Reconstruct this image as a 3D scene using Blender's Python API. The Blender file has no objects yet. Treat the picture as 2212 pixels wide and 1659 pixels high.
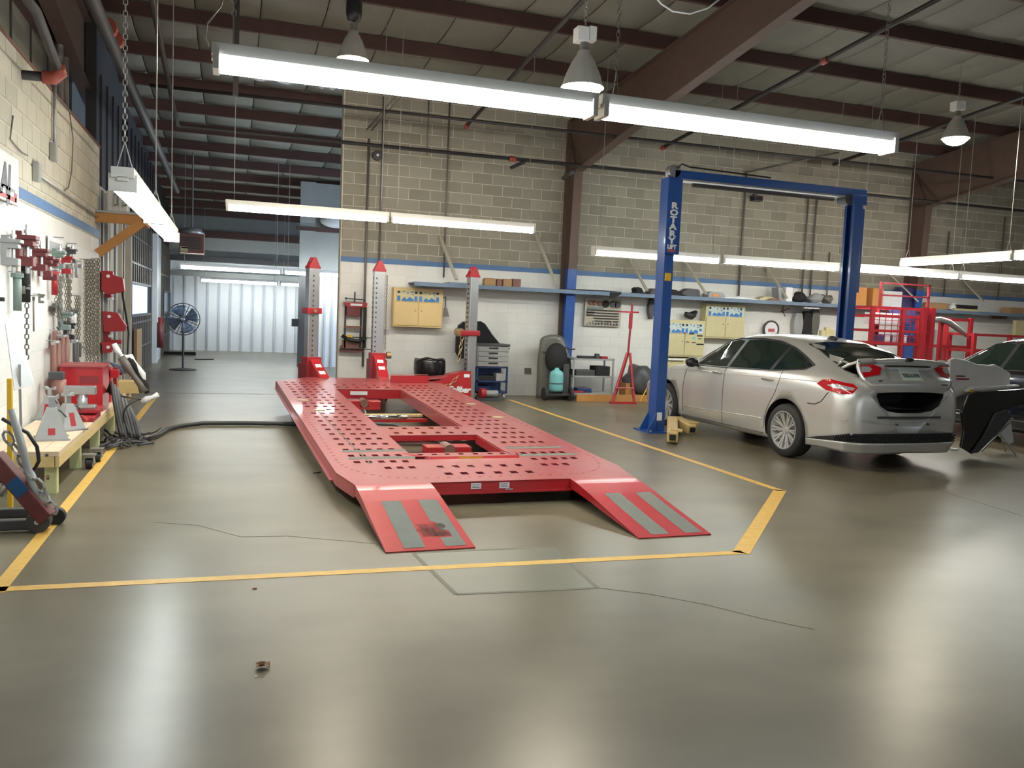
import bpy, bmesh, math, random
from mathutils import Vector, Matrix
random.seed(7)
PI = math.pi
scene = bpy.context.scene
C = scene.collection
R = math.radians

# ---------------------------------------------------------------- camera
YAW, PITCH, ROLL, FPX = 0.322636683, -0.0811388365, 0.0422602498, 1829.13
CAM = Vector((0, 0, 1.62))
_f = Vector((math.sin(YAW)*math.cos(PITCH), math.cos(YAW)*math.cos(PITCH), math.sin(PITCH)))
_r = Vector((math.cos(YAW), -math.sin(YAW), 0)); _u = _r.cross(_f)
_r2 = math.cos(ROLL)*_r + math.sin(ROLL)*_u; _u2 = -math.sin(ROLL)*_r + math.cos(ROLL)*_u
cd = bpy.data.cameras.new('camera'); cam = bpy.data.objects.new('camera', cd); C.objects.link(cam)
cd.sensor_width = 36; cd.lens = FPX/2212*36; cd.clip_end = 200
cam.matrix_world = Matrix(((_r2.x, _u2.x, -_f.x, 0), (_r2.y, _u2.y, -_f.y, 0), (_r2.z, _u2.z, -_f.z, 1.62), (0, 0, 0, 1)))
scene.camera = cam

def P(x, y, X=None, Y=None, Z=None):
    """survey helper: the point of the room seen at a pixel of the 2212x1659 photo, on a known wall / height plane"""
    d = _r2*((x-1106)/FPX) - _u2*((y-829.5)/FPX) + _f
    if X is not None: t = (X-CAM.x)/d.x
    elif Y is not None: t = (Y-CAM.y)/d.y
    else: t = (Z-CAM.z)/d.z
    return CAM + d*t

# ---------------------------------------------------------------- world, light, exposure
w = bpy.data.worlds.new('world'); scene.world = w; w.use_nodes = True
bg = w.node_tree.nodes['Background']; bg.inputs[0].default_value = (0.62, 0.78, 1.0, 1); bg.inputs[1].default_value = 2.4
scene.view_settings.view_transform = 'Standard'; scene.view_settings.look = 'None'
scene.view_settings.gamma = 1; scene.view_settings.use_curve_mapping = False
scene.view_settings.exposure = 0.0
def area(name, loc, size, energy, col, rot):
    l = bpy.data.lights.new(name, 'AREA'); l.shape = 'RECTANGLE'; l.size, l.size_y = size
    l.energy = energy; l.color = col
    o = bpy.data.objects.new(name, l); C.objects.link(o); o.location = loc; o.rotation_euler = rot
    return o
# added fill: bare area lights behind the camera and right of the frame
for i, (x, y) in enumerate([(1, -2.5), (7, -2.5), (13, -2.5), (4, -8), (11, -8), (20.5, 5), (20.5, 11)]):
    area('fill_area_light', (x, y, 3.2), (5.0, .3), 22 if y > 0 else 55, (.97, 1, .95), (0, 0, 0))
# daylight from a far-bay doorway; the rear and left lights are added, unseen fill
area('doorway_daylight_far', (8.0, 19.8, 2.1), (5.5, 3.4), 640, (.60, .76, 1.0), (0, R(64), 0))
area('daylight_fill_rear', (5, -14.5, 2.2), (12, 4), 210, (.85, .92, 1.0), (R(90), 0, 0))
area('daylight_fill_left', (-5.8, 1.0, 2.0), (3.6, 3.2), 90, (.7, .84, 1.0), (0, R(-90), 0))

# ---------------------------------------------------------------- materials
MATS = {}
def mat(name, col, rough=.6, metal=0, var=.12, scale=6, bump=0, emit=0, coat=0, spec=.5, alpha=1, stretch=None, rvar=0):
    if name in MATS: return MATS[name]
    m = bpy.data.materials.new(name); m.use_nodes = True; nt = m.node_tree; b = nt.nodes['Principled BSDF']
    b.inputs['Roughness'].default_value = rough; b.inputs['Metallic'].default_value = metal
    b.inputs['Specular IOR Level'].default_value = spec
    if coat: b.inputs['Coat Weight'].default_value = coat; b.inputs['Coat Roughness'].default_value = .06
    if emit:
        b.inputs['Emission Color'].default_value = (*col, 1); b.inputs['Emission Strength'].default_value = emit
    tc = nt.nodes.new('ShaderNodeTexCoord'); n = nt.nodes.new('ShaderNodeTexNoise')
    n.inputs['Scale'].default_value = scale; n.inputs['Detail'].default_value = 5
    src = tc.outputs['Object']
    if stretch:
        mp = nt.nodes.new('ShaderNodeMapping'); mp.inputs['Scale'].default_value = stretch
        nt.links.new(src, mp.inputs[0]); src = mp.outputs[0]
    nt.links.new(src, n.inputs['Vector'])
    mx = nt.nodes.new('ShaderNodeMixRGB'); mx.inputs[1].default_value = (*[c*(1-var) for c in col], 1)
    mx.inputs[2].default_value = (*[min(1, c*(1+var)) for c in col], 1)
    nt.links.new(n.outputs[0], mx.inputs[0]); nt.links.new(mx.outputs[0], b.inputs['Base Color'])
    if bump:
        bp = nt.nodes.new('ShaderNodeBump'); bp.inputs['Strength'].default_value = bump; bp.inputs['Distance'].default_value = .01
        n2 = nt.nodes.new('ShaderNodeTexNoise'); n2.inputs['Scale'].default_value = scale*8
        nt.links.new(src, n2.inputs['Vector']); nt.links.new(n2.outputs[0], bp.inputs['Height']); nt.links.new(bp.outputs[0], b.inputs['Normal'])
    if rvar:
        mr = nt.nodes.new('ShaderNodeMapRange'); mr.inputs[3].default_value = rough-rvar; mr.inputs[4].default_value = rough+rvar
        nt.links.new(n.outputs[0], mr.inputs[0]); nt.links.new(mr.outputs[0], b.inputs['Roughness'])
    if alpha < 1: b.inputs['Alpha'].default_value = alpha
    MATS[name] = m
    return m
def glass(name, col, rough=.02):
    m = bpy.data.materials.new(name); m.use_nodes = True; b = m.node_tree.nodes['Principled BSDF']
    b.inputs['Base Color'].default_value = (*col, 1); b.inputs['Roughness'].default_value = rough
    b.inputs['Transmission Weight'].default_value = 1; b.inputs['IOR'].default_value = 1.02
    MATS[name] = m; return m
def toned(name, c0, c1, rough=.85, bump=.3):
    """masonry: every block has its own tone, kept in the 'tone' attribute of its mesh"""
    m = bpy.data.materials.new(name); m.use_nodes = True; nt = m.node_tree; b = nt.nodes['Principled BSDF']
    at = nt.nodes.new('ShaderNodeAttribute'); at.attribute_name = 'tone'
    mx = nt.nodes.new('ShaderNodeMixRGB'); mx.inputs[1].default_value = (*c0, 1); mx.inputs[2].default_value = (*c1, 1)
    g = nt.nodes.new('ShaderNodeNewGeometry'); n = nt.nodes.new('ShaderNodeTexNoise'); n.inputs['Scale'].default_value = 9; n.inputs['Detail'].default_value = 6
    nt.links.new(g.outputs['Position'], n.inputs['Vector'])
    ad = nt.nodes.new('ShaderNodeMath'); ad.operation = 'MULTIPLY_ADD'; ad.inputs[1].default_value = .5
    nt.links.new(n.outputs[0], ad.inputs[0]); nt.links.new(at.outputs['Fac'], ad.inputs[2])
    sb = nt.nodes.new('ShaderNodeMath'); sb.operation = 'SUBTRACT'; sb.inputs[1].default_value = .25; sb.use_clamp = True
    nt.links.new(ad.outputs[0], sb.inputs[0]); nt.links.new(sb.outputs[0], mx.inputs[0]); nt.links.new(mx.outputs[0], b.inputs['Base Color'])
    b.inputs['Roughness'].default_value = rough
    bp = nt.nodes.new('ShaderNodeBump'); bp.inputs['Strength'].default_value = bump; bp.inputs['Distance'].default_value = .01
    n2 = nt.nodes.new('ShaderNodeTexNoise'); n2.inputs['Scale'].default_value = 60
    nt.links.new(g.outputs['Position'], n2.inputs['Vector']); nt.links.new(n2.outputs[0], bp.inputs['Height']); nt.links.new(bp.outputs[0], b.inputs['Normal'])
    MATS[name] = m; return m

def floor_material():
    m = bpy.data.materials.new('sealed_concrete'); m.use_nodes = True; nt = m.node_tree; b = nt.nodes['Principled BSDF']
    g = nt.nodes.new('ShaderNodeNewGeometry')
    def noise(s, d, st=None):
        n = nt.nodes.new('ShaderNodeTexNoise'); n.inputs['Scale'].default_value = s; n.inputs['Detail'].default_value = d
        src = g.outputs['Position']
        if st:
            mp = nt.nodes.new('ShaderNodeMapping'); mp.inputs['Scale'].default_value = st; nt.links.new(src, mp.inputs[0]); src = mp.outputs[0]
        nt.links.new(src, n.inputs['Vector']); return n
    n1 = noise(.45, 3, (1, 1.4, 1)); n2 = noise(2.0, 4, (.6, 1, 1)); n3 = noise(1.3, 2)
    r = nt.nodes.new('ShaderNodeValToRGB'); e = r.color_ramp.elements
    e[0].position = 0; e[0].color = (.018, .014, .004, 1); e[1].position = 1; e[1].color = (.262, .226, .156, 1)
    nt.links.new(n1.outputs[0], r.inputs[0])
    q = nt.nodes.new('ShaderNodeValToRGB'); e = q.color_ramp.elements
    e[0].position = 0; e[0].color = (.020, .016, .006, 1); e[1].position = 1; e[1].color = (.258, .226, .160, 1)
    nt.links.new(n2.outputs[0], q.inputs[0])
    mx = nt.nodes.new('ShaderNodeMixRGB'); mx.inputs[0].default_value = .45
    nt.links.new(r.outputs[0], mx.inputs[1]); nt.links.new(q.outputs[0], mx.inputs[2]); nt.links.new(mx.outputs[0], b.inputs['Base Color'])
    mr = nt.nodes.new('ShaderNodeMapRange'); mr.inputs[3].default_value = .285; mr.inputs[4].default_value = .335
    nt.links.new(n3.outputs[0], mr.inputs[0]); nt.links.new(mr.outputs[0], b.inputs['Roughness'])
    b.inputs['Specular IOR Level'].default_value = .42
    return m

def scuff_material():
    m = bpy.data.materials.new('tyre_scuff'); m.use_nodes = True; nt = m.node_tree; b = nt.nodes['Principled BSDF']
    b.inputs['Base Color'].default_value = (.045, .018, .018, 1); b.inputs['Roughness'].default_value = .8
    g = nt.nodes.new('ShaderNodeNewGeometry'); n = nt.nodes.new('ShaderNodeTexNoise'); n.inputs['Scale'].default_value = 16; n.inputs['Detail'].default_value = 3
    mp = nt.nodes.new('ShaderNodeMapping'); mp.inputs['Scale'].default_value = (1, .35, 1)
    nt.links.new(g.outputs['Position'], mp.inputs[0]); nt.links.new(mp.outputs[0], n.inputs['Vector'])
    mr = nt.nodes.new('ShaderNodeMapRange'); mr.inputs[1].default_value = .30; mr.inputs[2].default_value = .75; mr.inputs[4].default_value = .85
    nt.links.new(n.outputs[0], mr.inputs[0]); nt.links.new(mr.outputs[0], b.inputs['Alpha'])
    return m
FLOORM = floor_material()
M = dict(
 paint=toned('white_painted_block', (.70, .70, .67), (.75, .75, .72), .55, .12),
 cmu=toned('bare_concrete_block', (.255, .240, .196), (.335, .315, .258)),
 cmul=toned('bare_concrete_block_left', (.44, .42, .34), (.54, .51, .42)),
 mortar=mat('mortar', (.60, .56, .47), .9), mortarw=mat('painted_joint', (.64, .64, .61), .6),
 blue=mat('blue_stripe_paint', (.075, .17, .36), .5), red_primer=mat('red_oxide_primer', (.112, .074, .060), .6, var=.2),
 purlin=mat('dark_red_oxide_purlin', (.070, .034, .030), .7, var=.2), insul=mat('grey_roof_blanket', (.19, .19, .16), .6, var=.16, scale=2, bump=.4),
 seam=mat('roof_seam', (.07, .07, .06), .8), yellow=mat('worn_yellow_floor_paint', (.62, .38, .085), .5, var=.22, scale=14),
 white=mat('white_enamel', (.78, .78, .76), .4), tube=mat('fluorescent_tube', (.95, 1, .97), .4, emit=36, var=0), tubew=mat('warm_fluorescent_tube', (1, .95, .86), .4, emit=42, var=0),
 lamp=mat('hot_lamp', (1, .90, .70), .4, emit=290, var=0), alu=mat('spun_aluminium', (.60, .59, .57), .32, .5),
 pipe=mat('dark_pipe', (.028, .025, .026), .6), conduit=mat('grey_conduit', (.17, .16, .145), .5, .3), conl=mat('bright_conduit', (.40, .40, .39), .4, .6), redpipe=mat('red_coupling', (.30, .06, .04), .5),
 rack=mat('red_rack_paint_sheen', (.33, .058, .064), .38, var=.10, coat=.25, scale=3, rvar=.06), rackf=mat('deep_red_paint', (.40, .016, .022), .3, coat=.3, var=.06),  # rack: red paled in colour for ceiling reflection and dust; rackf left deep
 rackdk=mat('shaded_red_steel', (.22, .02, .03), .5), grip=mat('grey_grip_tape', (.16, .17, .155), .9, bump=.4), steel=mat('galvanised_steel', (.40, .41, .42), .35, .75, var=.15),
 steelp=mat('painted_grey_steel', (.30, .31, .31), .45), chrome=mat('chrome', (.75, .75, .76), .12, 1, var=.02), alloy=mat('alloy_rim', (.66, .66, .66), .28, .55, var=.03), brass=mat('zinc_gold_chain', (.48, .36, .19), .35, .8),
 black=mat('black_plastic', (.018, .018, .020), .38), blackm=mat('matt_black', (.012, .012, .013), .8), rubber=mat('tyre_rubber', (.022, .022, .023), .7, bump=.3),
 dark=mat('charcoal', (.055, .055, .06), .5), label=mat('white_label', (.75, .78, .82), .4), liftblue=mat('lift_blue_paint', (.018, .075, .30), .36, coat=.2, var=.08),
 liftdk=mat('lift_navy_channel', (.012, .03, .10), .5), tan=mat('tan_rubber_arm', (.50, .36, .15), .55, var=.2), wood=mat('pine_lumber', (.56, .43, .20), .65, var=.18, scale=3, stretch=(8, 1, 8)),
 woodg=mat('treated_post', (.47, .50, .27), .65, var=.14, scale=3), woodo=mat('orange_stained_lumber', (.40, .19, .055), .6, var=.2, scale=4), ply=mat('light_plywood', (.60, .47, .33), .6),
 cream=mat('cream_board', (.66, .50, .24), .55, var=.1, scale=2), cream2=mat('pale_cream_cabinet', (.54, .49, .28), .5), toolblue=mat('bright_blue_gauge', (.03, .17, .45), .45),
 shelf=mat('slate_blue_shelf', (.13, .19, .28), .5, var=.2), silver=mat('silver_car_paint', (.63, .625, .61), .27, .45, var=.02, coat=.6), silverp=mat('silver_primer_part', (.50, .49, .47), .4, .3),
 blackpaint=mat('black_car_paint', (.010, .010, .011), .2, coat=.8, var=.02), bracem=mat('weathered_board', (.42, .40, .33), .7), carglass=mat('tinted_car_glass', (.014, .024, .020), .05, spec=.7, var=.05), redlens=mat('red_tail_lens', (.50, .006, .012), .12, coat=.6, var=.05),
 clearlens=mat('clear_tail_lens', (.62, .62, .64), .12, .4), plate=mat('pale_green_plate', (.52, .60, .56), .4), teal=mat('teal_cylinder_paint', (.17, .46, .48), .45), maroon=mat('maroon_clamp', (.13, .022, .026), .5),
 redtool=mat('red_tool_paint', (.31, .014, .022), .42), rust=mat('rust_brown_steel', (.19, .085, .065), .55, var=.3), greent=mat('grey_green_tool', (.16, .22, .20), .5), chain=mat('dull_chain', (.17, .165, .14), .5, .5),
 paper=mat('white_paper', (.74, .76, .79), .6), sign=mat('sign_white', (.68, .70, .70), .45), signred=mat('faded_red_print', (.42, .09, .10), .5), signgrey=mat('grey_print', (.12, .13, .15), .5),
 ribwall=mat('white_ribbed_metal', (.66, .68, .70), .45, var=.05), ribshade=mat('shaded_rib_metal', (.42, .45, .50), .5), farwall=mat('dark_upper_sheet', (.028, .028, .032), .6), ribgrey=mat('grey_ribbed_metal', (.27, .285, .28), .5, var=.08), doorm=mat('dark_door_steel', (.085, .095, .10), .5), pilast=mat('tan_pier', (.46, .42, .34), .7),
 hose=mat('black_hydraulic_hose', (.03, .03, .032), .5), hoseg=mat('grey_hose', (.07, .07, .072), .5), bag=mat('black_bin_liner', (.010, .010, .011), .22), bin=mat('dark_grey_bin', (.055, .055, .06), .5),
 amber=mat('amber_lens', (.85, .26, .03), .3), card=mat('brown_cardboard', (.36, .22, .11), .8), orange=mat('orange_box', (.60, .27, .08), .6), purple=mat('blue_purple_banner', (.055, .045, .15), .5),
 olive=mat('olive_grey_panel', (.115, .115, .10), .38, coat=.3), carton=mat('light_carton', (.55, .50, .42), .8), toolyel=mat('yellow_bar', (.66, .42, .03), .45), glovew=mat('bright_white_part', (.85, .86, .88), .4), navy=mat('navy_cart', (.015, .035, .12), .45),
 sawcut=mat('saw_cut', (.145, .138, .11), .7), patchf=mat('paler_slab', (.150, .146, .108), .32, var=.2, scale=2), scuff=scuff_material(), fanb=mat('blue_grey_fan', (.17, .22, .30), .4, .3), glassw=glass('door_glass', (.95, .98, 1)), plast=mat('milky_plastic', (.55, .56, .55), .35),
 leaf=mat('dry_leaf', (.30, .16, .09), .8), mask=mat('masked_grey_cover', (.64, .63, .62), .45), film=mat('clear_film', (.60, .62, .66), .25),
)

# ---------------------------------------------------------------- mesh builder
WP = {}
class MB:
    def __init__(s): s.v = []; s.f = []; s.mi = []; s.tone = []; s.cur = 0; s.t = .5
    def face(s, idx): s.f.append(idx); s.mi.append(s.cur); s.tone.append(s.t)
    def box(s, x0, x1, y0, y1, z0, z1):
        n = len(s.v)
        s.v += [Vector(p) for p in ((x0,y0,z0),(x1,y0,z0),(x1,y1,z0),(x0,y1,z0),(x0,y0,z1),(x1,y0,z1),(x1,y1,z1),(x0,y1,z1))]
        for q in ((0,3,2,1),(4,5,6,7),(0,1,5,4),(1,2,6,5),(2,3,7,6),(3,0,4,7)): s.face([n+i for i in q])
        return s
    def cbox(s, c, sz, rot=None):
        n = len(s.v); a, b, d = sz[0]/2, sz[1]/2, sz[2]/2; c = Vector(c)
        for p in ((-a,-b,-d),(a,-b,-d),(a,b,-d),(-a,b,-d),(-a,-b,d),(a,-b,d),(a,b,d),(-a,b,d)):
            q = Vector(p)
            if rot is not None: q = rot @ q
            s.v.append(c+q)
        for q in ((0,3,2,1),(4,5,6,7),(0,1,5,4),(1,2,6,5),(2,3,7,6),(3,0,4,7)): s.face([n+i for i in q])
        return s
    def cyl(s, p0, p1, r0, r1=None, n=12, cap=True):
        r1 = r0 if r1 is None else r1; p0, p1 = Vector(p0), Vector(p1); ax = (p1-p0).normalized()
        a = Vector((0,0,1)) if abs(ax.z) < .9 else Vector((1,0,0)); u = ax.cross(a).normalized(); v = ax.cross(u)
        b = len(s.v)
        for p, r in ((p0, r0), (p1, r1)):
            for i in range(n): s.v.append(p + (u*math.cos(2*PI*i/n) + v*math.sin(2*PI*i/n))*r)
        for i in range(n): j = (i+1) % n; s.face([b+i, b+j, b+n+j, b+n+i])
        if cap: s.face([b+i for i in range(n)][::-1]); s.face([b+n+i for i in range(n)])
        return s
    def tube(s, pts, r, n=8, closed=False):
        pts = [Vector(p) for p in pts]; m = len(pts); b = len(s.v); u = None
        rr = r if isinstance(r, (list, tuple)) else [r]*m
        for k, p in enumerate(pts):
            t = (pts[(k+1) % m]-pts[k-1]) if closed else (pts[min(k+1, m-1)]-pts[max(k-1, 0)])
            t.normalize()
            if u is None:
                a = Vector((0,0,1)) if abs(t.z) < .9 else Vector((1,0,0)); u = t.cross(a).normalized()
            else:
                u = (u - t*u.dot(t)).normalized()
            v = t.cross(u)
            for i in range(n): s.v.append(p + (u*math.cos(2*PI*i/n)+v*math.sin(2*PI*i/n))*rr[k])
        for k in range(m if closed else m-1):
            k2 = (k+1) % m
            for i in range(n): j = (i+1) % n; s.face([b+k*n+i, b+k*n+j, b+k2*n+j, b+k2*n+i])
        if not closed: s.face([b+i for i in range(n)][::-1]); s.face([b+(m-1)*n+i for i in range(n)])
        return s
    def prism(s, poly, h, axis='z', base=0):
        """polygon in a plane, extruded by h along the axis. axis x: poly=(y,z); y: (x,z); z: (x,y)"""
        def mk(a, b, c): return Vector({'x': (c, a, b), 'y': (a, c, b), 'z': (a, b, c)}[axis])
        b = len(s.v); n = len(poly)
        for c in (base, base+h):
            for (p, q) in poly: s.v.append(mk(p, q, c))
        s.face([b+i for i in range(n)][::-1]); s.face([b+n+i for i in range(n)])
        for i in range(n): j = (i+1) % n; s.face([b+i, b+j, b+n+j, b+n+i])
        return s
    def lathe(s, prof, c=(0,0,0), n=24, axis='z'):
        b = len(s.v); c = Vector(c)
        for (r, h) in prof:
            for i in range(n):
                a = 2*PI*i/n; p = (r*math.cos(a), r*math.sin(a), h)
                if axis == 'x': p = (p[2], p[0], p[1])
                if axis == 'y': p = (p[0], p[2], p[1])
                s.v.append(c+Vector(p))
        for k in range(len(prof)-1):
            for i in range(n): j = (i+1) % n; s.face([b+k*n+i, b+k*n+j, b+(k+1)*n+j, b+(k+1)*n+i])
        return s
    def ball(s, c, r, n=12, m=8):
        r = r if isinstance(r, (tuple, list)) else (r, r, r); b = len(s.v); c = Vector(c)
        for k in range(m+1):
            t = PI*k/m
            for i in range(n):
                a = 2*PI*i/n; s.v.append(c+Vector((r[0]*math.sin(t)*math.cos(a), r[1]*math.sin(t)*math.sin(a), r[2]*math.cos(t))))
        for k in range(m):
            for i in range(n): j = (i+1) % n; s.face([b+k*n+i, b+(k+1)*n+i, b+(k+1)*n+j, b+k*n+j])
        return s
    def grid(s, fn, nu, nv):
        b = len(s.v)
        for i in range(nu+1):
            for j in range(nv+1): s.v.append(Vector(fn(i/nu, j/nv)))
        for i in range(nu):
            for j in range(nv): a = b+i*(nv+1)+j; s.face([a, a+nv+1, a+nv+2, a+1])
        return s
    def mesh(s, name, off=Vector((0,0,0)), smooth=False):
        me = bpy.data.meshes.new(name); me.from_pydata([tuple(v-off) for v in s.v], [], s.f); me.update()
        if smooth: me.polygons.foreach_set('use_smooth', [True]*len(me.polygons))
        if any(s.mi): me.polygons.foreach_set('material_index', s.mi)
        if any(t != .5 for t in s.tone):
            at = me.attributes.new('tone', 'FLOAT', 'FACE'); at.data.foreach_set('value', s.tone)
        return me
    def build(s, name, m, parent=None, local=False, smooth=False, bevel=0, solid=0, label=None, fix=False, sub=0):
        off = Vector((0,0,0)) if (local or parent is None) else WP[parent.name]
        me = s.mesh(name, off, smooth)
        for mm in (m if isinstance(m, (list, tuple)) else [m]): me.materials.append(M[mm] if isinstance(mm, str) else mm)
        if fix:
            bm = bmesh.new(); bm.from_mesh(me); bmesh.ops.remove_doubles(bm, verts=bm.verts, dist=1e-5); bmesh.ops.recalc_face_normals(bm, faces=bm.faces); bm.to_mesh(me); bm.free()
        o = bpy.data.objects.new(name, me); C.objects.link(o)
        if parent is not None: o.parent = parent; WP[o.name] = WP[parent.name]
        else: WP[o.name] = Vector((0,0,0))
        if solid: k = o.modifiers.new('thickness', 'SOLIDIFY'); k.thickness = solid; k.offset = -1
        if bevel: k = o.modifiers.new('edges', 'BEVEL'); k.width = bevel; k.segments = 2; k.limit_method = 'ANGLE'
        if sub: k = o.modifiers.new('round', 'SUBSURF'); k.levels = k.render_levels = sub
        if smooth:
            pass
        if label: o['label'] = label
        return o
def T(name, label, cat, loc=(0,0,0), rz=0, group=None):
    o = bpy.data.objects.new(name, None); C.objects.link(o); o.location = loc; o.rotation_euler = (0, 0, rz); o.empty_display_size = .1
    o['label'] = label; o['category'] = cat
    if group: o['group'] = group
    WP[o.name] = Vector(loc)
    return o
def tag(o, label, cat, group=None, kind=None):
    o['label'] = label; o['category'] = cat
    if group: o['group'] = group
    if kind: o['kind'] = kind
    return o
def single(mb, name, m, label, cat, loc=None, group=None, **kw):
    """a thing that is one mesh, origin at loc"""
    loc = Vector(loc) if loc is not None else sum(mb.v, Vector((0,0,0)))/len(mb.v)
    smooth = kw.pop('smooth', False)
    bevel = kw.pop('bevel', 0); solid = kw.pop('solid', 0)
    me = mb.mesh(name, loc, smooth)
    for mm in (m if isinstance(m, (list, tuple)) else [m]): me.materials.append(M[mm])
    o = bpy.data.objects.new(name, me); C.objects.link(o); o.location = loc; WP[o.name] = loc
    if solid: k = o.modifiers.new('thickness', 'SOLIDIFY'); k.thickness = solid
    if bevel: k = o.modifiers.new('edges', 'BEVEL'); k.width = bevel; k.segments = 2
    return tag(o, label, cat, group)
def struct(o): o['kind'] = 'structure'; return o
def dup(root, loc, rz=None, label=None, group=None):
    r = root.copy(); C.objects.link(r); r.location = loc; WP[r.name] = Vector(loc)
    if rz is not None: r.rotation_euler = (0, 0, rz)
    if label: r['label'] = label
    if group: r['group'] = group
    for ch in list(root.children):
        c = ch.copy(); C.objects.link(c); c.parent = r
        for g in ch.children: d = g.copy(); C.objects.link(d); d.parent = c
    return r
def text_mesh(txt, size, m, parent, origin, xdir, ydir, name='lettering', extrude=.002, shear=0, local=False, align='LEFT', bold=.05, wide=1):
    cu = bpy.data.curves.new(name, 'FONT'); cu.body = txt; cu.size = size; cu.extrude = extrude; cu.shear = shear; cu.align_x = align; cu.resolution_u = 2; cu.offset = size*bold
    tmp = bpy.data.objects.new('tmp_text', cu); C.objects.link(tmp)
    dg = bpy.context.evaluated_depsgraph_get(); me = bpy.data.meshes.new_from_object(tmp.evaluated_get(dg))
    bpy.data.objects.remove(tmp); bpy.data.curves.remove(cu)
    xd, yd = Vector(xdir).normalized(), Vector(ydir).normalized(); zd = xd.cross(yd)
    off = Vector((0,0,0)) if local else WP[parent.name]
    for v in me.vertices: v.co = Vector(origin)+xd*v.co.x*wide+yd*v.co.y+zd*v.co.z-off
    me.materials.clear(); me.materials.append(M[m]); me.name = name
    o = bpy.data.objects.new(name, me); C.objects.link(o); o.parent = parent; WP[o.name] = WP[parent.name]
    return o
def links(mb, pts, r=.016, wire=.0045, n=6):
    """chain of real oval links along a polyline"""
    pts = [Vector(p) for p in pts]; k = 0
    for a, b in zip(pts, pts[1:]):
        d = b-a; L = d.length; t = d.normalized(); cnt = max(1, int(L/(r*2.6)))
        aa = Vector((0,0,1)) if abs(t.z) < .9 else Vector((1,0,0)); u = t.cross(aa).normalized(); v = t.cross(u)
        for i in range(cnt):
            c = a + d*((i+.5)/cnt); w_ = u if k % 2 else v; k += 1
            ring = [c + t*(math.cos(2*PI*q/n)*r*1.7) + w_*(math.sin(2*PI*q/n)*r) for q in range(n)]
            mb.tube(ring, wire, 4, closed=True)
    return mb

# ================================================================ SETTING
fl = MB().box(-6.5, 23.5, -16, 30.3, -.2, 0).build('floor', FLOORM); struct(fl)
# paler saw-cut patch in front of the rack, cracks and joints
pa = [(P(x, y, Z=0).x, P(x, y, Z=0).y) for x, y in ((893,1195),(1190,1182),(1290,1270),(985,1284))]
o = MB().prism(pa, .0008, 'z', 0.0002).build('concrete_patch', 'patchf', fl)
mb = MB()
def strip(mb, a, b, wd, z0=.0004, z1=.0016):
    a, b = Vector(a), Vector(b); d = (b-a).normalized(); n = Vector((-d.y, d.x))*wd/2
    mb.prism([tuple(a-n), tuple(b-n), tuple(b+n), tuple(a+n)], z1-z0, 'z', z0)
for i in range(4): strip(mb, pa[i], pa[(i+1) % 4], .028)
mb.build('saw_cut', 'sawcut', fl)
for pts in ([(330,1128),(430,1135),(520,1160),(620,1158),(740,1168),(860,1180),(915,1192)], [(1290,1270),(1400,1283),(1520,1305),(1640,1335),(1760,1360)],
            [(1940,1030),(2080,1075),(2210,1115)]):
    mb = MB(); q = [P(x, y, Z=0) for x, y in pts]
    for a, b in zip(q, q[1:]): strip(mb, a.xy, b.xy, .005)
    mb.build('floor_crack', 'sawcut', fl)
mb = MB(); strip(mb, (-1.9, 15.95), (2.6, 15.95), .05); mb.build('expansion_joint', 'sawcut', fl)
# painted yellow bay line
ylines = [((-1.19, 5.12), (-1.19, 15.9), .085), ((-1.62, 5.188), (3.50, 5.095), .082), ((3.47, 5.08), (5.20, 7.02), .12), ((5.19, 6.98), (5.09, 15.3), .085)]
for a, b, wd in ylines:
    mb = MB(); strip(mb, a, b, wd, .0003, .002); mb.build('yellow_floor_line', 'yellow', fl)

CO, BL, YB = .2075, .415, 16.2
STRIPE0, STRIPE1 = 2.49, 2.585
# back wall -------------------------------------------------------
wb = struct(MB().box(1.94, 23, YB+.012, YB+.25, 0, 5.76).build('wall_back', 'mortar'))
MB().box(1.94, 23, YB+.009, YB+.0125, 0, STRIPE0).build('painted_mortar', 'mortarw', wb)
def block_mesh(tone, L=BL, H=CO):
    m = MB(); m.t = tone; a, b, g = L/2-.0065, H/2-.0065, .010; c = .004
    m.v = [Vector(p) for p in ((-a,0,-b),(a,0,-b),(a,0,b),(-a,0,b),(-a+c,-g,-b+c),(a-c,-g,-b+c),(a-c,-g,b-c),(-a+c,-g,b-c))]
    for q in ((4,5,6,7),(0,1,5,4),(1,2,6,5),(2,3,7,6),(3,0,4,7)): m.face(q)
    return m
variants = {}
def block_obj(parent, pos, tone, key, material, L=BL, rz=0):
    k = (round(tone, 1), round(L, 3), key)
    if k not in variants:
        me = block_mesh(max(.01, round(tone, 1)+.011), L).mesh('block'); me.materials.append(M[material]); variants[k] = me
    o = bpy.data.objects.new('block', variants[k]); C.objects.link(o); o.parent = parent; o.location = pos; o.rotation_euler = (0, 0, rz)
    return o
rest, painted = MB(), MB()
def add_block(mb, x0, x1, z0, z1, y, tone, gap=.0065, g=.010, c=.004):
    mb.t = max(.01, tone); n = len(mb.v)
    x0 += gap; x1 -= gap; z0 += gap; z1 -= gap
    mb.v += [Vector(p) for p in ((x0,y,z0),(x1,y,z0),(x1,y,z1),(x0,y,z1),(x0+c,y-g,z0+c),(x1-c,y-g,z0+c),(x1-c,y-g,z1-c),(x0+c,y-g,z1-c))]
    for q in ((4,5,6,7),(0,1,5,4),(1,2,6,5),(2,3,7,6),(3,0,4,7)): mb.face([n+i for i in q])
count = 0
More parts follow.
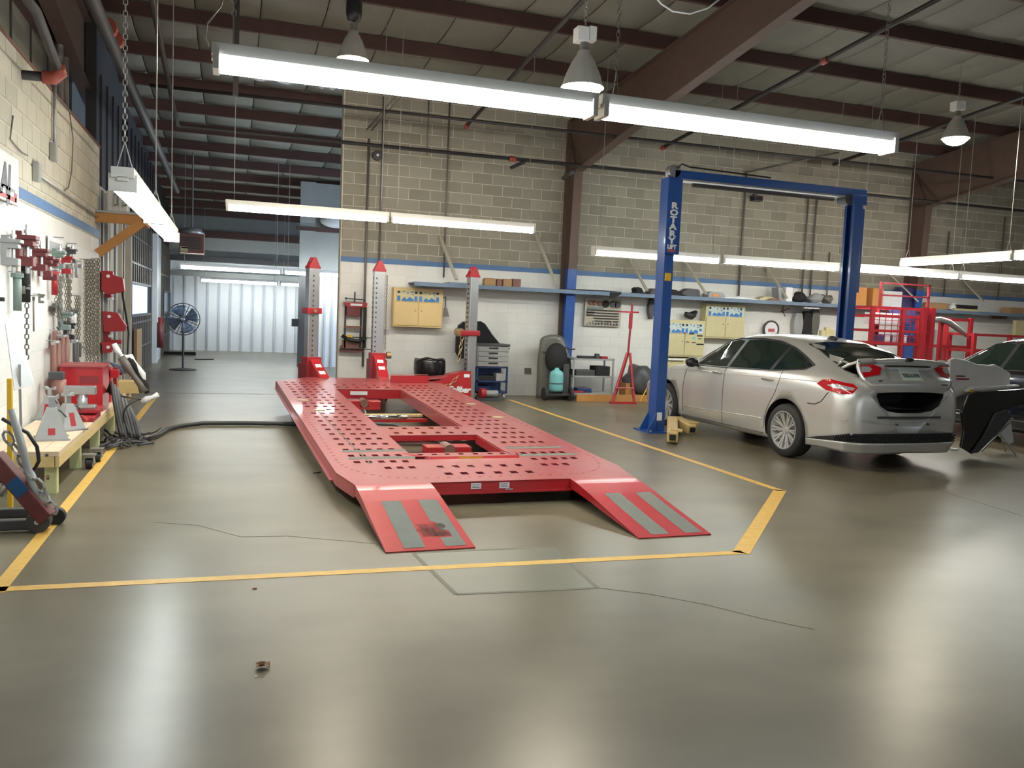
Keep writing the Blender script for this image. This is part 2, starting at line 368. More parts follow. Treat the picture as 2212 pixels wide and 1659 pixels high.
for r in range(28):
    z0 = r*CO; z1 = min(z0+CO, 5.74)
    if z1-z0 < .05: continue
    x = 1.94 - (BL/2 if r % 2 else 0)
    while x < 22.9:
        a, b = max(x, 1.94), x+BL; t = random.random(); x = b
        if b-a < .05: continue
        if r < 12: add_block(painted, a, b, z0, z1, YB+.012, t, .0016, .0045, .003)
        elif a < 10.0 and r < 26 and count < 300 and not (6.2 < a and b < 6.65):
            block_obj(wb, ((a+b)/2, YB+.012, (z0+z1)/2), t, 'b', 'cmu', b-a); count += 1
        else: add_block(rest, a, b, z0, z1, YB+.012, t)
o = rest.build('block', 'cmu', wb); o['kind'] = 'stuff'
o = painted.build('painted_block', 'paint', wb); o['kind'] = 'stuff'
MB().box(1.935, 23, YB-.003, YB+.02, STRIPE0, STRIPE1).build('blue_stripe', 'blue', wb)
MB().box(1.92, 1.94, YB-.002, YB+.25, 0, 5.7).build('wall_end', 'mortar', wb)
# left wall -------------------------------------------------------
XL = -1.9
wl = struct(MB().box(XL-.25, XL-.012, 2, 14.25, 0, 3.85).build('wall_left', 'mortar'))
MB().box(XL-.0125, XL-.009, 2, 14.25, 0, STRIPE0+.03).build('painted_mortar', 'mortarw', wl)
painted = MB(); upper = MB(); cnt = 0
def add_block_x(mb, y0, y1, z0, z1, x, tone):
    mb.t = max(.01, tone); n = len(mb.v); g, c = .0045, .003
    y0 += .0016; y1 -= .0016; z0 += .0016; z1 -= .0016
    mb.v += [Vector(p) for p in ((x,y0,z0),(x,y1,z0),(x,y1,z1),(x,y0,z1),(x+g,y0+c,z0+c),(x+g,y1-c,z0+c),(x+g,y1-c,z1-c),(x+g,y0+c,z1-c))]
    for q in ((4,5,6,7),(0,1,5,4),(1,2,6,5),(2,3,7,6),(3,0,4,7)): mb.face([n+i for i in q])
for r in range(19):
    z0 = r*CO; z1 = min(z0+CO, 3.84); y = 2-(BL/2 if r % 2 else 0)
    if z1-z0 < .04: continue
    while y < 14.2:
        a, b = max(y, 2), min(y+BL, 14.25); t = random.random(); y += BL
        if b-a < .05: continue
        if r < 12: add_block_x(painted, a, b, z0, z1, XL-.012, t)
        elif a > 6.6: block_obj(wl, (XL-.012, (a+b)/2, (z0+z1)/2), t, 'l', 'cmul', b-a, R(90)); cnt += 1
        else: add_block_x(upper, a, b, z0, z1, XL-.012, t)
painted.build('painted_block', 'paint', wl)['kind'] = 'stuff'
upper.build('block', 'cmul', wl)['kind'] = 'stuff'
MB().box(XL-.02, XL+.003, 2, 14.25, STRIPE0+.03, STRIPE1+.04).build('blue_stripe', 'blue', wl)
MB().box(XL-.30, XL+.012, 2, 14.27, 3.85, 3.88).build('wall_cap', 'rust', wl)
# set-back metal wall over the block wall, pier and doors beyond it
mb = MB().box(-2.45, -2.38, -16, 14.9, 3.6, 8.6); wu = struct(mb.build('wall_left_upper', 'insul'))
for y in range(-2, 15): MB().box(-2.38, -2.36, y*1.0, y*1.0+.03, 3.85, 7.4).build('panel_seam', 'seam', wu)
MB().box(-2.38, -2.28, -4, 14.9, 4.9, 5.1).build('girt', 'purlin', wu)
wp = struct(MB().box(XL-.2, XL, 14.27, 17.7, 0, 3.3).build('wall_pier', 'pilast'))
for y, m_, d in ((14.4, 'conduit', .03), (14.75, 'steelp', .05), (15.3, 'cmul', .02), (15.9, 'conduit', .03), (16.5, 'pilast', .06), (17.1, 'conduit', .03), (17.55, 'pilast', .10)):
    MB().box(XL, XL+d, y, y+.11, 0, 3.25).build('pier_trim', M[m_], wp)
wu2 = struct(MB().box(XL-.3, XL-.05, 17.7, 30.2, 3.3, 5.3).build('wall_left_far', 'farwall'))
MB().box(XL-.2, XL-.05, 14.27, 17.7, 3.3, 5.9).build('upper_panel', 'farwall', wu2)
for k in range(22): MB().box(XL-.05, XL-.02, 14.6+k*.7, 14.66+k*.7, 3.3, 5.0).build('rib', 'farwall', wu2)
def door(name, y0, y1, wy0, wy1, wz0, wz1, top=3.3):
    d = MB()
    d.box(XL-.08, XL-.03, y0, y1, 0, wz0).box(XL-.08, XL-.03, y0, y1, wz1, top).box(XL-.08, XL-.03, y0, wy0, wz0, wz1).box(XL-.08, XL-.03, wy1, y1, wz0, wz1)
    o = struct(d.build(name, 'doorm'))
    rb = MB(); y = y0+.12
    while y < y1-.05:
        if wy0-.1 < y < wy1+.05: rb.box(XL-.03, XL+.0, y, y+.07, 0, wz0-.04).box(XL-.03, XL+.0, y, y+.07, wz1+.04, top)
        else: rb.box(XL-.03, XL+.0, y, y+.07, 0, top)
        y += .42
    q = rb.build('rib', 'steelp' if False else 'conduit', o); q['kind'] = 'stuff'
    for z in (.55, 1.1, 2.35, 2.9): MB().box(XL-.03, XL-.005, y0, y1, z, z+.04).build('section_joint', 'dark', o)
    MB().box(XL-.06, XL-.055, wy0, wy1, wz0, wz1).build('window_pane', 'glassw', o)
    f = MB().box(XL-.03, XL+.01, wy0-.05, wy0, wz0-.05, wz1+.05).box(XL-.03, XL+.01, wy1, wy1+.05, wz0-.05, wz1+.05).box(XL-.03, XL+.01, wy0, wy1, wz0-.05, wz0).box(XL-.03, XL+.01, wy0, wy1, wz1, wz1+.05)
    f.build('window_frame', 'dark', o)
    return o
w0, w1 = P(285, 622, X=XL), P(326, 683, X=XL)
door('door_1', 17.7, 23.5, w0.y, w1.y-.1, 1.30, 1.93)
w0, w1 = P(354, 640, X=XL), P(371, 683, X=XL)
door('door_2', 25.6, 30.1, w0.y, 30.0, 1.27, 1.86)
struct(MB().box(XL-.1, XL+.10, 23.5, 23.9, 0, 3.3).box(XL-.1, XL+.04, 23.9, 25.6, 0, 3.3).build('wall_door_post', 'ribwall'))
# far wall and partition of the far bay
wf = struct(MB().box(-2.2, 9.6, 30.2, 30.4, 0, 5.2).build('wall_far', 'ribwall'))
rb = MB(); x = -1.85
while x < 2.4: rb.box(x, x+.06, 30.15, 30.2, 0, 2.5); x += .36
q = rb.build('rib', 'ribshade', wf); q['kind'] = 'stuff'  # shaded side of the ribs put into their darker colour
MB().box(-1.9, 3, 30.0, 30.2, 2.46, 2.62).build('girt', 'ribgrey', wf)
MB().box(-1.9, 3, 29.9, 30.2, 2.95, 3.12).build('girt', 'dark', wf)
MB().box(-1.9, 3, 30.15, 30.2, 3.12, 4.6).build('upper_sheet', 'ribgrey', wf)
MB().box(-1.9, 3, 29.8, 30.15, 3.75, 3.95).build('girt', 'purlin', wf)
wq = struct(MB().box(1.72, 4.6, 23.42, 23.55, 0, 4.9).build('wall_partition', 'ribgrey'))
MB().box(1.9, 4.6, 23.40, 23.42, 0, 2.46).build('white_sheet', 'ribwall', wq)
rb = MB()
for k in range(10): rb.box(1.98+.2*k, 2.03+.2*k, 23.36, 23.40, 0, 2.44)
q = rb.build('rib', 'ribshade', wq); q['kind'] = 'stuff'  # same darker colour standing in for rib shade
MB().box(1.70, 1.87, 23.10, 23.42, 0, 2.5).build('corner_post', 'dark', wq)
MB().box(1.70, 2.10, 23.30, 23.42, 2.5, 4.9).build('upper_post', 'ribgrey', wq)
MB().box(1.62, 4.6, 23.25, 23.42, 3.62, 3.72).build('girt', 'purlin', wq)
bag = MB().ball((2.62, 23.28, 3.92), (.42, .16, .19), 14, 8); bag.build('insulation_bundle', 'film', wq, smooth=True)
cb = P(640, 697, Y=23.05); MB().box(cb.x-.12, cb.x+.06, 22.95, 23.1, cb.z-.1, cb.z+.1).build('switch_box', 'black', wq)
# closing walls, out of the frame
struct(MB().box(22.9, 23.1, -16, 16.4, 0, 7).build('wall_right', 'paint'))
struct(MB().box(-6.5, 23.1, -16.2, -16, 0, 8.6).build('wall_front', 'paint'))
struct(MB().box(9.4, 9.6, 16.4, 30.4, 0, 5.6).build('wall_bay_right', 'ribgrey'))
struct(MB().box(-6.6, -6.5, -16, 2, 0, 8.6).box(-6.5, -2.1, 1.9, 2.0, 0, 8.6).build('wall_left_rear', 'paint'))

# ceiling ---------------------------------------------------------
def zc(y): return 5.72+.08*(16.2-y)
ce = struct(MB().prism([(-16, zc(-16)+.1), (30.4, zc(30.4)+.1), (30.4, zc(30.4)+.2), (-16, zc(-16)+.2)], 29.8, 'x', -6.6).build('ceiling', 'seam'))
PY = [-3.3, -1.75, -.2, 1.35, 2.9, 4.45, 6.0, 7.55, 9.05, 10.6, 12.2, 13.8, 15.4, 16.95, 18.4, 19.85, 21.3, 22.75, 24.2, 25.6, 27.0, 28.4, 29.8]
def strip_mesh(yl, wd):
    g = MB(); ys = []
    for a, b in zip(yl, yl[1:]):
        for k in range(4): ys.append((a+(b-a)*k/4, k/4))
    ys.append((yl[-1], 0))
    for y, t in ys:
        sag = .055*math.sin(PI*t)**.6 if t else 0
        for i, (x, e) in enumerate(((0, .02), (.04, 0), (wd/2, -.012), (wd-.04, 0), (wd, .02))): g.v.append(Vector((x, y, zc(y)-sag+e+.02)))
    for k in range(len(ys)-1):
        for i in range(4): a = k*5+i; g.face([a, a+5, a+6, a+1])
    return g
WS = .92
ms = strip_mesh([y for y in PY if y < 16.5], WS-.012).mesh('roof_panel', smooth=True); ms.materials.append(M['insul'])
ml = strip_mesh(PY, WS-.012).mesh('roof_panel', smooth=True); ml.materials.append(M['insul'])
for k in range(28):
    x = -2.4+WS*k; o = bpy.data.objects.new('roof_panel', ml if x < 9.4 else ms); C.objects.link(o); o.parent = ce; o.location = (x, 0, 0)
for y in PY:
    x1 = 23 if y < 16.3 else 9.4; z = zc(y)
    m = MB().prism([(y-.035, z-.2), (y+.035, z-.2), (y+.035, z-.19), (y-.025, z-.19), (y-.025, z-.01), (y+.035, z-.01), (y+.035, z), (y-.035, z)], x1+2.4, 'x', -2.4)
    m.build('purlin', 'purlin', ce)
# torn blanket in the far bay
for x, y, l in ((.05, 15.9, 1.3), (1.35, 15.9, .55)): MB().grid(lambda u, v: (x+l*u, y+.5*v+.04*math.sin(9*u), zc(y)-.05-.10*math.sin(PI*u)*math.sin(PI*v)-.03*math.sin(17*u+5*v)), 12, 5).build('torn_blanket', 'film', ce, smooth=True)

# steel frames ----------------------------------------------------
def frame(X, label, blue=True, y_end=-2.5, cut=0):
    t = T('steel_frame', label, 'steel frame', (X, 15.9, 0))
    zt = lambda y: zc(y)-.2
    # column
    MB().prism([(16.14, cut), (15.86, cut), (15.68, 4.50), (15.68, zt(15.68)-.012), (16.14, zt(16.14)-.012)], .016, 'x', X-.008).build('column_web', 'red_primer', t)
    f = MB(); f.prism([(15.86, cut), (15.844, cut), (15.664, 4.50), (15.68, 4.50)], .18, 'x', X-.09); f.box(X-.09, X+.09, 16.14, 16.16, cut, 5.5)
    f.build('column_flange', 'red_primer', t)
    # rafter, tapering into the haunch
    pts = [(15.68, 4.50), (12.0, 5.06), (8.8, 5.48), (y_end, zt(y_end)-.62)]
    MB().prism(pts+[(y_end, zt(y_end)-.012), (15.68, zt(15.68)-.012)], .016, 'x', X-.008).build('rafter_web', 'red_primer', t)
    f = MB()
    for a, b in zip(pts, pts[1:]): f.prism([a, b, (b[0], b[1]-.018), (a[0], a[1]-.018)], .19, 'x', X-.095)
    f.prism([(16.14, zt(16.14)-.012), (y_end, zt(y_end)-.012), (y_end, zt(y_end)), (16.14, zt(16.14))], .19, 'x', X-.095)
    f.build('rafter_flange', 'red_primer', t)
    MB().prism([(16.12, 4.50), (15.68, 4.50), (15.68, 4.52), (16.12, 4.52)], .18, 'x', X-.09).build('knee_stiffener', 'red_primer', t)
    MB().prism([(16.12, 5.30), (15.72, 4.60), (15.76, 4.57), (16.12, 5.24)], .08, 'x', X-.07).build('knee_stiffener', 'red_primer', t)
    if blue:
        MB().prism([(15.838, 0), (15.865, 0), (15.762, 2.585), (15.735, 2.585)], .19, 'x', X-.095).build('blue_painted_base', 'liftblue', t)
        MB().prism([(15.86, 0), (16.13, 0), (16.13, 2.585), (15.76, 2.585)], .03, 'x', X-.015).build('blue_painted_base', 'liftblue', t)
        MB().box(X-.13, X+.13, 15.78, 16.15, 0, .02).build('base_plate', 'steelp', t)
    return t
frame(6.43, 'red-brown steel frame whose column foot is painted blue beside the tool board')
frame(15.1, 'red-brown steel frame at the far right behind the red mesh rack')
frame(-2.12, 'dark red steel frame above the left block wall by the big black pipe', False, cut=3.9)

# pipes and conduits ----------------------------------------------
def pipe(pts, r, m_, label, cat='pipe', name='sprinkler_pipe', coup=None, group=None):
    t = T(name, label, cat, tuple(pts[0]), group=group)
    MB().tube(pts, r, 10).build('pipe_run', m_, t, smooth=True)
    if coup:
        for (p, ax) in coup:
            p = Vector(p); a = Vector(ax)*.06; MB().cyl(p-a, p+a, r*1.45, n=10).build('coupling', 'redpipe', t)
    return t
def sloped(X, y0, z0, y1): return [(X, y0, z0), (X, y1, z0+.087*(y0-y1))]
pipe(sloped(4.01, 15.31, 5.0, 4), .032, 'pipe', 'dark sprinkler branch pipe running back above the first hanging bell lamp', coup=[((4.01, 15.2, 5.01), (0, -1, .087))])
pipe(sloped(7.96, 15.17, 5.0, 4), .034, 'pipe', 'dark sprinkler branch pipe running back above the right half of the long light', coup=[((7.96, 15.1, 5.0), (0, -1, .087)), ((7.96, 10.4, 5.41), (0, -1, .087))])
pipe(sloped(11.76, 14.86, 5.0, 5), .034, 'pipe', 'dark sprinkler branch pipe running back toward the far right bell lamp')
pipe([(-.88, 9.0, 5.05), (-.88, 15.25, 4.50), (-.80, 15.35, 4.5), (8.55, 15.35, 4.55)], .035, 'pipe', 'lower dark cross pipe ending at the blue lift top', coup=[((4.95, 15.35, 4.53), (1, 0, 0))])
pipe([(8.75, 15.35, 4.55), (22, 15.35, 4.55)], .03, 'pipe', 'cross pipe right of the blue lift under the second frame knee')
pipe([(-1.2, 14.0, 4.80), (22, 14.0, 4.95)], .026, 'pipe', 'upper thin brown cross pipe below the roof near the block wall')
b0, b1 = P(1003, 278, Y=15.6), P(1045, 240, Y=14.7)
bx = P(1105, 362, Y=15.9); by = P(1132, 350, Y=15.3); pipe([bx, by], .035, 'pipe', 'short capped pipe stub under the lower cross pipe', name='pipe_stub')
bx = P(1217, 385, Y=15.6); by = P(1240, 370, Y=15.2); pipe([bx, by], .045, 'dark', 'short dark pipe stub at the knee of the frame', name='pipe_stub')
# left: heavy black main with red couplings
p0, p1 = P(200, 0, X=-1.4), P(382, 412, X=-1.4)
pipe([(-1.4, 5, 4.9), (-1.4, p0.y, p0.z), (-1.4, p1.y, p1.z)], .075, 'pipe', 'heavy grey main pipe running back along the left wall with two red couplings',
     coup=[(P(232, 60, X=-1.4), (0, 1, 0)), (P(243, 78, X=-1.4)+Vector((0, .16, 0)), (0, 1, 0))])
e = P(125, 165, X=-1.6); q0 = P(0, 38, X=-1.6)
pipe([(-2.35, e.y, e.z-.03), (e.x-.1, e.y, e.z-.02)], .045, 'pipe', 'black pipe coming out of the left edge to a red elbow', name='black_pipe')
t = pipe([(e.x, e.y, e.z+.07), (e.x, q0.y+1.2, q0.z+.42), (e.x-.03, q0.y+.6, q0.z+.44), (-2.3, q0.y+.55, q0.z+.42)], .045, 'pipe', 'black pipe bending up from the red elbow toward the left edge', name='black_pipe')
single(MB().tube([(e.x-.13, e.y, e.z-.02), (e.x-.03, e.y, e.z-.02), (e.x+.02, e.y, e.z+.03), (e.x, e.y-.02, e.z+.1)], .062, 10), 'pipe_elbow', 'redpipe', 'red-orange pipe elbow joining the two black pipes at upper left', 'elbow', smooth=True)
# vertical conduits on the back wall
for x, y0, y1, r, lab in ((797, 300, 792, .022, 'left of the chrome pulling towers'), (829, 210, 575, .018, 'behind the middle pulling tower'), (972, 200, 600, .016, 'beside the cream board'),
        (926, 215, 335, .012, 'short one high between the lamps'), (1612, 372, 640, .022, 'dark one left of centre between the blue lift posts'), (1748, 400, 640, .018, 'left one of the close pair between the lift posts'),
        (1766, 400, 645, .018, 'right one of the close pair between the lift posts'), (1792, 545, 650, .016, 'short one beside the right lift post'), (2050, 500, 640, .018, 'behind the right rows of lights'), (2170, 470, 650, .02, 'farthest right of all')):
    a, b = P(x, y0, Y=16.16), P(x, y1, Y=16.16); pipe([(a.x, 16.15, a.z), (a.x, 16.15, b.z)], r, 'conduit', 'vertical wall conduit, '+lab, 'conduit', 'conduit')
a = P(1612, 372, Y=16.15); pipe([(a.x, 16.14, a.z), (a.x+1.6, 15.2, a.z+.42)], .02, 'conduit', 'slanting conduit leaving the block wall above the blue lift', 'conduit', 'conduit')
for dx, lb in ((0, 'left'), (.09, 'right')):
    a = P(792, 280, Y=16.1); pipe([(a.x+dx, 16.1, a.z), (a.x+dx+.45, 14.9, a.z+.55)], .014, 'conduit', lb+' one of two thin rods slanting up to the roof over the towers', 'rod', 'hanger_rod')
# left wall conduit, boxes and cables
a, b = P(118, 180, X=XL+.03), P(116, 320, X=XL+.03)
pipe([(XL+.03, a.y, 4.0), (XL+.03, a.y, b.z)], .02, 'conl', 'bright vertical conduit on the left block wall', 'conduit', 'conduit')
def jbox(px, py, s, label):
    p = P(px, py, X=XL+.03); t = T('junction_box', label, 'junction box', (XL, p.y, p.z-s*.7))
    MB().box(XL, XL+.055, p.y-s*.5, p.y+s*.5, p.z-s*.7, p.z+s*.7).build('box_body', 'conl', t, bevel=.004)
    MB().box(XL+.055, XL+.06, p.y-s*.42, p.y+s*.42, p.z-s*.6, p.z+s*.6).build('cover', 'steelp', t); return p
jbox(116, 329, .14, 'grey junction box under the vertical conduit on the left wall')
p = jbox(80, 371, .14, 'grey junction box at the near end of the horizontal conduit')
pipe([(XL+.03, p.y+.07, p.z-.02), (XL+.03, 14.2, p.z-.06)], .014, 'conl', 'bright horizontal conduit above the blue stripe on the left wall', 'conduit', 'conduit')
for pts, lb in (([(28,250),(22,300),(30,310),(48,330),(60,336)], 'thin grey cable dangling on the block wall above the sign'), ([(120,205),(150,240),(158,300),(155,370),(148,405),(140,412)], 'long thin wire looping down the left block wall')):
    q = [P(x, y, X=XL+.02) for x, y in pts]; pipe(q, .007, 'conduit', lb, 'cable', 'cable')
for x, lb in ((140, 'nearer'), (128, 'farther')):
    a = P(x, 10, X=-2.2); pipe([(-2.2, a.y, 3.9), (-2.2, a.y, 6.5)], .05, 'conduit', lb+' of two grey downpipes above the left block wall', 'pipe', 'wall_pipe')

# ================================================================ LIGHTS IN THE ROOM
def fixture(p0, p1, label, warm=False, chains=(0, 1), near=False, group=None):
    """8-foot fluorescent strip: channel housing, two tubes, sockets, hanging chains"""
    p0, p1 = Vector(p0), Vector(p1); d = (p1-p0); L = d.length; ang = math.atan2(d.y, d.x); c = (p0+p1)/2
    t = T('fluorescent_strip_light', label, 'light', tuple(c), group=group)
    rot = Matrix.Rotation(ang, 3, 'Z'); n = rot @ Vector((0, 1, 0)); a = rot @ Vector((1, 0, 0))
    MB().cbox(c+Vector((0, 0, -.035)), (L, .14, .07), rot).cbox(c+Vector((0, 0, -.075)), (L, .07, .03), rot).build('housing', 'white', t, bevel=.003)
    for s in (-1, 1):
        q = c+n*s*.048+Vector((0, 0, -.118))
        MB().cyl(q-a*(L/2-.05), q+a*(L/2-.05), .033, n=10).build('tube', 'tubew' if warm else 'tube', t, smooth=True)
        MB().cbox(c+a*s*(L/2-.025)+Vector((0, 0, -.10)), (.035, .17, .11), rot).build('socket', 'white', t)
    for k in chains:
        q = c+a*(L/2-.12)*(1 if k else -1); top = zc(q.y)+.03
        m = MB()
        if near: links(m, [(q.x, q.y, q.z+.18), (q.x, q.y, top)], .014, .0035)
        else: m.tube([(q.x, q.y, q.z+.12), (q.x, q.y, top)], .006, 5)
        m.tube([(q.x, q.y, q.z+.18), tuple(q+n*.05)], .004, 4); m.tube([(q.x, q.y, q.z+.18), tuple(q-n*.05)], .004, 4)
        m.build('chain', 'conl', t)
    return t
f1 = fixture((-.13, 5.45, 3.14), (2.33, 5.45, 3.13), 'long near fluorescent strip, left half, hanging by a curly cord', near=True, chains=(0,))
MB().tube([P(452, 100, Y=5.45), P(443, 80, Y=5.45), P(448, 50, Y=5.45), P(478, 12, Y=5.45), P(484, -20, Y=5.45)], .006, 6).build('cord', 'conl', f1, smooth=True)
fixture((2.36, 5.45, 3.13), (4.84, 5.45, 3.15), 'long near fluorescent strip, right half, ending right of the blue lift beam', near=True)
fixture((-.10, 13.3, 3.13), (2.31, 13.3, 3.13), 'warm strip light in front of the block wall, left half, reaching over the far bay', warm=True)
fixture((2.33, 13.3, 3.13), (4.72, 13.3, 3.13), 'warm strip light in front of the block wall, right half, above the cream board', warm=True)
fixture((5.78, 13.3, 2.84), (8.22, 13.3, 2.84), 'strip light crossing behind the left blue lift post')
fixture((8.28, 13.3, 2.85), (10.77, 13.3, 2.85), 'strip light hanging between the two blue lift posts')
fixture((11.2, 13.3, 2.86), (13.62, 13.3, 2.86), 'warm strip light just right of the right blue lift post', warm=True)
fixture((13.66, 13.3, 2.86), (16.1, 13.3, 2.86), 'strip light touching the right edge of the view, lower one', warm=True)
fixture((12.2, 13.2, 3.02), (12.2, 10.75, 3.02), 'strip light at the right edge pointing toward the viewer, upper one')
fixture((12.2, 10.7, 3.02), (12.2, 8.25, 3.02), 'strip light continuing toward the viewer beyond the right edge')
fixture((-.68, 6.1, 2.47), (-.68, 8.5, 2.47), 'strip light along the left wall above the clamps, nearer half', near=True, chains=(0,))
fixture((-.68, 8.53, 2.47), (-.68, 10.95, 2.47), 'strip light along the left wall above the clamps, farther half')
fixture((-1.23, 22.6, 2.57), (1.21, 22.6, 2.57), 'strip light across the far bay, upper left one')
fixture((1.25, 22.6, 2.57), (3.65, 22.6, 2.57), 'strip light across the far bay, upper right one behind the left tower')
fixture((-.95, 28.9, 2.42), (1.45, 28.9, 2.42), 'strip light across the far bay, lower left one near the white wall')
fixture((1.5, 28.9, 2.42), (3.9, 28.9, 2.42), 'strip light across the far bay, lower right one partly behind the dark post')

def bell(px, py, r, label, ballast='white', kind=0):
    """high-bay lamp whose rim centre is at P"""
    c = Vector(p_bell); t = T('high_bay_lamp', label, 'lamp', tuple(c))
    MB().lathe([(r, 0), (r*.96, .02), (r*.80, .13), (r*.55, .25), (r*.34, .32), (r*.28, .36), (r*.10, .37), (r*.10, .355), (r*.26, .345), (r*.32, .31), (r*.52, .24), (r*.77, .12), (r*.93, .012), (r, 0)], c, 28).build('reflector', 'alu', t, smooth=True)
    MB().lathe([(0, -.105), (r*.30, -.098), (r*.60, -.072), (r*.85, -.028), (r*.93, .010), (0, .014)], c, 28).build('lit_lens', 'lamp', t)
    MB().lathe([(0, .36), (.045, .36), (.045, .44), (0, .44)], c, 12).build('socket', 'conduit', t)
    if kind == 0:
        MB().box(c.x-.10, c.x+.02, c.y-.07, c.y+.07, c.z+.44, c.z+.58).box(c.x+.03, c.x+.11, c.y-.05, c.y+.05, c.z+.46, c.z+.60).build('ballast', 'white', t, bevel=.006)
    else:
        MB().lathe([(0, .46), (.08, .48), (.10, .56), (.10, .70), (.06, .80), (0, .82)], c, 14).build('ballast', 'black', t, smooth=True)
    m = MB(); links(m, [(c.x, c.y, c.z+.58), (c.x, c.y, zc(c.y)-.2)], .016, .004) if kind == 0 else m.tube([(c.x, c.y, c.z+.8), (c.x, c.y, zc(c.y)-.2)], .012, 6)
    m.build('chain', 'conl', t)
    return t
cb_ = [P(x, y, Y=7.0) for x, y in ((1405, -20), (1428, 8), (1452, 24), (1490, 30), (1528, 18), (1560, -6))]
pipe([tuple(q) for q in cb_], .008, 'paper', 'white cable hanging in a loop at the top edge beside the big rafter', 'cable', 'cable')
sa, sb = P(512, 0, Y=12.2), P(503, 205, Y=12.2)
single(MB().box(sa.x-.035, sa.x+.035, 12.18, 12.24, sb.z, zc(12.2)), 'hanging_strut', 'pipe', 'dark steel strut hanging from the roof above the warm strip light', 'strut', (sa.x, 12.2, sb.z))
p_bell = P(1258, 190, Z=3.92); bell(0, 0, .215, 'bell-shaped lamp on a chain with a white ballast, middle one')
p_bell = P(762, 130, Z=4.72); bell(0, 0, .20, 'bell-shaped lamp with a black round ballast, upper left one', kind=1)
p_bell = P(2064, 300, Z=4.75); bell(0, 0, .21, 'bell-shaped lamp glowing orange near the right edge', kind=0)
# heater hung in the far bay
t = T('unit_heater', 'brown unit heater hung high in the far bay at left', 'heater', (-.92, 22.2, 2.76))
MB().box(-1.2, -.64, 21.9, 22.5, 2.78, 3.24).build('casing', 'rust', t, bevel=.01)
MB().lathe([(0, .18), (.2, .14), (.3, 0), (0, 0)], (-.92, 22.2, 3.24), 18).build('top_cowl', 'conl', t, smooth=True)
for k in range(5): MB().box(-1.15, -.70, 21.88, 21.9, 2.88+k*.06, 2.91+k*.06).build('louver', 'dark', t)
MB().box(-1.17, -1.0, 21.88, 21.9, 2.80, 2.92).build('control_plate', 'cream2', t)
MB().tube([(-.92, 22.2, 3.4), (-.92, 22.2, zc(22.2)+.03)], .02, 6).build('hanger', 'conduit', t)

# ================================================================ FRAME RACK
rk = T('frame_rack', 'low red perforated frame-straightening rack with two drive-on ramps', 'car rack', (2.232, 6.85, 0), R(1.5))
zd = lambda y: .20+.031*y
def patch(name, x0, x1, y0, y1, cols, rows, hs=.028, hy=.046, skip=(), label=None, skew=0, th=.012, m_='rack'):
    """steel plate with real square holes"""
    xs = sorted({x0, x1} | {c+s*hs for c in cols for s in (-1, 1)}); ys = sorted({y0, y1} | {r+s*hy for r in rows for s in (-1, 1)})
    isx = lambda a, b: any(abs((a+b)/2-c) < 1e-4 for c in cols); isy = lambda a, b: any(abs((a+b)/2-r) < 1e-4 for r in rows)
    g = MB(); nx = len(xs)
    fx = lambda x, y: x+(skew*(y-y0) if x0 < x < x1 else 0)-(math.copysign(.086, x)*(1-min(1, max(0, y)/.44)) if abs(x) > 1.34 else 0)
    for z in (0, -th):
        for y in ys:
            for x in xs: g.v.append(Vector((fx(x, y), y, zd(y)+z)))
    N = nx*len(ys)
    hole = lambda i, j: (0 <= i < nx-1 and 0 <= j < len(ys)-1 and isx(xs[i], xs[i+1]) and isy(ys[j], ys[j+1]) and
                         not any(abs((xs[i]+xs[i+1])/2-sx) < .03 and abs((ys[j]+ys[j+1])/2-sy) < .05 for sx, sy in skip))
    out = lambda i, j: not (0 <= i < nx-1 and 0 <= j < len(ys)-1) or hole(i, j)
    for j in range(len(ys)-1):
        for i in range(nx-1):
            if hole(i, j): continue
            a = j*nx+i; b = a+1; c = a+nx+1; d = a+nx
            g.face([a, b, c, d]); g.face([N+a, N+d, N+c, N+b])
            g.cur = 0 if False else 1  # hole walls darker: bare steel, with the shade put into the colour
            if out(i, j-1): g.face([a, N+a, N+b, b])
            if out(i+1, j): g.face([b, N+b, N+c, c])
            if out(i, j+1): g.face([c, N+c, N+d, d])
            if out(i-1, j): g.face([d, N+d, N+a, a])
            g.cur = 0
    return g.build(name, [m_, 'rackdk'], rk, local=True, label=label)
LC = [-1.10, -.99, -.875, -.765, -.65]; RC = [.63, .74, .85, .955, 1.06]; MC = [-.39, -.245, -.10, .07, .22, .37]
rows = [.85+.29*k for k in range(22)]
patch('deck_plate', -1.35, -.54, .72, 7.08, LC, rows, hs=.029, skew=-.018, skip=[(-1.20, 4.89), (-1.10, 4.89), (-1.0, 4.02), (-1.10, 4.02)], label='left lane of the deck')
patch('deck_plate', .46, 1.35, .72, 7.08, RC, rows[:-1], hs=.029, skew=-.012, label='right lane of the deck')
patch('deck_plate', -1.35, 1.35, -.02, .44, MC, [.295], hs=.034)
patch('deck_plate', -1.35, 1.35, .44, .72, [-.87, -.76, -.65]+MC+[.63, .74, .85], [.58], hs=.03)
patch('deck_plate', -.54, .46, 2.19, 2.75, [-.42, -.265, -.115, .05, .205, .36], [2.335, 2.635])
patch('deck_plate', -.54, .46, 6.13, 7.08, [-.48, -.335, -.185, 0, .14, .295], [6.385, 6.68], label='far cross plate')
patch('deck_plate', -.54, .46, .72, .92, [], [])
patch('lip_plate', -.54, .48, 1.04, 1.21, [-.44, -.30, -.17, -.03, .12, .27, .40], [1.14], hs=.026, hy=.03, label='narrow strip at the near opening')
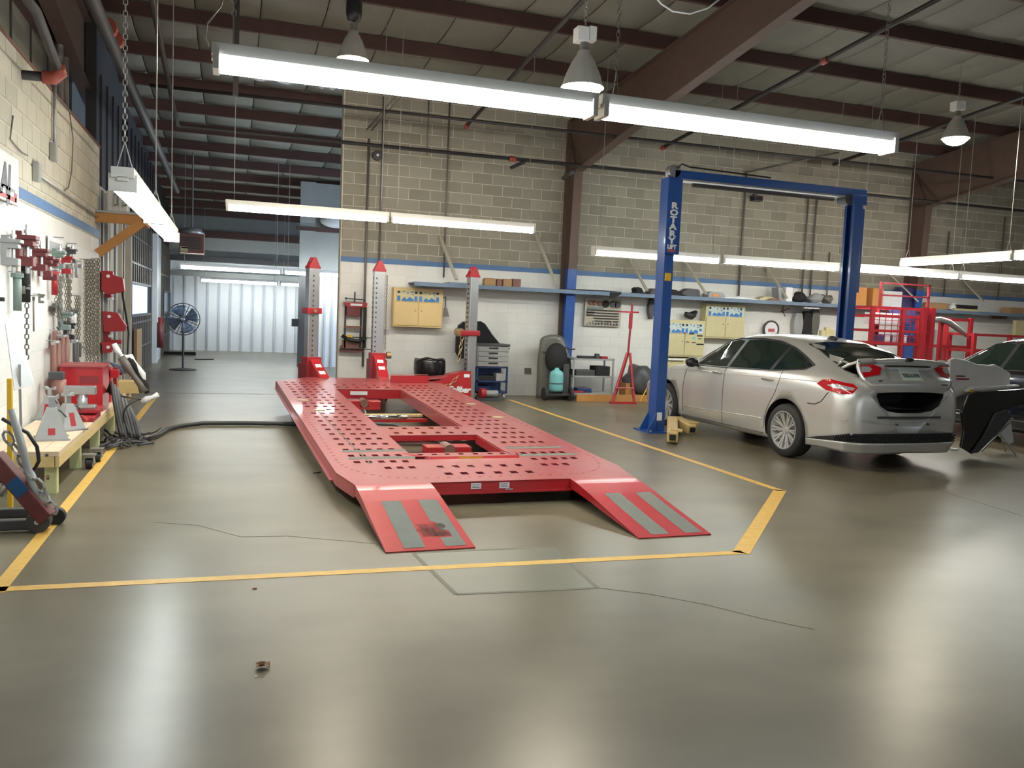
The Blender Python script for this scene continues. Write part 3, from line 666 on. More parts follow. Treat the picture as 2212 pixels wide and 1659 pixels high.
# far end with cut corners
g = MB(); far = [(-1.36, 7.08), (1.30, 7.08), (1.24, 7.2), (.88, 7.64), (-.78, 7.72)]
g.v = [Vector((x, y, zd(y))) for x, y in far]+[Vector((x, y, zd(y)-.012)) for x, y in far]; n = 5
g.face(list(range(5))); g.face([n+i for i in range(5)][::-1])
for i in range(5): j = (i+1) % 5; g.face([i, n+i, n+j, j])
g.build('deck_end_plate', 'rack', rk, local=True)
patch('deck_holes_row', -.5, .62, 7.20, 7.30, [-.34, -.19, -.03, .12, .27, .54], [7.25]) if False else None
g = MB()
for x, y in [(-.34, 7.25), (-.19, 7.25), (-.03, 7.26), (.12, 7.26), (.27, 7.27), (.54, 7.28), (-.34, 7.54), (-.2, 7.54), (-.03, 7.56), (.13, 7.57), (-.99, 7.24), (-.88, 7.24), (-.77, 7.24)]: g.box(x-.028, x+.028, y-.045, y+.045, zd(y)-.02, zd(y)+.0012)
g.build('socket_hole', 'rackdk', rk, local=True)['kind'] = 'stuff'
# bevelled lip in front of the near opening, with yellow mark
g = MB(); g.v = [Vector(p) for p in ((-.62, 1.22, zd(1.22)+.004), (.56, 1.22, zd(1.22)+.004), (.50, .93, zd(.93)+.022), (-.40, .93, zd(.93)+.022), (-.40, .91, zd(.91)), (.50, .91, zd(.91)), (.60, 1.22, zd(1.22)), (-.66, 1.22, zd(1.22)), (-.54, 1.04, zd(1.04)), (.48, 1.04, zd(1.04)))]
g.face([3, 2, 5, 4]); g.face([0, 3, 4, 7]); g.face([2, 1, 6, 5]); g.face([3, 8, 9, 2])
g.build('raised_lip', 'rackf', rk, local=True)
MB().box(-.12, .12, .905, .91, zd(.91)+.006, zd(.91)+.02).build('yellow_mark', 'toolyel', rk, local=True)
# side rails, cross beams, opening walls
def rail(name, pts, h, wd, m_='rack', dz=-.012, label=None):
    for a, b in zip(pts, pts[1:]):
        a, b = Vector(a), Vector(b); d = (b-a).normalized(); nn = Vector((-d.y, d.x))*wd
        g = MB(); P4 = [a, b, b+nn, a+nn]
        g.v = [Vector((p.x, p.y, zd(p.y)+dz)) for p in P4]+[Vector((p.x, p.y, zd(p.y)+dz-h)) for p in P4]
        for q in ((0,1,2,3),(7,6,5,4),(0,4,5,1),(1,5,6,2),(2,6,7,3),(3,7,4,0)): g.face(list(q))
        g.build(name, m_, rk, local=True, label=label)
rail('side_rail', [(-1.35, 7.08), (-1.35, .44), (-1.266, 0)], .10, .02)
rail('side_rail', [(1.266, 0), (1.35, .44), (1.35, 7.08)], .10, .02)
for xa, xb in ((-1.32, -.56), (.48, 1.32)): rail('hole_darkening_sheet', [(xa, 7.0), (xa, .5)], .006, (xb-xa), 'rackdk', dz=-.075)  # dark sheet added beneath the plates so the holes show dark
rail('hole_darkening_sheet', [(-1.2, .66), (-1.2, .06)], .006, 2.4, 'rackdk', dz=-.078); rail('hole_darkening_sheet', [(-.52, 2.74), (-.52, 2.22)], .006, .95, 'rackdk', dz=-.075)
rail('side_flange', [(-1.35, 7.08), (-1.35, .60)], .012, -.03, dz=-.10); 
rail('side_rail', [(-.78, 7.72), (-1.36, 7.08)], .10, .02); rail('side_rail', [(.88, 7.64), (-.78, 7.72)], .10, .02); rail('side_rail', [(1.30, 7.08), (.88, 7.64)], .10, .02)
rail('front_beam', [(-.64, -.02), (.64, -.02)], .088, .012, 'rackf', dz=0)
rail('front_beam_foot', [(-.64, -.05), (.64, -.05)], .012, .06, 'rackf', dz=-.088)
for x in (-.54, .46): rail('inner_beam', [(x, 1.2), (x, 2.19)], .085, .012, 'rackf'); rail('inner_beam', [(x, 2.75), (x, 6.13)], .14, .012, 'rack')
for y, hh in ((2.19, .05), (6.13, .13)): rail('cross_beam', [(-.54, y), (.46, y)], hh, .012, 'rackf')
for y in (2.75, 1.2): rail('cross_beam', [(.46, y), (-.54, y)], .10, .012, 'rackf')
rail('bump_stop', [(.50, 7.12), (1.14, 7.12)], .001, .07, 'rackf', dz=.13); g = MB().box(.50, 1.14, 7.08, 7.19, zd(7.1), zd(7.1)+.115); g.build('wheel_stop', 'rackf', rk, local=True, bevel=.006)
# ramps
prof = [(.0, .2), (-.08, .196), (-.18, .187), (-.42, .152), (-.70, .104), (-1.0, .055), (-1.31, .008)]
for s, x0, x1 in ((-1, -1.264, -.636), (1, .636, 1.264)):
    g = MB(); n = len(prof)
    for y, z in prof: g.v += [Vector((x0, y, z)), Vector((x1, y, z)), Vector((x0, y, z-.008)), Vector((x1, y, z-.008))]
    for k in range(n-1):
        a = 4*k; b = a+4; g.face([a, b, b+1, a+1]); g.face([a+2, a+3, b+3, b+2]); g.face([a, a+2, b+2, b]); g.face([a+1, b+1, b+3, a+3])
    g.face([4*n-4, 4*n-2, 4*n-1, 4*n-3])
    rp = g.build('ramp', 'rackf', rk, local=True, fix=True); WP[rp.name] = Vector((0,0,0))
    low = [(y, max(.003, z-.085*(1-min(1, (-y)/1.31))-.004)) for y, z in prof]
    for x in (x0, x1-.014):
        g = MB(); g.prism([(y, z-.003) for y, z in prof]+low[::-1], .014, 'x', x); g.build('ramp_side', 'rackf', rp, local=True)
    MB().box(x0, x1, -.03, .17, .10, .187).build('ramp_hinge_block', 'rackf', rk, local=True)
    zr = lambda y: next(p[1]+(q[1]-p[1])*(y-p[0])/(q[0]-p[0]) for p, q in zip(prof, prof[1:]) if q[0] <= y <= p[0])
    for k, (a, b) in enumerate(((.135, .285), (.425, .575))):
        ys = [-.43, -.55, -.70, -.85, -1.0, -1.12, -1.27]
        g = MB()
        for i in range(6):
            y0, y1 = ys[i], ys[i+1]; xa, xb = x0+a, x0+b
            if s < 0 and k == 1:      # the grip strip worn away by tyres
                if i == 3: xa += .03
                if i == 4: xa += .09
                if i == 5: xa -= .0
            nn = len(g.v); g.v += [Vector((xa, y0, zr(y0)+.0015)), Vector((xb, y0, zr(y0)+.0015)), Vector((xb, y1, zr(y1)+.0015)), Vector((xa, y1, zr(y1)+.0015))]; g.face([nn, nn+3, nn+2, nn+1])
        g.build('grip_strip', 'grip', rp, local=True)
    if s < 0:
        g = MB().grid(lambda u, v: (x0+.30+.20*u+.02*math.sin(9*v), -.88-.22*v, zr(-.88-.22*v)+.0022), 6, 4); g.build('tyre_scuff', 'scuff', rp, local=True)
# grip tape across the lanes near the front, oval stickers, thin tape line
for x0, x1, y in ((-1.17, -.55, 1.36), (-1.16, -.53, 1.02), (.52, 1.15, 1.41), (.50, 1.16, 1.03)):
    g = MB(); h = .05
    g.v = [Vector((x0, y-h, zd(y-h)+.0015)), Vector((x1, y-h, zd(y-h)+.0015)), Vector((x1+.02, y+h, zd(y+h)+.0015)), Vector((x0+.02, y+h, zd(y+h)+.0015))]; g.face([0, 1, 2, 3]); g.build('grip_tape', 'grip', rk, local=True)
for x, y in ((-1.15, 4.89), (-1.05, 4.02), (1.13, 4.6), (1.13, 3.42)):
    MB().lathe([(0, 0), (.075, 0), (.075, .002), (0, .002)], (x, y, zd(y)+.001), 16).build('oval_sticker', 'cream2', rk, local=True)
o = MB().prism([(-1.0, .78), (-.985, .78), (-1.075, 3.9), (-1.085, 3.9)], .0012, 'z', 0).build('centre_tape', 'grip', rk, local=True)
for v in o.data.vertices: v.co.z += zd(v.co.y)+.001
# bolt-slot dots along the lane edges (laser cut)
g = MB()
pts = [(-1.27, 1.0+.16*k) for k in range(20)]+[(1.27, 1.0+.16*k) for k in range(20)]
pts += [(-1.27+.55*(1-math.cos(a)), .95-.78*math.sin(a)) for a in [PI/2*k/12 for k in range(13)]]+[(1.27-.55*(1-math.cos(a)), .95-.78*math.sin(a)) for a in [PI/2*k/12 for k in range(13)]]
pts += [(-.62+.095*k, .155) for k in range(14)]
for x, y in pts: g.box(x-.014, x+.014, y-.006, y+.006, zd(y)-.001, zd(y)+.0012)
g.build('slot_row', 'rackdk', rk, local=True)['kind'] = 'stuff'
# stickers
for x in (-.235, .02): 
    lb = MB().box(x-.045, x+.045, -.024, -.0205, .135, .185).build('warning_sticker', 'label', rk, local=True)
    for k in range(3): MB().box(x-.035, x+.03, -.0255, -.024, .146+k*.013, .149+k*.013).build('print_line', 'signgrey', lb, local=True)
MB().box(.03, .10, -.024, -.0205, .118, .132).build('grey_sticker', 'steelp', rk, local=True)
g = MB().box(-.33, -.07, 6.112, 6.119, zd(6.12)-.085, zd(6.12)-.03).build('long_label', 'label', rk, local=True)
# anchoring clamps seen in the two openings, floor beams and hoses
for yc, xs, zz in ((1.62, -.01, .225), (5.5, -.22, .28)):
    cl = MB(); cl.box(xs-.24, xs-.06, yc, yc+.22, zz-.10, zz).box(xs+.06, xs+.24, yc, yc+.22, zz-.10, zz).box(xs-.24, xs+.24, yc, yc+.22, zz-.13, zz-.09)
    k = cl.build('centre_clamp', 'rackf', rk, local=True, bevel=.006)
    MB().cyl((xs, yc-.01, zz-.035), (xs, yc+.23, zz-.035), .062, n=16).build('clamp_socket', 'rust', k, local=True)
    MB().cyl((xs, yc+.05, zz-.09), (xs, yc-.20, zz-.19), .012, n=8).build('clamp_bolt', 'steel', k, local=True)
MB().box(-.5, .44, 4.35, 4.45, .12, .16).build('under_beam', 'rackf', rk, local=True); MB().box(-.5, .44, 4.62, 4.72, .16, .19).build('under_beam', 'wood', rk, local=True)
MB().box(-.5, .44, 3.1, 3.35, .04, .15).build('under_beam', 'rackdk', rk, local=True)
MB().box(-.52, .44, 1.35, 1.42, .09, .13).build('under_beam', 'ply', rk, local=True)
MB().cyl((-.45, 4.1, .22), (.1, 4.12, .22), .03, n=12).build('hydraulic_ram', 'chrome', rk, local=True, smooth=True)
for k in range(4): MB().tube([(-.5, 3.75-.05*k, .2), (-.2, 3.72-.04*k, .19), (.05, 3.6-.06*k, .14), (.25, 3.3-.1*k, .05), (.4, 3.0-.1*k, .03)], .014, 6).build('hydraulic_line', 'hose', rk, local=True, smooth=True)
for x in (-1.05, 1.05):
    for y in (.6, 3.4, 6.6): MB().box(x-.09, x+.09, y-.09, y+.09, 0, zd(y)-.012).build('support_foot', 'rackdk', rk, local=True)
MB().box(-1.2, -.9, 3.0, 3.8, .01, .2).build('lift_leg', 'rackdk', rk, local=True)

# ---- pulling towers ------------------------------------------------
def tower(x, y, z0, z1, rz, label, base=True, collar=None, wd=.20, turn=0):
    t = T('pulling_tower', label, 'pulling tower', (x, y, 0), rz)
    MB().box(-wd/2, wd/2, -.08, .08, z0, z1).build('column', 'steel', t, local=True, bevel=.012)
    g = MB(); n = int((z1-z0-.2)/.085)
    for k in range(n):
        z = z0+.15+k*.085
        if base: g.box(-.03-turn, -.005-turn, -.083, -.079, z, z+.03)
        if turn or not base: g.box(-wd/2-.003, -wd/2+.002, -.03, .03, z, z+.035)
    g.build('index_slot', 'dark', t, local=True)['kind'] = 'stuff'
    MB().prism([(-.055, z1), (.055, z1), (.07, z1-.02)], .001, 'y', 0) if False else None
    h = MB().prism([(-.105, z1), (.105, z1), (.08, z1+.05), (.03, z1+.16), (-.02, z1+.16), (-.075, z1+.05)], .03, 'y', -.07).prism([(-.105, z1), (.105, z1), (.08, z1+.05), (.03, z1+.16), (-.02, z1+.16), (-.075, z1+.05)], .03, 'y', .04)
    h.box(-.105, .105, -.085, .085, z1-.03, z1+.01); hd = h.build('head', 'redtool', t, local=True)
    MB().cyl((0, -.05, z1+.08), (0, .05, z1+.08), .04, n=12).build('pulley', 'steel', t, local=True)
    if collar:
        c = MB().box(-wd/2-.035, wd/2+.035, -.115, .115, collar-.05, collar+.05).build('collar', 'redtool', t, local=True, bevel=.008)
        MB().cyl((0, -.14, collar), (0, -.11, collar), .03, n=10).build('pin', 'brass', t, local=True)
    if base:
        MB().prism([(-.68, z0-.36), (-.13, z0-.36), (-.05, z0+.0), (-.12, z0+.10), (-.16, z0+.10), (-.64, z0-.24)], .18, 'x', -.09).build('base_arm', 'rackf', t, local=True, bevel=.006)
        MB().box(-.15, .15, -.15, .18, 0.02, z0+.02).build('foot', 'rackdk', t, local=True)
        MB().box(-.13, .13, -.14, .11, z0-.06, z0+.14).build('base_collar', 'redtool', t, local=True, bevel=.008)
        for k in (0, 1): 
            g = MB(); yy = -.30-.15*k; zz = z0+.10+(yy+.16)*.708
            g.cbox((0, yy, zz+.003), (.11, .085, .004), Matrix.Rotation(R(35.3), 3, 'X')); g.build('base_label', 'label', t, local=True)
    for sx in (-1, 1): MB().cyl((sx*.16, 0, .05), (sx*.20, 0, .05), .05, n=12).build('caster', 'black', t, local=True)
    return t
tower(1.32, 14.95, .62, 2.30, R(20), 'leftmost chrome pulling tower with a red collar halfway up', collar=1.55)
t = tower(2.46, 14.95, .72, 2.31, R(2), 'middle chrome pulling tower with its red collar at the foot', turn=.04)
MB().cyl((.16, -.05, .82), (.24, -.05, .82), .06, n=14).build('chain_roller', 'brass', t, local=True)
g = links(MB(), [(.12, -.09, 2.22), (.12, -.09, .9)], .014, .005); g.build('chain', 'chain', t, local=True)
MB().box(.10, .19, -.06, .06, 1.18, 1.28).build('valve', 'steel', t, local=True)
t3 = tower(4.15, 14.9, .02, 2.30, R(14), 'right chrome pulling tower standing beside the red branded plate', base=False, wd=.17)
MB().cbox((-.05, 0, 1.26), (.40, .20, .10)).build('collar', 'redtool', t3, local=True, bevel=.02)
MB().cyl((-.24, -.07, 1.27), (-.24, .07, 1.27), .075, n=16).build('chain_roller', 'brass', t3, local=True)
g = links(MB(), [(-.20, -.05, 1.22), (-.22, -.05, 1.05), (-.26, -.05, .72)], .030, .008, 8); g.build('gold_chain', 'brass', t3, local=True)
g = MB(); 
# branded base plate
a0, a1 = P(938, 826, Y=14.55), P(1019, 866, Y=14.9)
pl = [(P(x, y, Y=14.8).x, P(x, y, Y=14.8).z) for x, y in ((948, 822), (975, 808), (1000, 803), (1017, 801), (1017, 868), (1000, 868))]
g = MB().prism(pl, .03, 'y', 14.78)
for v in g.v: pass
o = single(g, 'base_plate', 'rackf', 'placeholder', 'plate')
bpy.data.objects.remove(o)
brt = T('tower_base_arm', 'red curved base arm with white script lettering beside the right pulling tower', 'base arm', (3.9, 14.8, 0))
g = MB().prism(pl+[(pl[0][0]-.25, .18), (pl[0][0]-.35, .36)], .035, 'y', 14.78); g.build('side_plate', 'rackf', brt)
g = MB().prism(pl[:4]+[(pl[3][0], pl[3][1]-.02), (pl[2][0], pl[2][1]-.02), (pl[1][0], pl[1][1]-.02), (pl[0][0], pl[0][1]-.02)], .30, 'y', 14.80); g.build('top_plate', 'rack', brt)
g = MB().prism([(pl[0][0]-.45, .42), (pl[1][0]-.05, pl[1][1]-.03), (pl[1][0]-.05, pl[1][1]-.08), (pl[0][0]-.45, .38)], .22, 'y', 14.8); g.build('arm', 'rack', brt)
q = P(963, 846, Y=14.775); text_mesh('Caliber', .15, 'label', brt, (q.x, 14.775, q.z), (1, 0, -.03), (0, 0, 1), 'script_lettering', .002, .4)
q = P(1008, 812, Y=14.775); MB().box(q.x-.05, q.x+.06, 14.772, 14.78, q.z-.03, q.z+.03).build('oval_badge', 'label', brt, bevel=.01)
g = links(MB(), [P(960, 835, Y=14.7), P(972, 832, Y=14.7), P(985, 818, Y=14.7), P(990, 812, Y=14.7)], .028, .008, 8); g.build('gold_chain', 'brass', brt)
# hose from the left wall to the rack
hs = [P(x, y, Z=.03) for x, y in ((292, 935), (305, 945), (322, 948), (342, 940), (362, 927), (390, 920), (440, 914), (520, 914), (600, 915), (660, 917))]
o = single(MB().tube(hs, .028, 8), 'hydraulic_hose', 'hose', 'thick black hose lying across the floor from the left wall to the rack', 'hose', tuple(hs[0]), smooth=True)

# ================================================================ CARS
def interp(tab, y):
    for (a, *va), (b, *vb) in zip(tab, tab[1:]):
        if a <= y <= b:
            t = (y-a)/(b-a); t = t*t*(3-2*t)*.35+t*.65
            return [p+(q-p)*t for p, q in zip(va, vb)]
    return list(tab[0][1:] if y < tab[0][0] else tab[-1][1:])
#  y:      zb    w_sill w_max  w_belt z_belt w_roof z_re   z_top
BODY = [(-1.06, .30, .62, .70, .62, .90, .50, .98, 1.00),
        (-1.00, .24, .74, .80, .72, .94, .58, 1.04, 1.07),
        (-.85, .22, .84, .885, .80, 1.03, .64, 1.10, 1.13),
        (-.70, .21, .88, .905, .83, 1.08, .66, 1.13, 1.155),
        (-.45, .20, .89, .915, .85, 1.095, .67, 1.20, 1.25),
        (-.10, .19, .895, .925, .86, 1.085, .61, 1.345, 1.39),
        (.25, .18, .895, .925, .865, 1.065, .575, 1.43, 1.475),
        (.75, .17, .90, .925, .87, 1.04, .57, 1.475, 1.525),
        (1.20, .17, .90, .925, .87, 1.02, .58, 1.465, 1.52),
        (1.60, .17, .90, .925, .87, 1.005, .60, 1.40, 1.465),
        (1.95, .17, .90, .925, .865, .985, .63, 1.26, 1.33),
        (2.30, .17, .90, .925, .855, .965, .67, 1.10, 1.15),
        (2.55, .18, .90, .925, .84, .95, .68, 1.00, 1.03),
        (2.95, .19, .89, .915, .80, .91, .62, .955, .985),
        (3.35, .20, .86, .89, .73, .84, .52, .89, .92),
        (3.65, .22, .76, .80, .60, .74, .40, .79, .82),
        (3.78, .28, .60, .66, .48, .62, .30, .66, .69)]
def section(y):
    zb, ws, wm, wb_, zbe, wr, zre, zt = interp(BODY, y)
    zm = zb+(zbe-zb)*.52
    pts = [(0, zb), (ws*.6, zb), (ws-.05, zb+.01), (ws, zb+.07), (ws+(wm-ws)*.7, zb+(zm-zb)*.5), (wm, zm), (wm-.004, zm+(zbe-zm)*.45), (wb_+(wm-wb_)*.62, zbe-.055), (wb_, zbe)]
    for t in (.33, .66): pts.append((wb_+(wr-wb_)*t*(.92+.08*t), zbe+(zre-zbe)*t))
    pts += [(wr, zre), (wr*.80, zre+(zt-zre)*.62), (wr*.42, zre+(zt-zre)*.92), (0, zt)]
    return pts
def xside(y, z):
    pts = section(y)[3:12]
    for (xa, za), (xb, zb) in zip(pts, pts[1:]):
        if za <= z <= zb: return xa+(xb-xa)*(z-za)/max(1e-6, zb-za)
    return pts[-1][0] if z > pts[-1][1] else pts[0][0]
def loft(hs=1.0):
    g = MB(); ys = [-1.06, -1.03, -1.0, -.93, -.85, -.78, -.70, -.58, -.45, -.3, -.1, .08, .25, .5, .75, .97, 1.2, 1.4, 1.6, 1.78, 1.95, 2.12, 2.3, 2.43, 2.55, 2.75, 2.95, 3.15, 3.35, 3.5, 3.65, 3.72, 3.78]
    n = None
    for y in ys:
        s = section(y); ring = [(x, z) for x, z in s]+[(-x, z) for x, z in s[-2:0:-1]]; n = len(ring)
        for x, z in ring: g.v.append(Vector((x, y, z*hs)))
    for k in range(len(ys)-1):
        for i in range(n): j = (i+1) % n; g.face([k*n+i, k*n+j, (k+1)*n+j, (k+1)*n+i])
    g.face(list(range(n))[::-1]); g.face([(len(ys)-1)*n+i for i in range(n)])
    return g
def bool_cut(o, cutters):
    for c in cutters:
        m = o.modifiers.new('cut', 'BOOLEAN'); m.operation = 'DIFFERENCE'; m.object = c; m.solver = 'EXACT'
        try: m.material_mode = 'TRANSFER'
        except Exception: pass
    dg = bpy.context.evaluated_depsgraph_get(); me = bpy.data.meshes.new_from_object(o.evaluated_get(dg), preserve_all_data_layers=True, depsgraph=dg)
    o.modifiers.clear(); o.data = me
    for c in cutters: bpy.data.objects.remove(c)
def side_poly(poly, s, off, hs, sub=10, depth=None):
    """outline (y,z) draped on the body side as a fan grid; s=-1 left"""
    g = MB(); cy = sum(p[0] for p in poly)/len(poly); cz = sum(p[1] for p in poly)/len(poly)
    dense = []
    for (a, b), (c, d) in zip(poly, poly[1:]+poly[:1]):
        for k in range(sub): dense.append((a+(c-a)*k/sub, b+(d-b)*k/sub))
    n = len(dense); R_ = 5
    for r in range(R_+1):
        for (y, z) in dense:
            yy, zz = cy+(y-cy)*(1-r/R_), cz+(z-cz)*(1-r/R_); g.v.append(Vector((s*(xside(yy, zz)+off), yy, zz*hs)))
    for r in range(R_):
        for i in range(n): j = (i+1) % n; g.face([r*n+i, r*n+j, (r+1)*n+j, (r+1)*n+i] if s > 0 else [r*n+i, (r+1)*n+i, (r+1)*n+j, r*n+j])
    return g
def side_line(pts, s, r, hs, off=.001):
    dense = []
    for a, b in zip(pts, pts[1:]):
        for k in range(6): dense.append((a[0]+(b[0]-a[0])*k/6, a[1]+(b[1]-a[1])*k/6))
    dense.append(pts[-1])
    return MB().tube([(s*(xside(y, z)+off), y, z*hs) for y, z in dense], r, 5)
def wheel(parent, x, y, s, r=.335, rim_m='alloy'):
    w_ = MB(); wd = .115
    w_.lathe([(r*.70, -wd), (r*.93, -wd), (r*.985, -wd*.75), (r, -wd*.4), (r, wd*.4), (r*.985, wd*.75), (r*.93, wd), (r*.70, wd), (r*.68, 0), (r*.70, -wd)], (0, 0, 0), 40, 'x')
    for v in w_.v: v += Vector((x-s*wd, y, r))
    ty = w_.build('wheel', 'rubber', parent, local=True, smooth=True)
    b = MB(); b.lathe([(r*.715, 0), (r*.72, .03), (r*.67, .03), (r*.66, -.13), (0, -.13)], (0, 0, 0), 40, 'x')
    if s < 0:
        for v in b.v: v.x = -v.x
    for v in b.v: v += Vector((x+s*(-.028), y, r))
    b.build('rim_barrel', 'steelp', ty, local=True, smooth=True)
    g = MB(); xo = x-s*.012
    for k in range(10):
        a = 2*PI*k/10
        for da in (-.075, .075):
            c0 = Vector((xo-s*.03, y+math.cos(a+da*.5)*r*.12, r+math.sin(a+da*.5)*r*.12)); c1 = Vector((xo, y+math.cos(a+da*1.4)*r*.70, r+math.sin(a+da*1.4)*r*.70))
            d = (c1-c0).normalized(); nn = d.cross(Vector((1, 0, 0))).normalized()*.009; dp = Vector((s*.014, 0, 0)); b0 = len(g.v)
            g.v += [c0-nn, c0+nn, c1+nn*1.3, c1-nn*1.3, c0-nn-dp, c0+nn-dp, c1+nn*1.3-dp, c1-nn*1.3-dp]
            for q in ((0,1,2,3),(4,7,6,5),(0,4,5,1),(1,5,6,2),(2,6,7,3),(3,7,4,0)): g.face([b0+i for i in q])
    g.lathe([(0, .012), (r*.10, .008), (r*.15, -.012), (r*.15, -.03)], (0, 0, 0), 18, 'x') if False else g.cyl((xo-s*.045, y, r), (xo-s*.012, y, r), r*.16, r*.12, 18)
    g.tube([(xo, y+math.cos(2*PI*k/40)*r*.71, r+math.sin(2*PI*k/40)*r*.71) for k in range(40)], .007, 6, closed=True)
    g.build('spokes', rim_m, ty, local=True)
    MB().cyl((x-s*.12, y, r), (x-s*.13, y, r), r*.42, n=20).build('brake_disc', 'steel', ty, local=True)
    return ty
def car(label, loc, rz, paint, hs=1.0, open_lid=True):
    t = T('car', label, 'car', loc, rz)
    body = loft(hs).build('body', paint, t, local=True, smooth=True, fix=True)
    body.data.materials.append(M['blackm'])
    cuts = []
    def cutter(g):
        me = g.mesh('cutter'); me.materials.append(M[paint]); me.materials.append(M['blackm'])
        for p in me.polygons: p.material_index = 1
        bm = bmesh.new(); bm.from_mesh(me); bmesh.ops.recalc_face_normals(bm, faces=bm.faces); bm.to_mesh(me); bm.free()
        o = bpy.data.objects.new('cutter', me); C.objects.link(o); o.parent = t; cuts.append(o)
    for s in (-1, 1):
        for y in (0, 2.85):
            cutter(MB().cyl((s*.60, y, .345), (s*1.10, y, .345), .385, n=40))
    if open_lid:
        # trunk opening: U shape through deck and rear face
        U = [(-.50, 1.6), (-.50, .86), (-.44, .76), (-.33, .70), (-.15, .675), (.15, .675), (.33, .70), (.44, .76), (.50, .86), (.50, 1.6)]
        cutter(MB().prism(U, 1.0, 'y', -1.5))
        cutter(MB().prism([(-.62, 1.6), (-.62, .90), (.62, .90), (.62, 1.6)], .36, 'y', -.90))
    bpy.context.view_layer.update()
    bool_cut(body, cuts)
    # glazing, all draped on the body side
    for s in (-1, 1):
        side_poly([(2.26, 1.0), (2.02, 1.19), (1.66, 1.385), (1.40, 1.43), (.95, 1.448), (.55, 1.425), (.22, 1.355), (-.1, 1.245), (-.28, 1.17), (-.2, 1.115), (.3, 1.062), (1.34, 1.022)], s, .002, hs, 5).build('window_surround', 'black', t, local=True, smooth=True)
        gl = [[(2.20, 1.015), (1.38, 1.035), (1.30, 1.40), (1.42, 1.41), (1.62, 1.375), (1.90, 1.235)],
              [(1.30, 1.035), (.42, 1.065), (.36, 1.375), (.62, 1.415), (.95, 1.43), (1.22, 1.41)],
              [(.35, 1.07), (.02, 1.09), (-.20, 1.135), (-.27, 1.165), (-.17, 1.20), (.05, 1.28), (.29, 1.355)]]
        for p in gl: side_poly(p, s, .004, hs).build('side_window', 'carglass', t, local=True, smooth=True)
        frame_ = [(2.30, 1.0), (2.02, 1.20), (1.66, 1.39), (1.40, 1.435), (.95, 1.452), (.55, 1.43), (.22, 1.36), (-.1, 1.25), (-.30, 1.17), (-.22, 1.11), (.3, 1.06), (1.34, 1.02), (2.30, .998)]
        side_line(frame_, s, .009, hs).build('window_trim', 'black', t, local=True, smooth=True)
        side_line([(2.34, .30), (2.36, .60), (2.32, .97)], s, .0045, hs, 0).build('door_seam', 'blackm', t, local=True)
        side_line([(1.33, .25), (1.33, .7), (1.34, 1.02)], s, .0045, hs, 0).build('door_seam', 'blackm', t, local=True)
        side_line([(.42, .30), (.36, .55), (.20, .80), (.14, 1.0), (.15, 1.08)], s, .0045, hs, 0).build('door_seam', 'blackm', t, local=True)
        side_line([(2.36, .24), (.42, .24)], s, .006, hs, .0).build('sill_seam', 'dark', t, local=True)
        side_line([(-.40, .72), (-.52, .72), (-.62, .76), (-.72, .88)], s, .006, hs, .0).build('bumper_seam', 'blackm', t, local=True)
        g = side_line([(2.9, .885), (2.3, .925), (1.3, .945), (.4, .965), (-.3, .985), (-.75, .985)], s, .007, hs, -.003); g.build('shoulder_crease', paint, t, local=True, smooth=True)
        g = side_line([(2.3, .37), (1.4, .40), (.45, .43)], s, .008, hs, -.002); g.build('lower_crease', paint, t, local=True, smooth=True)
        for y in (1.50, .38):
            x = s*(xside(y, .93)+.02); MB().tube([(x-s*.02, y-.11, .935*hs), (x+s*.008, y-.09, .945*hs), (x+s*.012, y, .95*hs), (x+s*.008, y+.09, .945*hs), (x-s*.02, y+.11, .935*hs)], .011, 8).build('door_handle', paint, t, local=True, smooth=True)
        x = s*.98; MB().ball((x, 2.06, 1.045*hs), (.10, .085, .075), 14, 8).cyl((s*.86, 2.08, 1.0*hs), (s*.95, 2.06, 1.03*hs), .025, n=8).build('mirror', 'black', t, local=True, smooth=True)
        MB().box(s*.955-.03, s*.955+.03, 1.95, 2.0, .99*hs, 1.02*hs) if False else None
        for y in (0, 2.85): wheel(t, s*.925, y, s, rim_m='alloy')
        # tail lamp wrapped on the corner
        g = side_poly([(-.52, .965), (-.68, .905), (-.90, .88), (-.985, .885), (-.99, .955), (-.93, 1.0), (-.72, 1.035), (-.60, 1.02)], s, .008, hs, 6); g.build('tail_lamp', 'redlens', t, local=True, smooth=True)
        g = side_poly([(-.68, .965), (-.80, .94), (-.97, .925), (-.975, .955), (-.82, .99)], s, .012, hs, 5); g.build('tail_lamp_clear', 'clearlens', t, local=True, smooth=True)
        # headlamp
        side_poly([(3.2, .76), (3.45, .70), (3.62, .66), (3.60, .72), (3.4, .80)], s, .006, hs, 4).build('headlamp', 'clearlens', t, local=True, smooth=True)
    # windscreen and rear window, draped on the top profile
    def topz(x, y):
        zb, ws, wm, wb_, zbe, wr, zre, zt = interp(BODY, y); u = min(1, abs(x)/wr)
        return (zt-(zt-zre)*(u**2.6))*hs
    def top_panel(y0, y1, w0, w1, name, m_, off=.004, nx=12, ny=10):
        g = MB().grid(lambda u, v: ((w0+(w1-w0)*v)*(2*u-1), y0+(y1-y0)*v, topz((w0+(w1-w0)*v)*(2*u-1), y0+(y1-y0)*v)+off), nx, ny)
        return g.build(name, m_, t, local=True, smooth=True, fix=False)
    top_panel(-.60, .12, .62, .53, 'rear_window', 'carglass', .006)
    top_panel(2.42, 1.62, .64, .53, 'windscreen', 'carglass', .006)
    MB().ball((0, .30, (1.49)*hs), (.035, .09, .035), 10, 6).build('roof_antenna', 'black', t, local=True, smooth=True)
    # lower rear: dark honeycomb band and hanging silver valance
    path = [(.918, -.42), (.908, -.60), (.885, -.80), (.83, -.96), (.68, -1.06), (.42, -1.10), (0, -1.115)]
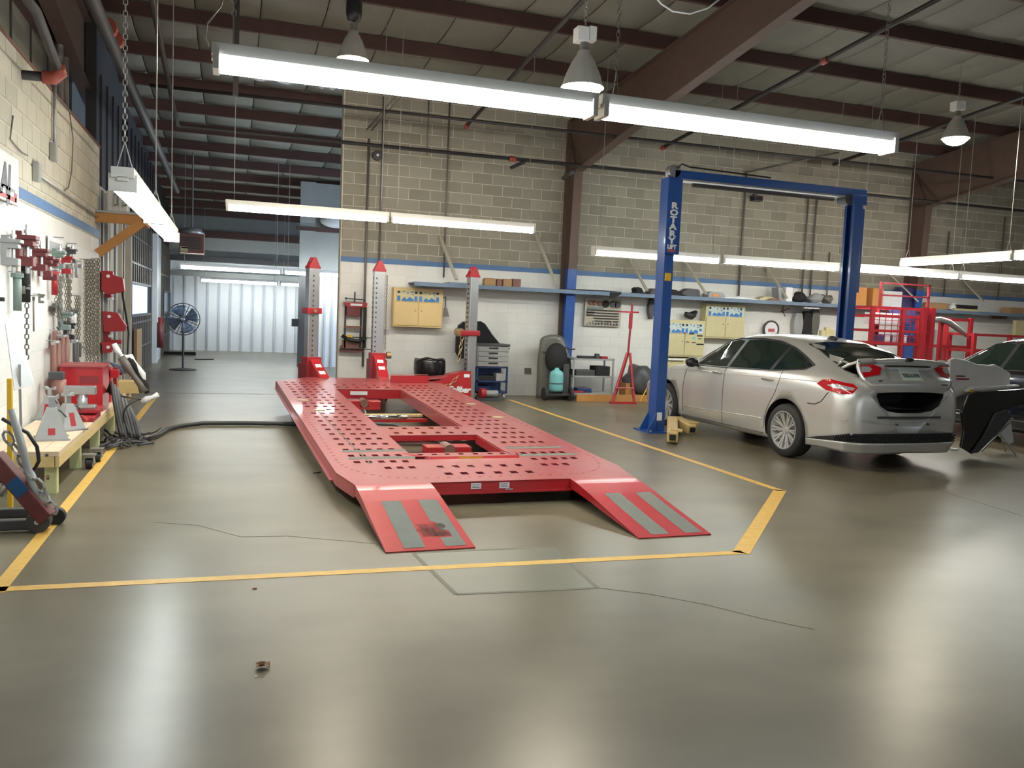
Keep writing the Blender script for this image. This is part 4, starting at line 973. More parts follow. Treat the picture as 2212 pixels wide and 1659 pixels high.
    def around(u):
        """point on the outline of the rear bumper, u from -1 (left) to 1 (right)"""
        k = (1-abs(u))*(len(path)-1); i = min(int(k), len(path)-2); f = k-i; x = path[i][0]+(path[i+1][0]-path[i][0])*f; y = path[i][1]+(path[i+1][1]-path[i][1])*f
        return math.copysign(x, u) if abs(u) > 1e-6 else 0, y
    def skirt(z0f, z1f, out, nv=3, o2=0):
        return MB().grid(lambda u, v: (lambda p, q: (p[0]*(1+out+o2*v), p[1]-(out+o2*v)*.9, (z0f(abs(2*u-1))*(1-v)+z1f(abs(2*u-1))*v)*hs))(around(1-2*u), 0), 48, nv)
    bt = lambda a: .445-.115*max(0, a-.45)/.55*1.0-.02*a; bb = lambda a: .335-.03*max(0, a-.6)/.4
    skirt(bb, bt, .004).build('lower_grille', 'blackm', t, local=True)
    g = MB()
    for k in range(44):
        for r in range(2):
            u = -.62+1.24*(k+.5*r)/44; x, y = around(u); z = bb(abs(u))+(bt(abs(u))-bb(abs(u)))*(.3+.4*r)
            g.cbox((x*1.006, y-.008, z*hs), (.026, .012, .022))
    g.build('honeycomb', 'black', t, local=True)['kind'] = 'stuff'
    vb = lambda a: .225-.03*(1-a)*0+.0*a; 
    g = skirt(lambda a: .215-.012*math.sin(6*a), bb, -.035, 5, .045); g.build('lower_valance', paint, t, local=True, smooth=True, solid=.008)
    side_line([(-.05, .19), (-.1, .19)], 1, .002, hs) if False else None
    skirt(lambda a: .60, lambda a: .585, .006, 1).build('bumper_crease', paint, t, local=True)
    MB().grid(lambda u, v: ((2*u-1)*.48, -1.070-.008*math.cos((2*u-1)*1.5), (.615+.025*v)*hs), 12, 1).build('bumper_step', 'dark', t, local=True) if open_lid else None
    for x in (-.22, .25): MB().cyl((x, -1.118, .55*hs), (x, -1.09, .55*hs), .012, n=8).build('parking_sensor', 'dark', t, local=True)
    return t, topz
sc, topz = car('silver four-door sedan with its trunk lid ajar between the blue lift posts', (7.47, 8.9, 0), math.atan2(.11, 2.84), 'silver')
# ---- trunk lid: deck skin and outer face, swung up about the hinge
lid = MB(); A = R(19); Hy, Hz = -.50, 1.13
def swing(x, y, z):
    dy, dz = y-Hy, z-Hz; c, s = math.cos(-A), math.sin(-A)
    return (x, Hy+dy*c-dz*s*-1*-1, Hz+dy*s+dz*c)
def swing(x, y, z):
    # rotate about the x axis so that the rear edge (negative y) goes up
    dy, dz = y-Hy, z-Hz; c, s = math.cos(A), math.sin(A)
    return (x, Hy+dy*c+dz*s, Hz-dy*s+dz*c)
lidprof = [(-.50, 1.150, .60), (-.60, 1.168, .62), (-.75, 1.172, .645), (-.90, 1.160, .665), (-.985, 1.150, .675), (-1.015, 1.135, .68), (-1.02, 1.115, .685), (-1.00, 1.06, .69), (-1.005, 1.00, .69), (-1.02, .94, .68), (-1.045, .88, .66), (-1.05, .82, .62), (-1.035, .77, .575), (-1.02, .735, .53)]
def lidpt(u, v, off=0):
    k = v*(len(lidprof)-1); i = min(int(k), len(lidprof)-2); f = k-i; a, b = lidprof[i], lidprof[i+1]
    y, z, wd = (a[j]+(b[j]-a[j])*f for j in range(3)); x = (2*u-1)*wd
    bow = (abs(2*u-1)**2.4)
    if i >= 4: y += .075*bow
    z -= .028*bow if i < 6 else 0
    if 7.0 <= k <= 10.4 and abs(x) < .36: y += .022*min(1, (.36-abs(x))/.05)*min(1, (k-7)/.4, (10.4-k)/.5)
    y -= off
    return swing(x, y, z)
g = MB().grid(lambda u, v: lidpt(1-u, v), 36, 39)
lo = g.build('trunk_lid', 'silver', sc, local=True, smooth=True, solid=.03)
def lid_poly(pts, name, m_, off, n=8):
    """outline in (x, v) of the lid face"""
    cx_ = sum(p[0] for p in pts)/len(pts); cv = sum(p[1] for p in pts)/len(pts); dense = []
    for (a, b), (c, d) in zip(pts, pts[1:]+pts[:1]):
        for k in range(n): dense.append((a+(c-a)*k/n, b+(d-b)*k/n))
    g = MB(); N = len(dense)
    def at(x, v):
        k = v*(len(lidprof)-1); i = min(int(k), len(lidprof)-2); f = k-i; wd = lidprof[i][2]+(lidprof[i+1][2]-lidprof[i][2])*f
        return lidpt((x/wd+1)/2, v, off)
    for r in range(5):
        for x, v in dense: g.v.append(Vector(at(cx_+(x-cx_)*(1-r/4), cv+(v-cv)*(1-r/4))))
    for r in range(4):
        for i in range(N): j = (i+1) % N; g.face([r*N+i, (r+1)*N+i, (r+1)*N+j, r*N+j])
    return g.build(name, m_, lo, local=True, smooth=True)
vz = lambda k: k/(len(lidprof)-1)
for s in (-1, 1):
    lid_poly([(s*.665, vz(6.4)), (s*.52, vz(6.6)), (s*.40, vz(7.5)), (s*.46, vz(8.9)), (s*.66, vz(9.3))], 'lid_lamp', 'redlens', .010)
    lid_poly([(s*.66, vz(7.1)), (s*.56, vz(7.2)), (s*.53, vz(7.7)), (s*.57, vz(8.3)), (s*.66, vz(8.3))], 'lid_lamp_clear', 'clearlens', .014)
lid_poly([(-.36, vz(7.25)), (.36, vz(7.25)), (.33, vz(7.0)), (-.33, vz(7.0))], 'handle_recess', 'black', .004)
pf = lid_poly([(-.155, vz(7.5)), (.155, vz(7.5)), (.155, vz(10.1)), (-.155, vz(10.1))], 'license_plate', 'plate', .002)
p0, p1 = Vector(lidpt(.5, vz(9.3), .004)), Vector(lidpt(.5, vz(8.0), .004)); up = (p1-p0).normalized()
text_mesh('T8Z-LW0', .062, 'signgrey', sc, tuple(p0+Vector((0, -.003, 0))), (1, 0, 0), tuple(up), 'plate_number', .001, local=True, align='CENTER')
p0 = Vector(lidpt(.5, vz(5.6), .01)); MB().ball(p0, (.065, .012, .03), 14, 8).build('oval_badge', 'black', lo, local=True, smooth=True)
MB().tube([p0+Vector((.055*math.cos(2*PI*k/20), -.012, .024*math.sin(2*PI*k/20))) for k in range(20)], .003, 5, closed=True).build('badge_ring', 'chrome', lo, local=True)
for x0, x1, v in ((-.52, -.36, 10.2), (.46, .56, 10.9)):
    a = Vector(lidpt((x0/.68+1)/2, vz(v), .006)); MB().box(a.x, a.x+(x1-x0), a.y-.003, a.y+.002, a.z-.008, a.z+.008).build('model_letters', 'dark', lo, local=True)
for s in (-1, 1):
    MB().tube([(s*.60, -.48, 1.09), (s*.60, -.52, 1.20), (s*.60, -.60, 1.24), (s*.58, -.66, 1.22)], .014, 6).build('lid_hinge', 'steelp', sc, local=True)
g = MB().grid(lambda u, v: ((2*u-1)*.48, -.98+.42*v, .71+.02*v), 2, 2); g.build('trunk_floor', 'blackm', sc, local=True)
# driver's seat shapes seen in the glass: dark head rests
for x, y in ((-.40, .95), (.40, .95)): MB().ball((x, y, 1.16), (.12, .06, .10), 10, 6)

bc, _ = car('black car at the right edge of the view, facing the block wall', (12.0, 8.55, 0), R(1), 'blackpaint', hs=1.07, open_lid=False)
for s in (-1,):
    side_line([(2.20, 1.015), (1.3, 1.03), (.3, 1.06)], s, .007, 1.07, .006).build('chrome_strip', 'chrome', bc, local=True)
    side_line([(2.2, .33), (.45, .36)], s, .008, 1.07, .004).build('chrome_strip', 'chrome', bc, local=True)

# ================================================================ TWO-POST LIFT
lf = T('two_post_lift', 'blue two-post car lift with white vertical lettering on its left post', 'car lift', (7.6, 11.1, 0))
def post(x, s):
    """C-section column; s=+1 opens to the right"""
    for nm, bx in (('post_back', (x-s*.08, x-s*.065, 10.99, 11.21)),):
        a, b = sorted(bx[:2]); MB().box(a, b, bx[2], bx[3], .02, 3.68).build(nm, 'liftblue', lf)
    for y in (10.99, 11.21):
        a, b = sorted((x-s*.08, x+s*.07)); MB().box(a, b, y-.008, y+.008, .02, 3.68).build('post_flange', 'liftblue', lf, bevel=.004)
        a, b = sorted((x+s*.055, x+s*.07)); yy = (y, y+.045) if y < 11.1 else (y-.045, y); MB().box(a, b, yy[0], yy[1], .02, 3.68).build('post_lip', 'liftblue', lf)
    a, b = sorted((x-s*.04, x+s*.05)); MB().box(a, b, 11.03, 11.17, .15, 1.05).build('carriage', 'liftdk', lf)
    MB().tube([(x, 11.1, .2), (x, 11.1, 3.6)], .03, 8).build('hydraulic_cylinder', 'liftdk', lf)
    MB().box(x-.24, x+.24, 10.86, 11.36, 0, .02).build('base_plate', 'liftblue', lf)
    a, b = sorted((x-s*.22, x-s*.13)); MB().prism([(x-s*.22, .02), (x-s*.08, .02), (x-s*.08, .28)], .02, 'y', 10.95).build('gusset', 'liftblue', lf); MB().prism([(x-s*.22, .02), (x-s*.08, .02), (x-s*.08, .28)], .02, 'y', 11.2).build('gusset', 'liftblue', lf)
    for k in range(4): MB().cyl((x-.19+.38*(k % 2), 10.9+.38*(k//2), .02), (x-.19+.38*(k % 2), 10.9+.38*(k//2), .045), .018, n=6).build('anchor_bolt', 'steel', lf)
post(5.98, 1); post(9.22, -1)
MB().box(5.87, 6.10, 10.93, 10.98, 2.59, 3.66).build('letter_cover', 'liftblue', lf, bevel=.004)
for k, ch in enumerate('ROTARY'):
    text_mesh(ch, .118, 'label', lf, (5.985-.003*k, 10.927, 3.235-k*.099), (1, 0, 0), (0, 0, 1), 'letter', .002, align='CENTER', bold=.045, wide=1.35)
text_mesh('LIFT', .080, 'label', lf, (5.978, 10.927, 2.664), (1, 0, 0), (0, 0, 1), 'lettering', .002, align='CENTER')
MB().ball((5.975, 10.926, 2.635), (.07, .003, .02), 16, 6).build('red_oval', 'signred', lf)
b0 = P(1424, 597, Y=10.97); MB().box(5.92, 6.02, 10.972, 10.983, b0.z-.055, b0.z+.055).build('yellow_label', 'toolyel', lf, bevel=.003)
b0 = P(1409, 900, Y=10.97); MB().box(5.92, 6.0, 10.972, 10.983, b0.z-.06, b0.z+.06).build('white_label', 'label', lf, bevel=.003)
MB().box(6.02, 9.40, 11.03, 11.17, 3.68, 3.80).build('top_beam', 'liftblue', lf, bevel=.005)
MB().box(6.10, 9.05, 11.02, 11.18, 3.655, 3.68).build('beam_edge', 'steelp', lf)
MB().tube([(6.3, 11.0, 3.60), (8.75, 11.0, 3.60)], .03, 8).build('shut_off_bar', 'dark', lf)
MB().cyl((6.02, 11.03, 3.78), (6.02, 11.17, 3.78), .09, n=18).build('pulley', 'steel', lf)
MB().box(9.10, 9.36, 10.97, 11.23, 3.55, 3.70).build('post_cap', 'liftblue', lf, bevel=.006)
MB().cyl((9.05, 11.0, 3.62), (9.05, 11.2, 3.62), .08, n=18).build('pulley', 'dark', lf)
MB().box(9.30, 9.37, 11.02, 11.18, 2.2, 3.5).build('power_unit_rail', 'liftblue', lf)
MB().tube([(6.0, 10.95, 3.8), (6.05, 10.9, 3.86), (6.2, 10.95, 3.84), (7.6, 11.0, 3.82)], .012, 6).build('hose', 'black', lf)
# swing arms with tan sleeves lying at the foot of the left post
for nm, a, b, r in (('swing_arm', P(1452, 915, Y=11.0), P(1452, 960, Y=9.85), .075), ('swing_arm', P(1462, 915, Y=11.05), P(1495, 936, Y=10.55), .07)):
    a.z, b.z = .17, .10
    g = MB(); d = (b-a).normalized(); rot = d.to_track_quat('Y', 'Z').to_matrix(); g.cbox((a+b)/2, (r*2, (b-a).length, r*1.9), rot)
    ar = g.build(nm, 'tan', lf, bevel=.02); MB().cbox(b+d*.01, (r*1.1, .02, r*1.0), rot).build('arm_opening', 'blackm', ar)
    MB().cbox(b-d*.10+Vector((.05, 0, r)), (.16, .09, .03), rot).build('arm_pad', 'tan', ar)

# ================================================================ BACK WALL FURNITURE
# long shelf
sh = T('long_wall_shelf', 'long slate blue shelf running along the block wall, held by slanting boards', 'shelf', (10.5, 15.9, 2.1))
MB().box(3.22, 22.6, 15.62, 16.17, 2.135, 2.16).build('shelf_board', 'shelf', sh); MB().box(3.22, 22.6, 15.60, 15.63, 2.09, 2.165).build('shelf_edge', 'shelf', sh)
x = 3.5
while x < 22: MB().box(x-.02, x+.02, 15.64, 16.17, 2.095, 2.135).build('bracket', 'dark', sh); x += 1.2
for (xa, ya, xb, yb) in ((951, 512, 986, 604), (1158, 508, 1203, 618), (1360, 560, 1398, 628), (1482, 568, 1526, 636), (1657, 578, 1700, 644), (1920, 590, 1984, 652), (2082, 606, 2124, 650)):
    a, b = P(xa, ya, Y=16.14), P(xb, yb, Y=15.62); d = b-a; rot = d.to_track_quat('Y', 'X').to_matrix()
    MB().cbox((a+b)/2, (.03, d.length, .065), rot).build('brace_board', 'bracem', sh)
MB().box(3.9, 4.3, 15.66, 16.1, 2.16, 2.19).build('folded_cloth', 'shelf', sh)
def bx(name, m_, label, cat, px0, py0, px1, py1, Y, depth, group=None, bevel=.004, z0=None, extra=None):
    a, b = P(px0, py0, Y=Y), P(px1, py1, Y=Y); z0 = b.z if z0 is None else z0
    t = T(name, label, cat, ((a.x+b.x)/2, Y+depth/2, z0), group=group)
    MB().box(a.x, b.x, Y, Y+depth, z0, max(a.z, z0+.02)).build('body', m_, t, bevel=bevel)
    if extra: extra(t, a.x, b.x, Y, z0, a.z)
    return t
SZ = 2.161
def ends(t, x0, x1, y, z0, z1):
    MB().cyl(((x0+x1)/2-.03, y-.004, (z0+z1)/2), ((x0+x1)/2-.03, y, (z0+z1)/2), .045, n=14).build('end_face', 'card', t)
bx('wood_block', 'card', 'round-cornered brown wood block, leftmost on the shelf', 'block', 1048, 600, 1072, 618, 15.72, .2, z0=SZ, extra=ends, bevel=.03)
bx('wood_block', 'rust', 'dark brown wood block just right of the leftmost one on the shelf', 'block', 1074, 602, 1084, 618, 15.72, .2, z0=SZ, bevel=.01)
bx('wood_block', 'card', 'brown wood block third from the left on the shelf', 'block', 1088, 602, 1106, 619, 15.72, .2, z0=SZ, extra=ends, bevel=.02)
bx('wood_block', 'rust', 'dark brown wood block fourth from the left on the shelf', 'block', 1108, 602, 1125, 620, 15.72, .2, z0=SZ, bevel=.01)
def lump(name, m_, label, cat, px, py, w_, h_, d_, Y=15.85, z0=SZ, seed=1, sm=True, group=None):
    c = P(px, py, Y=Y); rnd = random.Random(seed); ph = [rnd.random()*6 for _ in range(6)]
    g = MB().ball((0, 0, 0), (1, 1, 1), 18, 10)
    for v in g.v:
        k = 1+.16*math.sin(3*v.x+ph[0])*math.cos(4*v.y+ph[1])+.10*math.sin(7*v.z+ph[2]+4*v.x)
        v.x *= w_/2*k*(1+.25*math.sin(2*v.z+ph[3])); v.y *= d_/2*k; v.z = (v.z*k*.5+.5)*h_*(1+.2*math.sin(3*v.x/w_+ph[4]))
        v.z = max(0, v.z); v += Vector((c.x, Y, z0))
    return single(g, name, m_, label, cat, (c.x, Y, z0), smooth=sm, group=group)
def curved(name, m_, label, cat, pts, Y, dy, th, wdt):
    """thin bent panel following pixel outline at depth Y"""
    q = [P(x, y, Y=Y) for x, y in pts]; g = MB()
    for p in q: g.v += [Vector((p.x, Y, p.z)), Vector((p.x, Y+wdt, p.z+dy))]
    for k in range(len(q)-1): g.face([2*k, 2*k+1, 2*k+3, 2*k+2])
    return single(g, name, m_, label, cat, tuple(q[0]), solid=th, smooth=True)
# auto parts lying on the shelf
def partmesh(px0, px1, py0, prof, m_, name, label, cat, Y=15.72, d=.25):
    a, b = P(px0, 640, Y=Y), P(px1, 640, Y=Y); g = MB(); g.prism([(a.x+(b.x-a.x)*u, SZ+h) for u, h in prof], d, 'y', Y)
    return single(g, name, m_, label, cat, ((a.x+b.x)/2, Y+d/2, SZ), bevel=.008)
partmesh(1200, 1345, 0, [(0, 0), (1, 0), (.98, .02), (.7, .035), (.4, .03), (.1, .02), (0, .01)], 'blackm', 'mat', 'flat black mat on the shelf above the blue column foot', 'mat')
partmesh(1318, 1342, 0, [(0, -.12), (.3, -.13), (1, -.03), (1, .0), (0, .0)], 'blackm', 'strap', 'black flap hanging over the shelf edge left of the blue post', 'flap', Y=15.58, d=.03)
partmesh(1372, 1402, 0, [(0, 0), (1, 0), (.95, .02), (.6, .04), (.45, .12), (.2, .14), (.05, .10), (.15, .05)], 'blackm', 'trim_part', 'small black shoe-shaped trim part on the shelf left of the lift post', 'trim part')
partmesh(1404, 1428, 0, [(0, 0), (1, 0), (1, .12), (.3, .13), (.05, .07)], 'dark', 'trim_part', 'dark grey trim part on the shelf partly behind the lift post', 'trim part')
partmesh(1444, 1485, 0, [(0, 0), (1, 0), (.9, .03), (.6, .05), (.45, .12), (.15, .13), (0, .08)], 'blackm', 'trim_part', 'black bent trim part on the shelf just right of the lift post', 'trim part')
partmesh(1472, 1512, 0, [(0, .0), (1, 0), (1, .12), (.9, .16), (.4, .17), (.1, .10)], 'dark', 'lamp_housing', 'dark grey lamp housing on the shelf over the cream cabinets', 'lamp housing')
o = partmesh(1530, 1566, 0, [(0, 0), (1, 0), (1, .07), (.9, .12), (.15, .13), (0, .08)], 'steelp', 'corner_lamp', 'grey corner lamp with an amber patch on the shelf', 'lamp')
a, b = P(1540, 640, Y=15.7), P(1552, 640, Y=15.7); q = MB().box(a.x, b.x, 15.705, 15.72, SZ+.03, SZ+.08).build('amber_patch', 'amber', o)
partmesh(1566, 1640, 0, [(0, 0), (1, 0), (1, .02), (.5, .045), (0, .03)], 'glovew', 'door_moulding', 'long pale moulding lying on the shelf right of the amber lamp', 'moulding')
partmesh(1640, 1680, 0, [(0, 0), (1, 0), (.9, .06), (.6, .09), (.3, .09), (.05, .04)], 'cream2', 'cloth', 'cream cloth heap on the shelf above the round wall clock', 'cloth')
partmesh(1655, 1690, 0, [(0, 0), (1, 0), (.8, .05), (.4, .06)], 'rust', 'trim_part', 'brown flat trim part on the shelf in front of the cream cloth', 'trim part', Y=15.64, d=.07)
partmesh(1680, 1700, 0, [(.2, 0), (1, 0), (.8, .14), (.45, .30), (0, .30)], 'steelp', 'grey_plate', 'tilted grey plate standing on the shelf', 'plate')
bx('white_jug', 'glovew', 'white upright jug on the shelf below a slanting board', 'jug', 1699, 620, 1712, 648, 15.72, .15, z0=SZ, bevel=.02)
lump('motor_part', 'blackm', 'black lumpy motor part on the shelf right of the white jug', 'car part', 1728, 640, .34, .26, .25, seed=3)
lump('motor_part', 'steelp', 'grey cast part on the shelf second from the right lift post', 'car part', 1760, 640, .38, .20, .25, seed=4)
lump('motor_part', 'conduit', 'grey-brown round part on the shelf next to the right lift post', 'car part', 1786, 642, .30, .24, .25, seed=5)
bx('cardboard_box', 'orange', 'orange box on the shelf right beside the right lift post', 'box', 1851, 620, 1871, 658, 15.7, .35, z0=SZ)
bx('cardboard_box', 'orange', 'orange box on the shelf seen through the red mesh rack', 'box', 1887, 622, 1907, 658, 15.7, .35, z0=SZ)
bx('white_carton', 'paper', 'white carton on the shelf behind the red mesh rack', 'box', 1909, 628, 1948, 652, 15.75, .3, z0=SZ)
bx('banner_box', 'purple', 'blue-purple box on the shelf behind the red mesh rack', 'box', 1948, 620, 1985, 658, 15.88, .22, z0=SZ)
bx('tan_tube', 'card', 'long tan tube lying on the shelf right of the red mesh rack', 'tube', 2002, 653, 2050, 664, 15.7, .15, z0=SZ, bevel=.03)
lump('white_bag', 'glovew', 'white bag at the end of the tan tube on the shelf', 'bag', 2058, 660, .26, .16, .2, seed=8)
bx('parts_tray', 'blackm', 'dark flat tray on the shelf near the right edge', 'tray', 2070, 658, 2112, 665, 15.7, .3, z0=SZ)
bx('parts_tray', 'cream2', 'cream flat tray on the shelf near the right edge', 'tray', 2062, 666, 2114, 672, 15.62, .07, z0=SZ)
bx('tan_carton', 'card', 'brown flat carton on the shelf touching the right edge', 'box', 2185, 664, 2212, 672, 15.7, .3, z0=SZ)
# cream gauge cabinets
def cabinet(label, px0, py0, px1, py1, Y, depth=.22, m_='cream', top=.35, mess=False, cat='cabinet'):
    a, b = P(px0, py0, Y=Y), P(px1, py1, Y=Y); x0, x1, z1, z0 = a.x, b.x, a.z, b.z; W_ = x1-x0; Hh = z1-z0
    t = T('gauge_cabinet', label, cat, ((x0+x1)/2, Y, z0))
    MB().box(x0, x1, Y, Y+depth, z0, z1).build('case', m_, t, bevel=.006)
    hz = z0+Hh*(1-top)
    for s in (0, 1):
        xa = x0+.02+s*(W_/2-.01); xb = xa+W_/2-.03
        d = MB().box(xa, xb, Y-.018, Y, z0+.03, hz-.01).build('door', m_, t, bevel=.004)
        kx = xb-.05 if s == 0 else xa+.05; MB().cyl((kx, Y-.03, z0+Hh*.42), (kx, Y-.018, z0+Hh*.42), .012, n=8).build('latch', 'conduit', d)
    # gauge silhouettes in blue and black along the top strip
    MB().box(x0+W_*.06, x1-W_*.04, Y-.012, Y, hz, hz+Hh*.27).build('gauge_strip', 'plate' if m_ != 'cream' else 'cream2', t)
    h = Hh*.27
    for s in (0, 1):
        X0 = x0+W_*(.07+.44*s); U = W_*.40
        for u in (0, .86): 
            MB().cyl((X0+U*(u+.07), Y-.018, hz+h*.86), (X0+U*(u+.07), Y-.012, hz+h*.86), U*.07, n=12).build('round_gauge', 'black', t)
            MB().box(X0+U*u, X0+U*(u+.14), Y-.018, Y-.012, hz+h*.05, hz+h*.52).build('bar_gauge', 'toolblue', t)
        MB().prism([(X0+U*a_, hz+h*b_) for a_, b_ in ((.24,.05),(.80,.05),(.84,.18),(.80,.24),(.66,.40),(.58,.40),(.50,.22),(.42,.22),(.40,.38),(.34,.38),(.24,.22))], .006, 'y', Y-.018).build('tool_gauge', 'toolblue', t)
        for u, v_, w_, q in ((.26, .88, .12, .08), (.50, .70, .04, .22), (.68, .85, .13, .10), (.74, .60, .08, .10)):
            MB().box(X0+U*u, X0+U*(u+w_), Y-.016, Y-.012, hz+h*v_, hz+h*(v_+q)).build('small_gauge', 'toolblue', t)
    if mess:
        for x, z, w_, hh, mm in ((.60, .62, .12, .04, 'black'), (.80, .57, .14, .04, 'black'), (.83, .50, .09, .02, 'dark'), (.70, .48, .06, .08, 'teal'), (.52, .40, .10, .02, 'dark'), (.68, .39, .10, .02, 'dark'), (.80, .34, .18, .035, 'black'), (.82, .66, .10, .05, 'paper'), (.46, .62, .05, .05, 'signred')):
            MB().box(x0+W_*x, x0+W_*(x+w_), Y-.024, Y-.018, z0+Hh*z, z0+Hh*(z+hh)).build('magnet', mm, t)
    return t
cabinet('cream wooden gauge cabinet on the wall left of the right pulling tower', 851, 620, 955, 709, 15.97)
cabinet('tall pale cream cabinet with magnets, low one right of the left lift post', 1437, 690, 1519, 772, 15.97, m_='cream2', top=.36, mess=True)
cabinet('cream cabinet hung high above the roof of the silver car', 1526, 655, 1606, 733, 15.97, m_='cream2', top=.36)
MB_ = bx('cabinet_base', 'cream2', 'lower cream cupboard base under the tall pale cabinet', 'cupboard', 1437, 773, 1519, 850, 15.95, .24, z0=0)
lump('helmet', 'black', 'black helmet-like object on top of the low cream cabinet', 'helmet', 1491, 690, .26, .20, .2, Y=16.05, z0=P(1490, 690, Y=16.0).z, seed=2)
bx('strip_lamp', 'paper', 'small white lamp strip under the cabinet behind the car mirror', 'lamp', 1444, 775, 1480, 779, 15.9, .05)
# trailer hitch rail, black spray gun cord beside the cream board
a = P(962, 622, Y=15.95); t = T('hanging_brush', 'black long-handled brush hanging beside the cream board', 'brush', (a.x, 15.97, a.z-.4))
b1, b2 = P(963, 640, Y=15.97), P(962, 665, Y=15.97); MB().cyl((b1.x, 15.97, b1.z), (b2.x, 15.97, b2.z), .012, n=8).cyl((b1.x, 15.96, b1.z-.02), (b1.x, 16.2, b1.z-.02), .006, n=6).build('handle', 'dark', t)
b3 = P(964, 684, Y=15.97); MB().prism([(b2.x-.02, b2.z), (b2.x+.03, b2.z), (b3.x+.05, b3.z), (b3.x-.05, b3.z)], .05, 'y', 15.94).build('brush_head', 'conduit', t)
# wall press rack at the block wall end
t = T('wall_jig', 'red and black straightening jig hung at the left end of the block wall', 'jig', (2.22, 16.1, .77))
x0, x1 = 2.0, 2.42
MB().prism([(1.98, 1.73), (2.44, 1.73), (2.42, 1.65), (2.06, 1.64)], .08, 'y', 16.07).build('red_header', 'redtool', t)
MB().box(2.12, 2.34, 16.062, 16.07, 1.67, 1.71).build('print_strip', 'label', t)
MB().box(x0+.03, x0+.32, 16.08, 16.15, 1.48, 1.66).build('upper_plate', 'maroon', t)
for x in (x0+.02, x0+.31, x0+.40): MB().box(x, x+.03, 16.08, 16.13, .88, 1.66).build('upright', 'black', t)
MB().box(x0+.03, x0+.32, 16.07, 16.13, 1.25, 1.29).build('crossbar', 'rust', t)
MB().tube([(x0-.02, 16.07, 1.10), (x0+.12, 16.02, 1.03), (x0+.28, 16.02, 1.01), (x0+.42, 16.05, 1.08)], .035, 8).build('curved_jaw', 'black', t, smooth=True)
MB().box(x0+.06, x0+.16, 16.0, 16.04, 1.08, 1.12).build('yellow_tag', 'toolyel', t)
MB().box(x0-.0, x0+.30, 16.08, 16.14, .82, 1.02).build('lower_plate', 'rust', t); MB().prism([(x0-.06, .80), (x0+.40, .80), (x0+.32, .90), (x0-.04, .92)], .06, 'y', 16.09).build('foot_plate', 'rust', t)
MB().cyl((2.20, 16.1, 1.73), (2.20, 16.1, 1.93), .014, n=8).cyl((2.04, 16.1, 1.80), (2.38, 16.1, 1.79), .010, n=8).build('screw_handle', 'dark', t)
MB().ball((2.04, 16.1, 1.80), .022, 8, 6).ball((2.38, 16.1, 1.79), .022, 8, 6).build('handle_knob', 'dark', t)
for z in (.86, 1.08): MB().cyl((1.95, 16.05, z), (2.52, 16.05, z-.0), .010, n=6).build('pin', 'black', t)
# bin
c = P(927, 830, Y=15.55); t = T('trash_can', 'dark grey trash can with a black liner by the block wall', 'trash can', (c.x, 15.55, 0))
MB().lathe([(0, 0), (.22, 0), (.27, .62), (.25, .62), (.20, .02), (0, .02)], (c.x, 15.55, 0), 24).build('bin_body', 'bin', t, smooth=True)
g = MB().lathe([(.262, .36), (.285, .40), (.30, .52), (.298, .68), (.285, .735), (.26, .74), (.24, .70), (.23, .60), (0, .5)], (c.x, 15.55, 0), 32)
for i, v in enumerate(g.v): v.z += .012*math.sin(math.atan2(v.y-15.55, v.x-c.x)*5)
g.build('liner', 'bag', t, smooth=True)
# roller cabinet with black hood panel behind it
t = T('tool_cart', 'rolling tool cart with four grey drawers above dark blue open shelves', 'tool cart', (4.72, 15.5, 0))
x0, x1 = 4.42, 5.04; Y0 = 15.35
MB().box(x0, x1, Y0, Y0+.45, .62, 1.02).build('drawer_case', 'steelp', t, bevel=.006)
MB().box(x0-.02, x1+.02, Y0-.02, Y0+.47, 1.02, 1.06).build('top_tray', 'dark', t, bevel=.006)
for k in range(4):
    d = MB().box(x0+.02, x1-.02, Y0-.015, Y0, .635+k*.095, .72+k*.095).build('drawer', 'steelp', t, bevel=.003)
    MB().box(x0+.22, x0+.40, Y0-.03, Y0-.015, .685+k*.095, .71+k*.095).build('pull', 'black', d)
for x in (x0, x1-.03):
    for y in (Y0, Y0+.42): MB().box(x, x+.03, y, y+.03, .12, .62).build('post', 'navy', t)
for z in (.12, .33, .60): MB().box(x0, x1, Y0, Y0+.45, z, z+.03).build('shelf', 'navy', t)
MB().box(x0, x1, Y0+.43, Y0+.45, .12, .62).build('back_panel', 'navy', t)
for x in (x0+.06, x1-.06):
    for y in (Y0+.05, Y0+.40): MB().cyl((x-.02, y, .06), (x+.02, y, .06), .055, n=16).box(x-.03, x+.03, y-.02, y+.02, .10, .125).build('caster', 'steelp', t)
MB().box(x0+.05, x0+.38, Y0+.05, Y0+.35, .36, .45).build('power_tool_case', 'black', t); MB().box(x0+.40, x0+.56, Y0+.03, Y0+.3, .36, .50).build('grey_can', 'steelp', t); MB().box(x0+.05, x0+.3, Y0+.08, Y0+.38, .15, .25).build('parts_bin', 'navy', t)
MB().box(x1, x1+.05, Y0+.1, Y0+.2, .96, .99).build('side_handle', 'black', t)
g = MB(); pts = [P(x, y, Y=15.85) for x, y in ((985, 728), (990, 702), (1000, 695), (1012, 694), (1040, 694), (1050, 700), (1062, 718), (1078, 738), (1086, 746), (1086, 760), (992, 776), (984, 760))]
g.prism([(p.x, p.z) for p in pts], .05, 'y', 15.86); single(g, 'fender_liner', 'bag', 'black fender panel standing on the wall behind the drawer cart', 'fender', tuple(pts[0]), bevel=.015)
c = P(1024, 845, Y=14.9); t = T('red_grinder', 'small red motor with a grey cylinder on the floor beside the right tower', 'grinder', (c.x+.3, 15.15, 0))
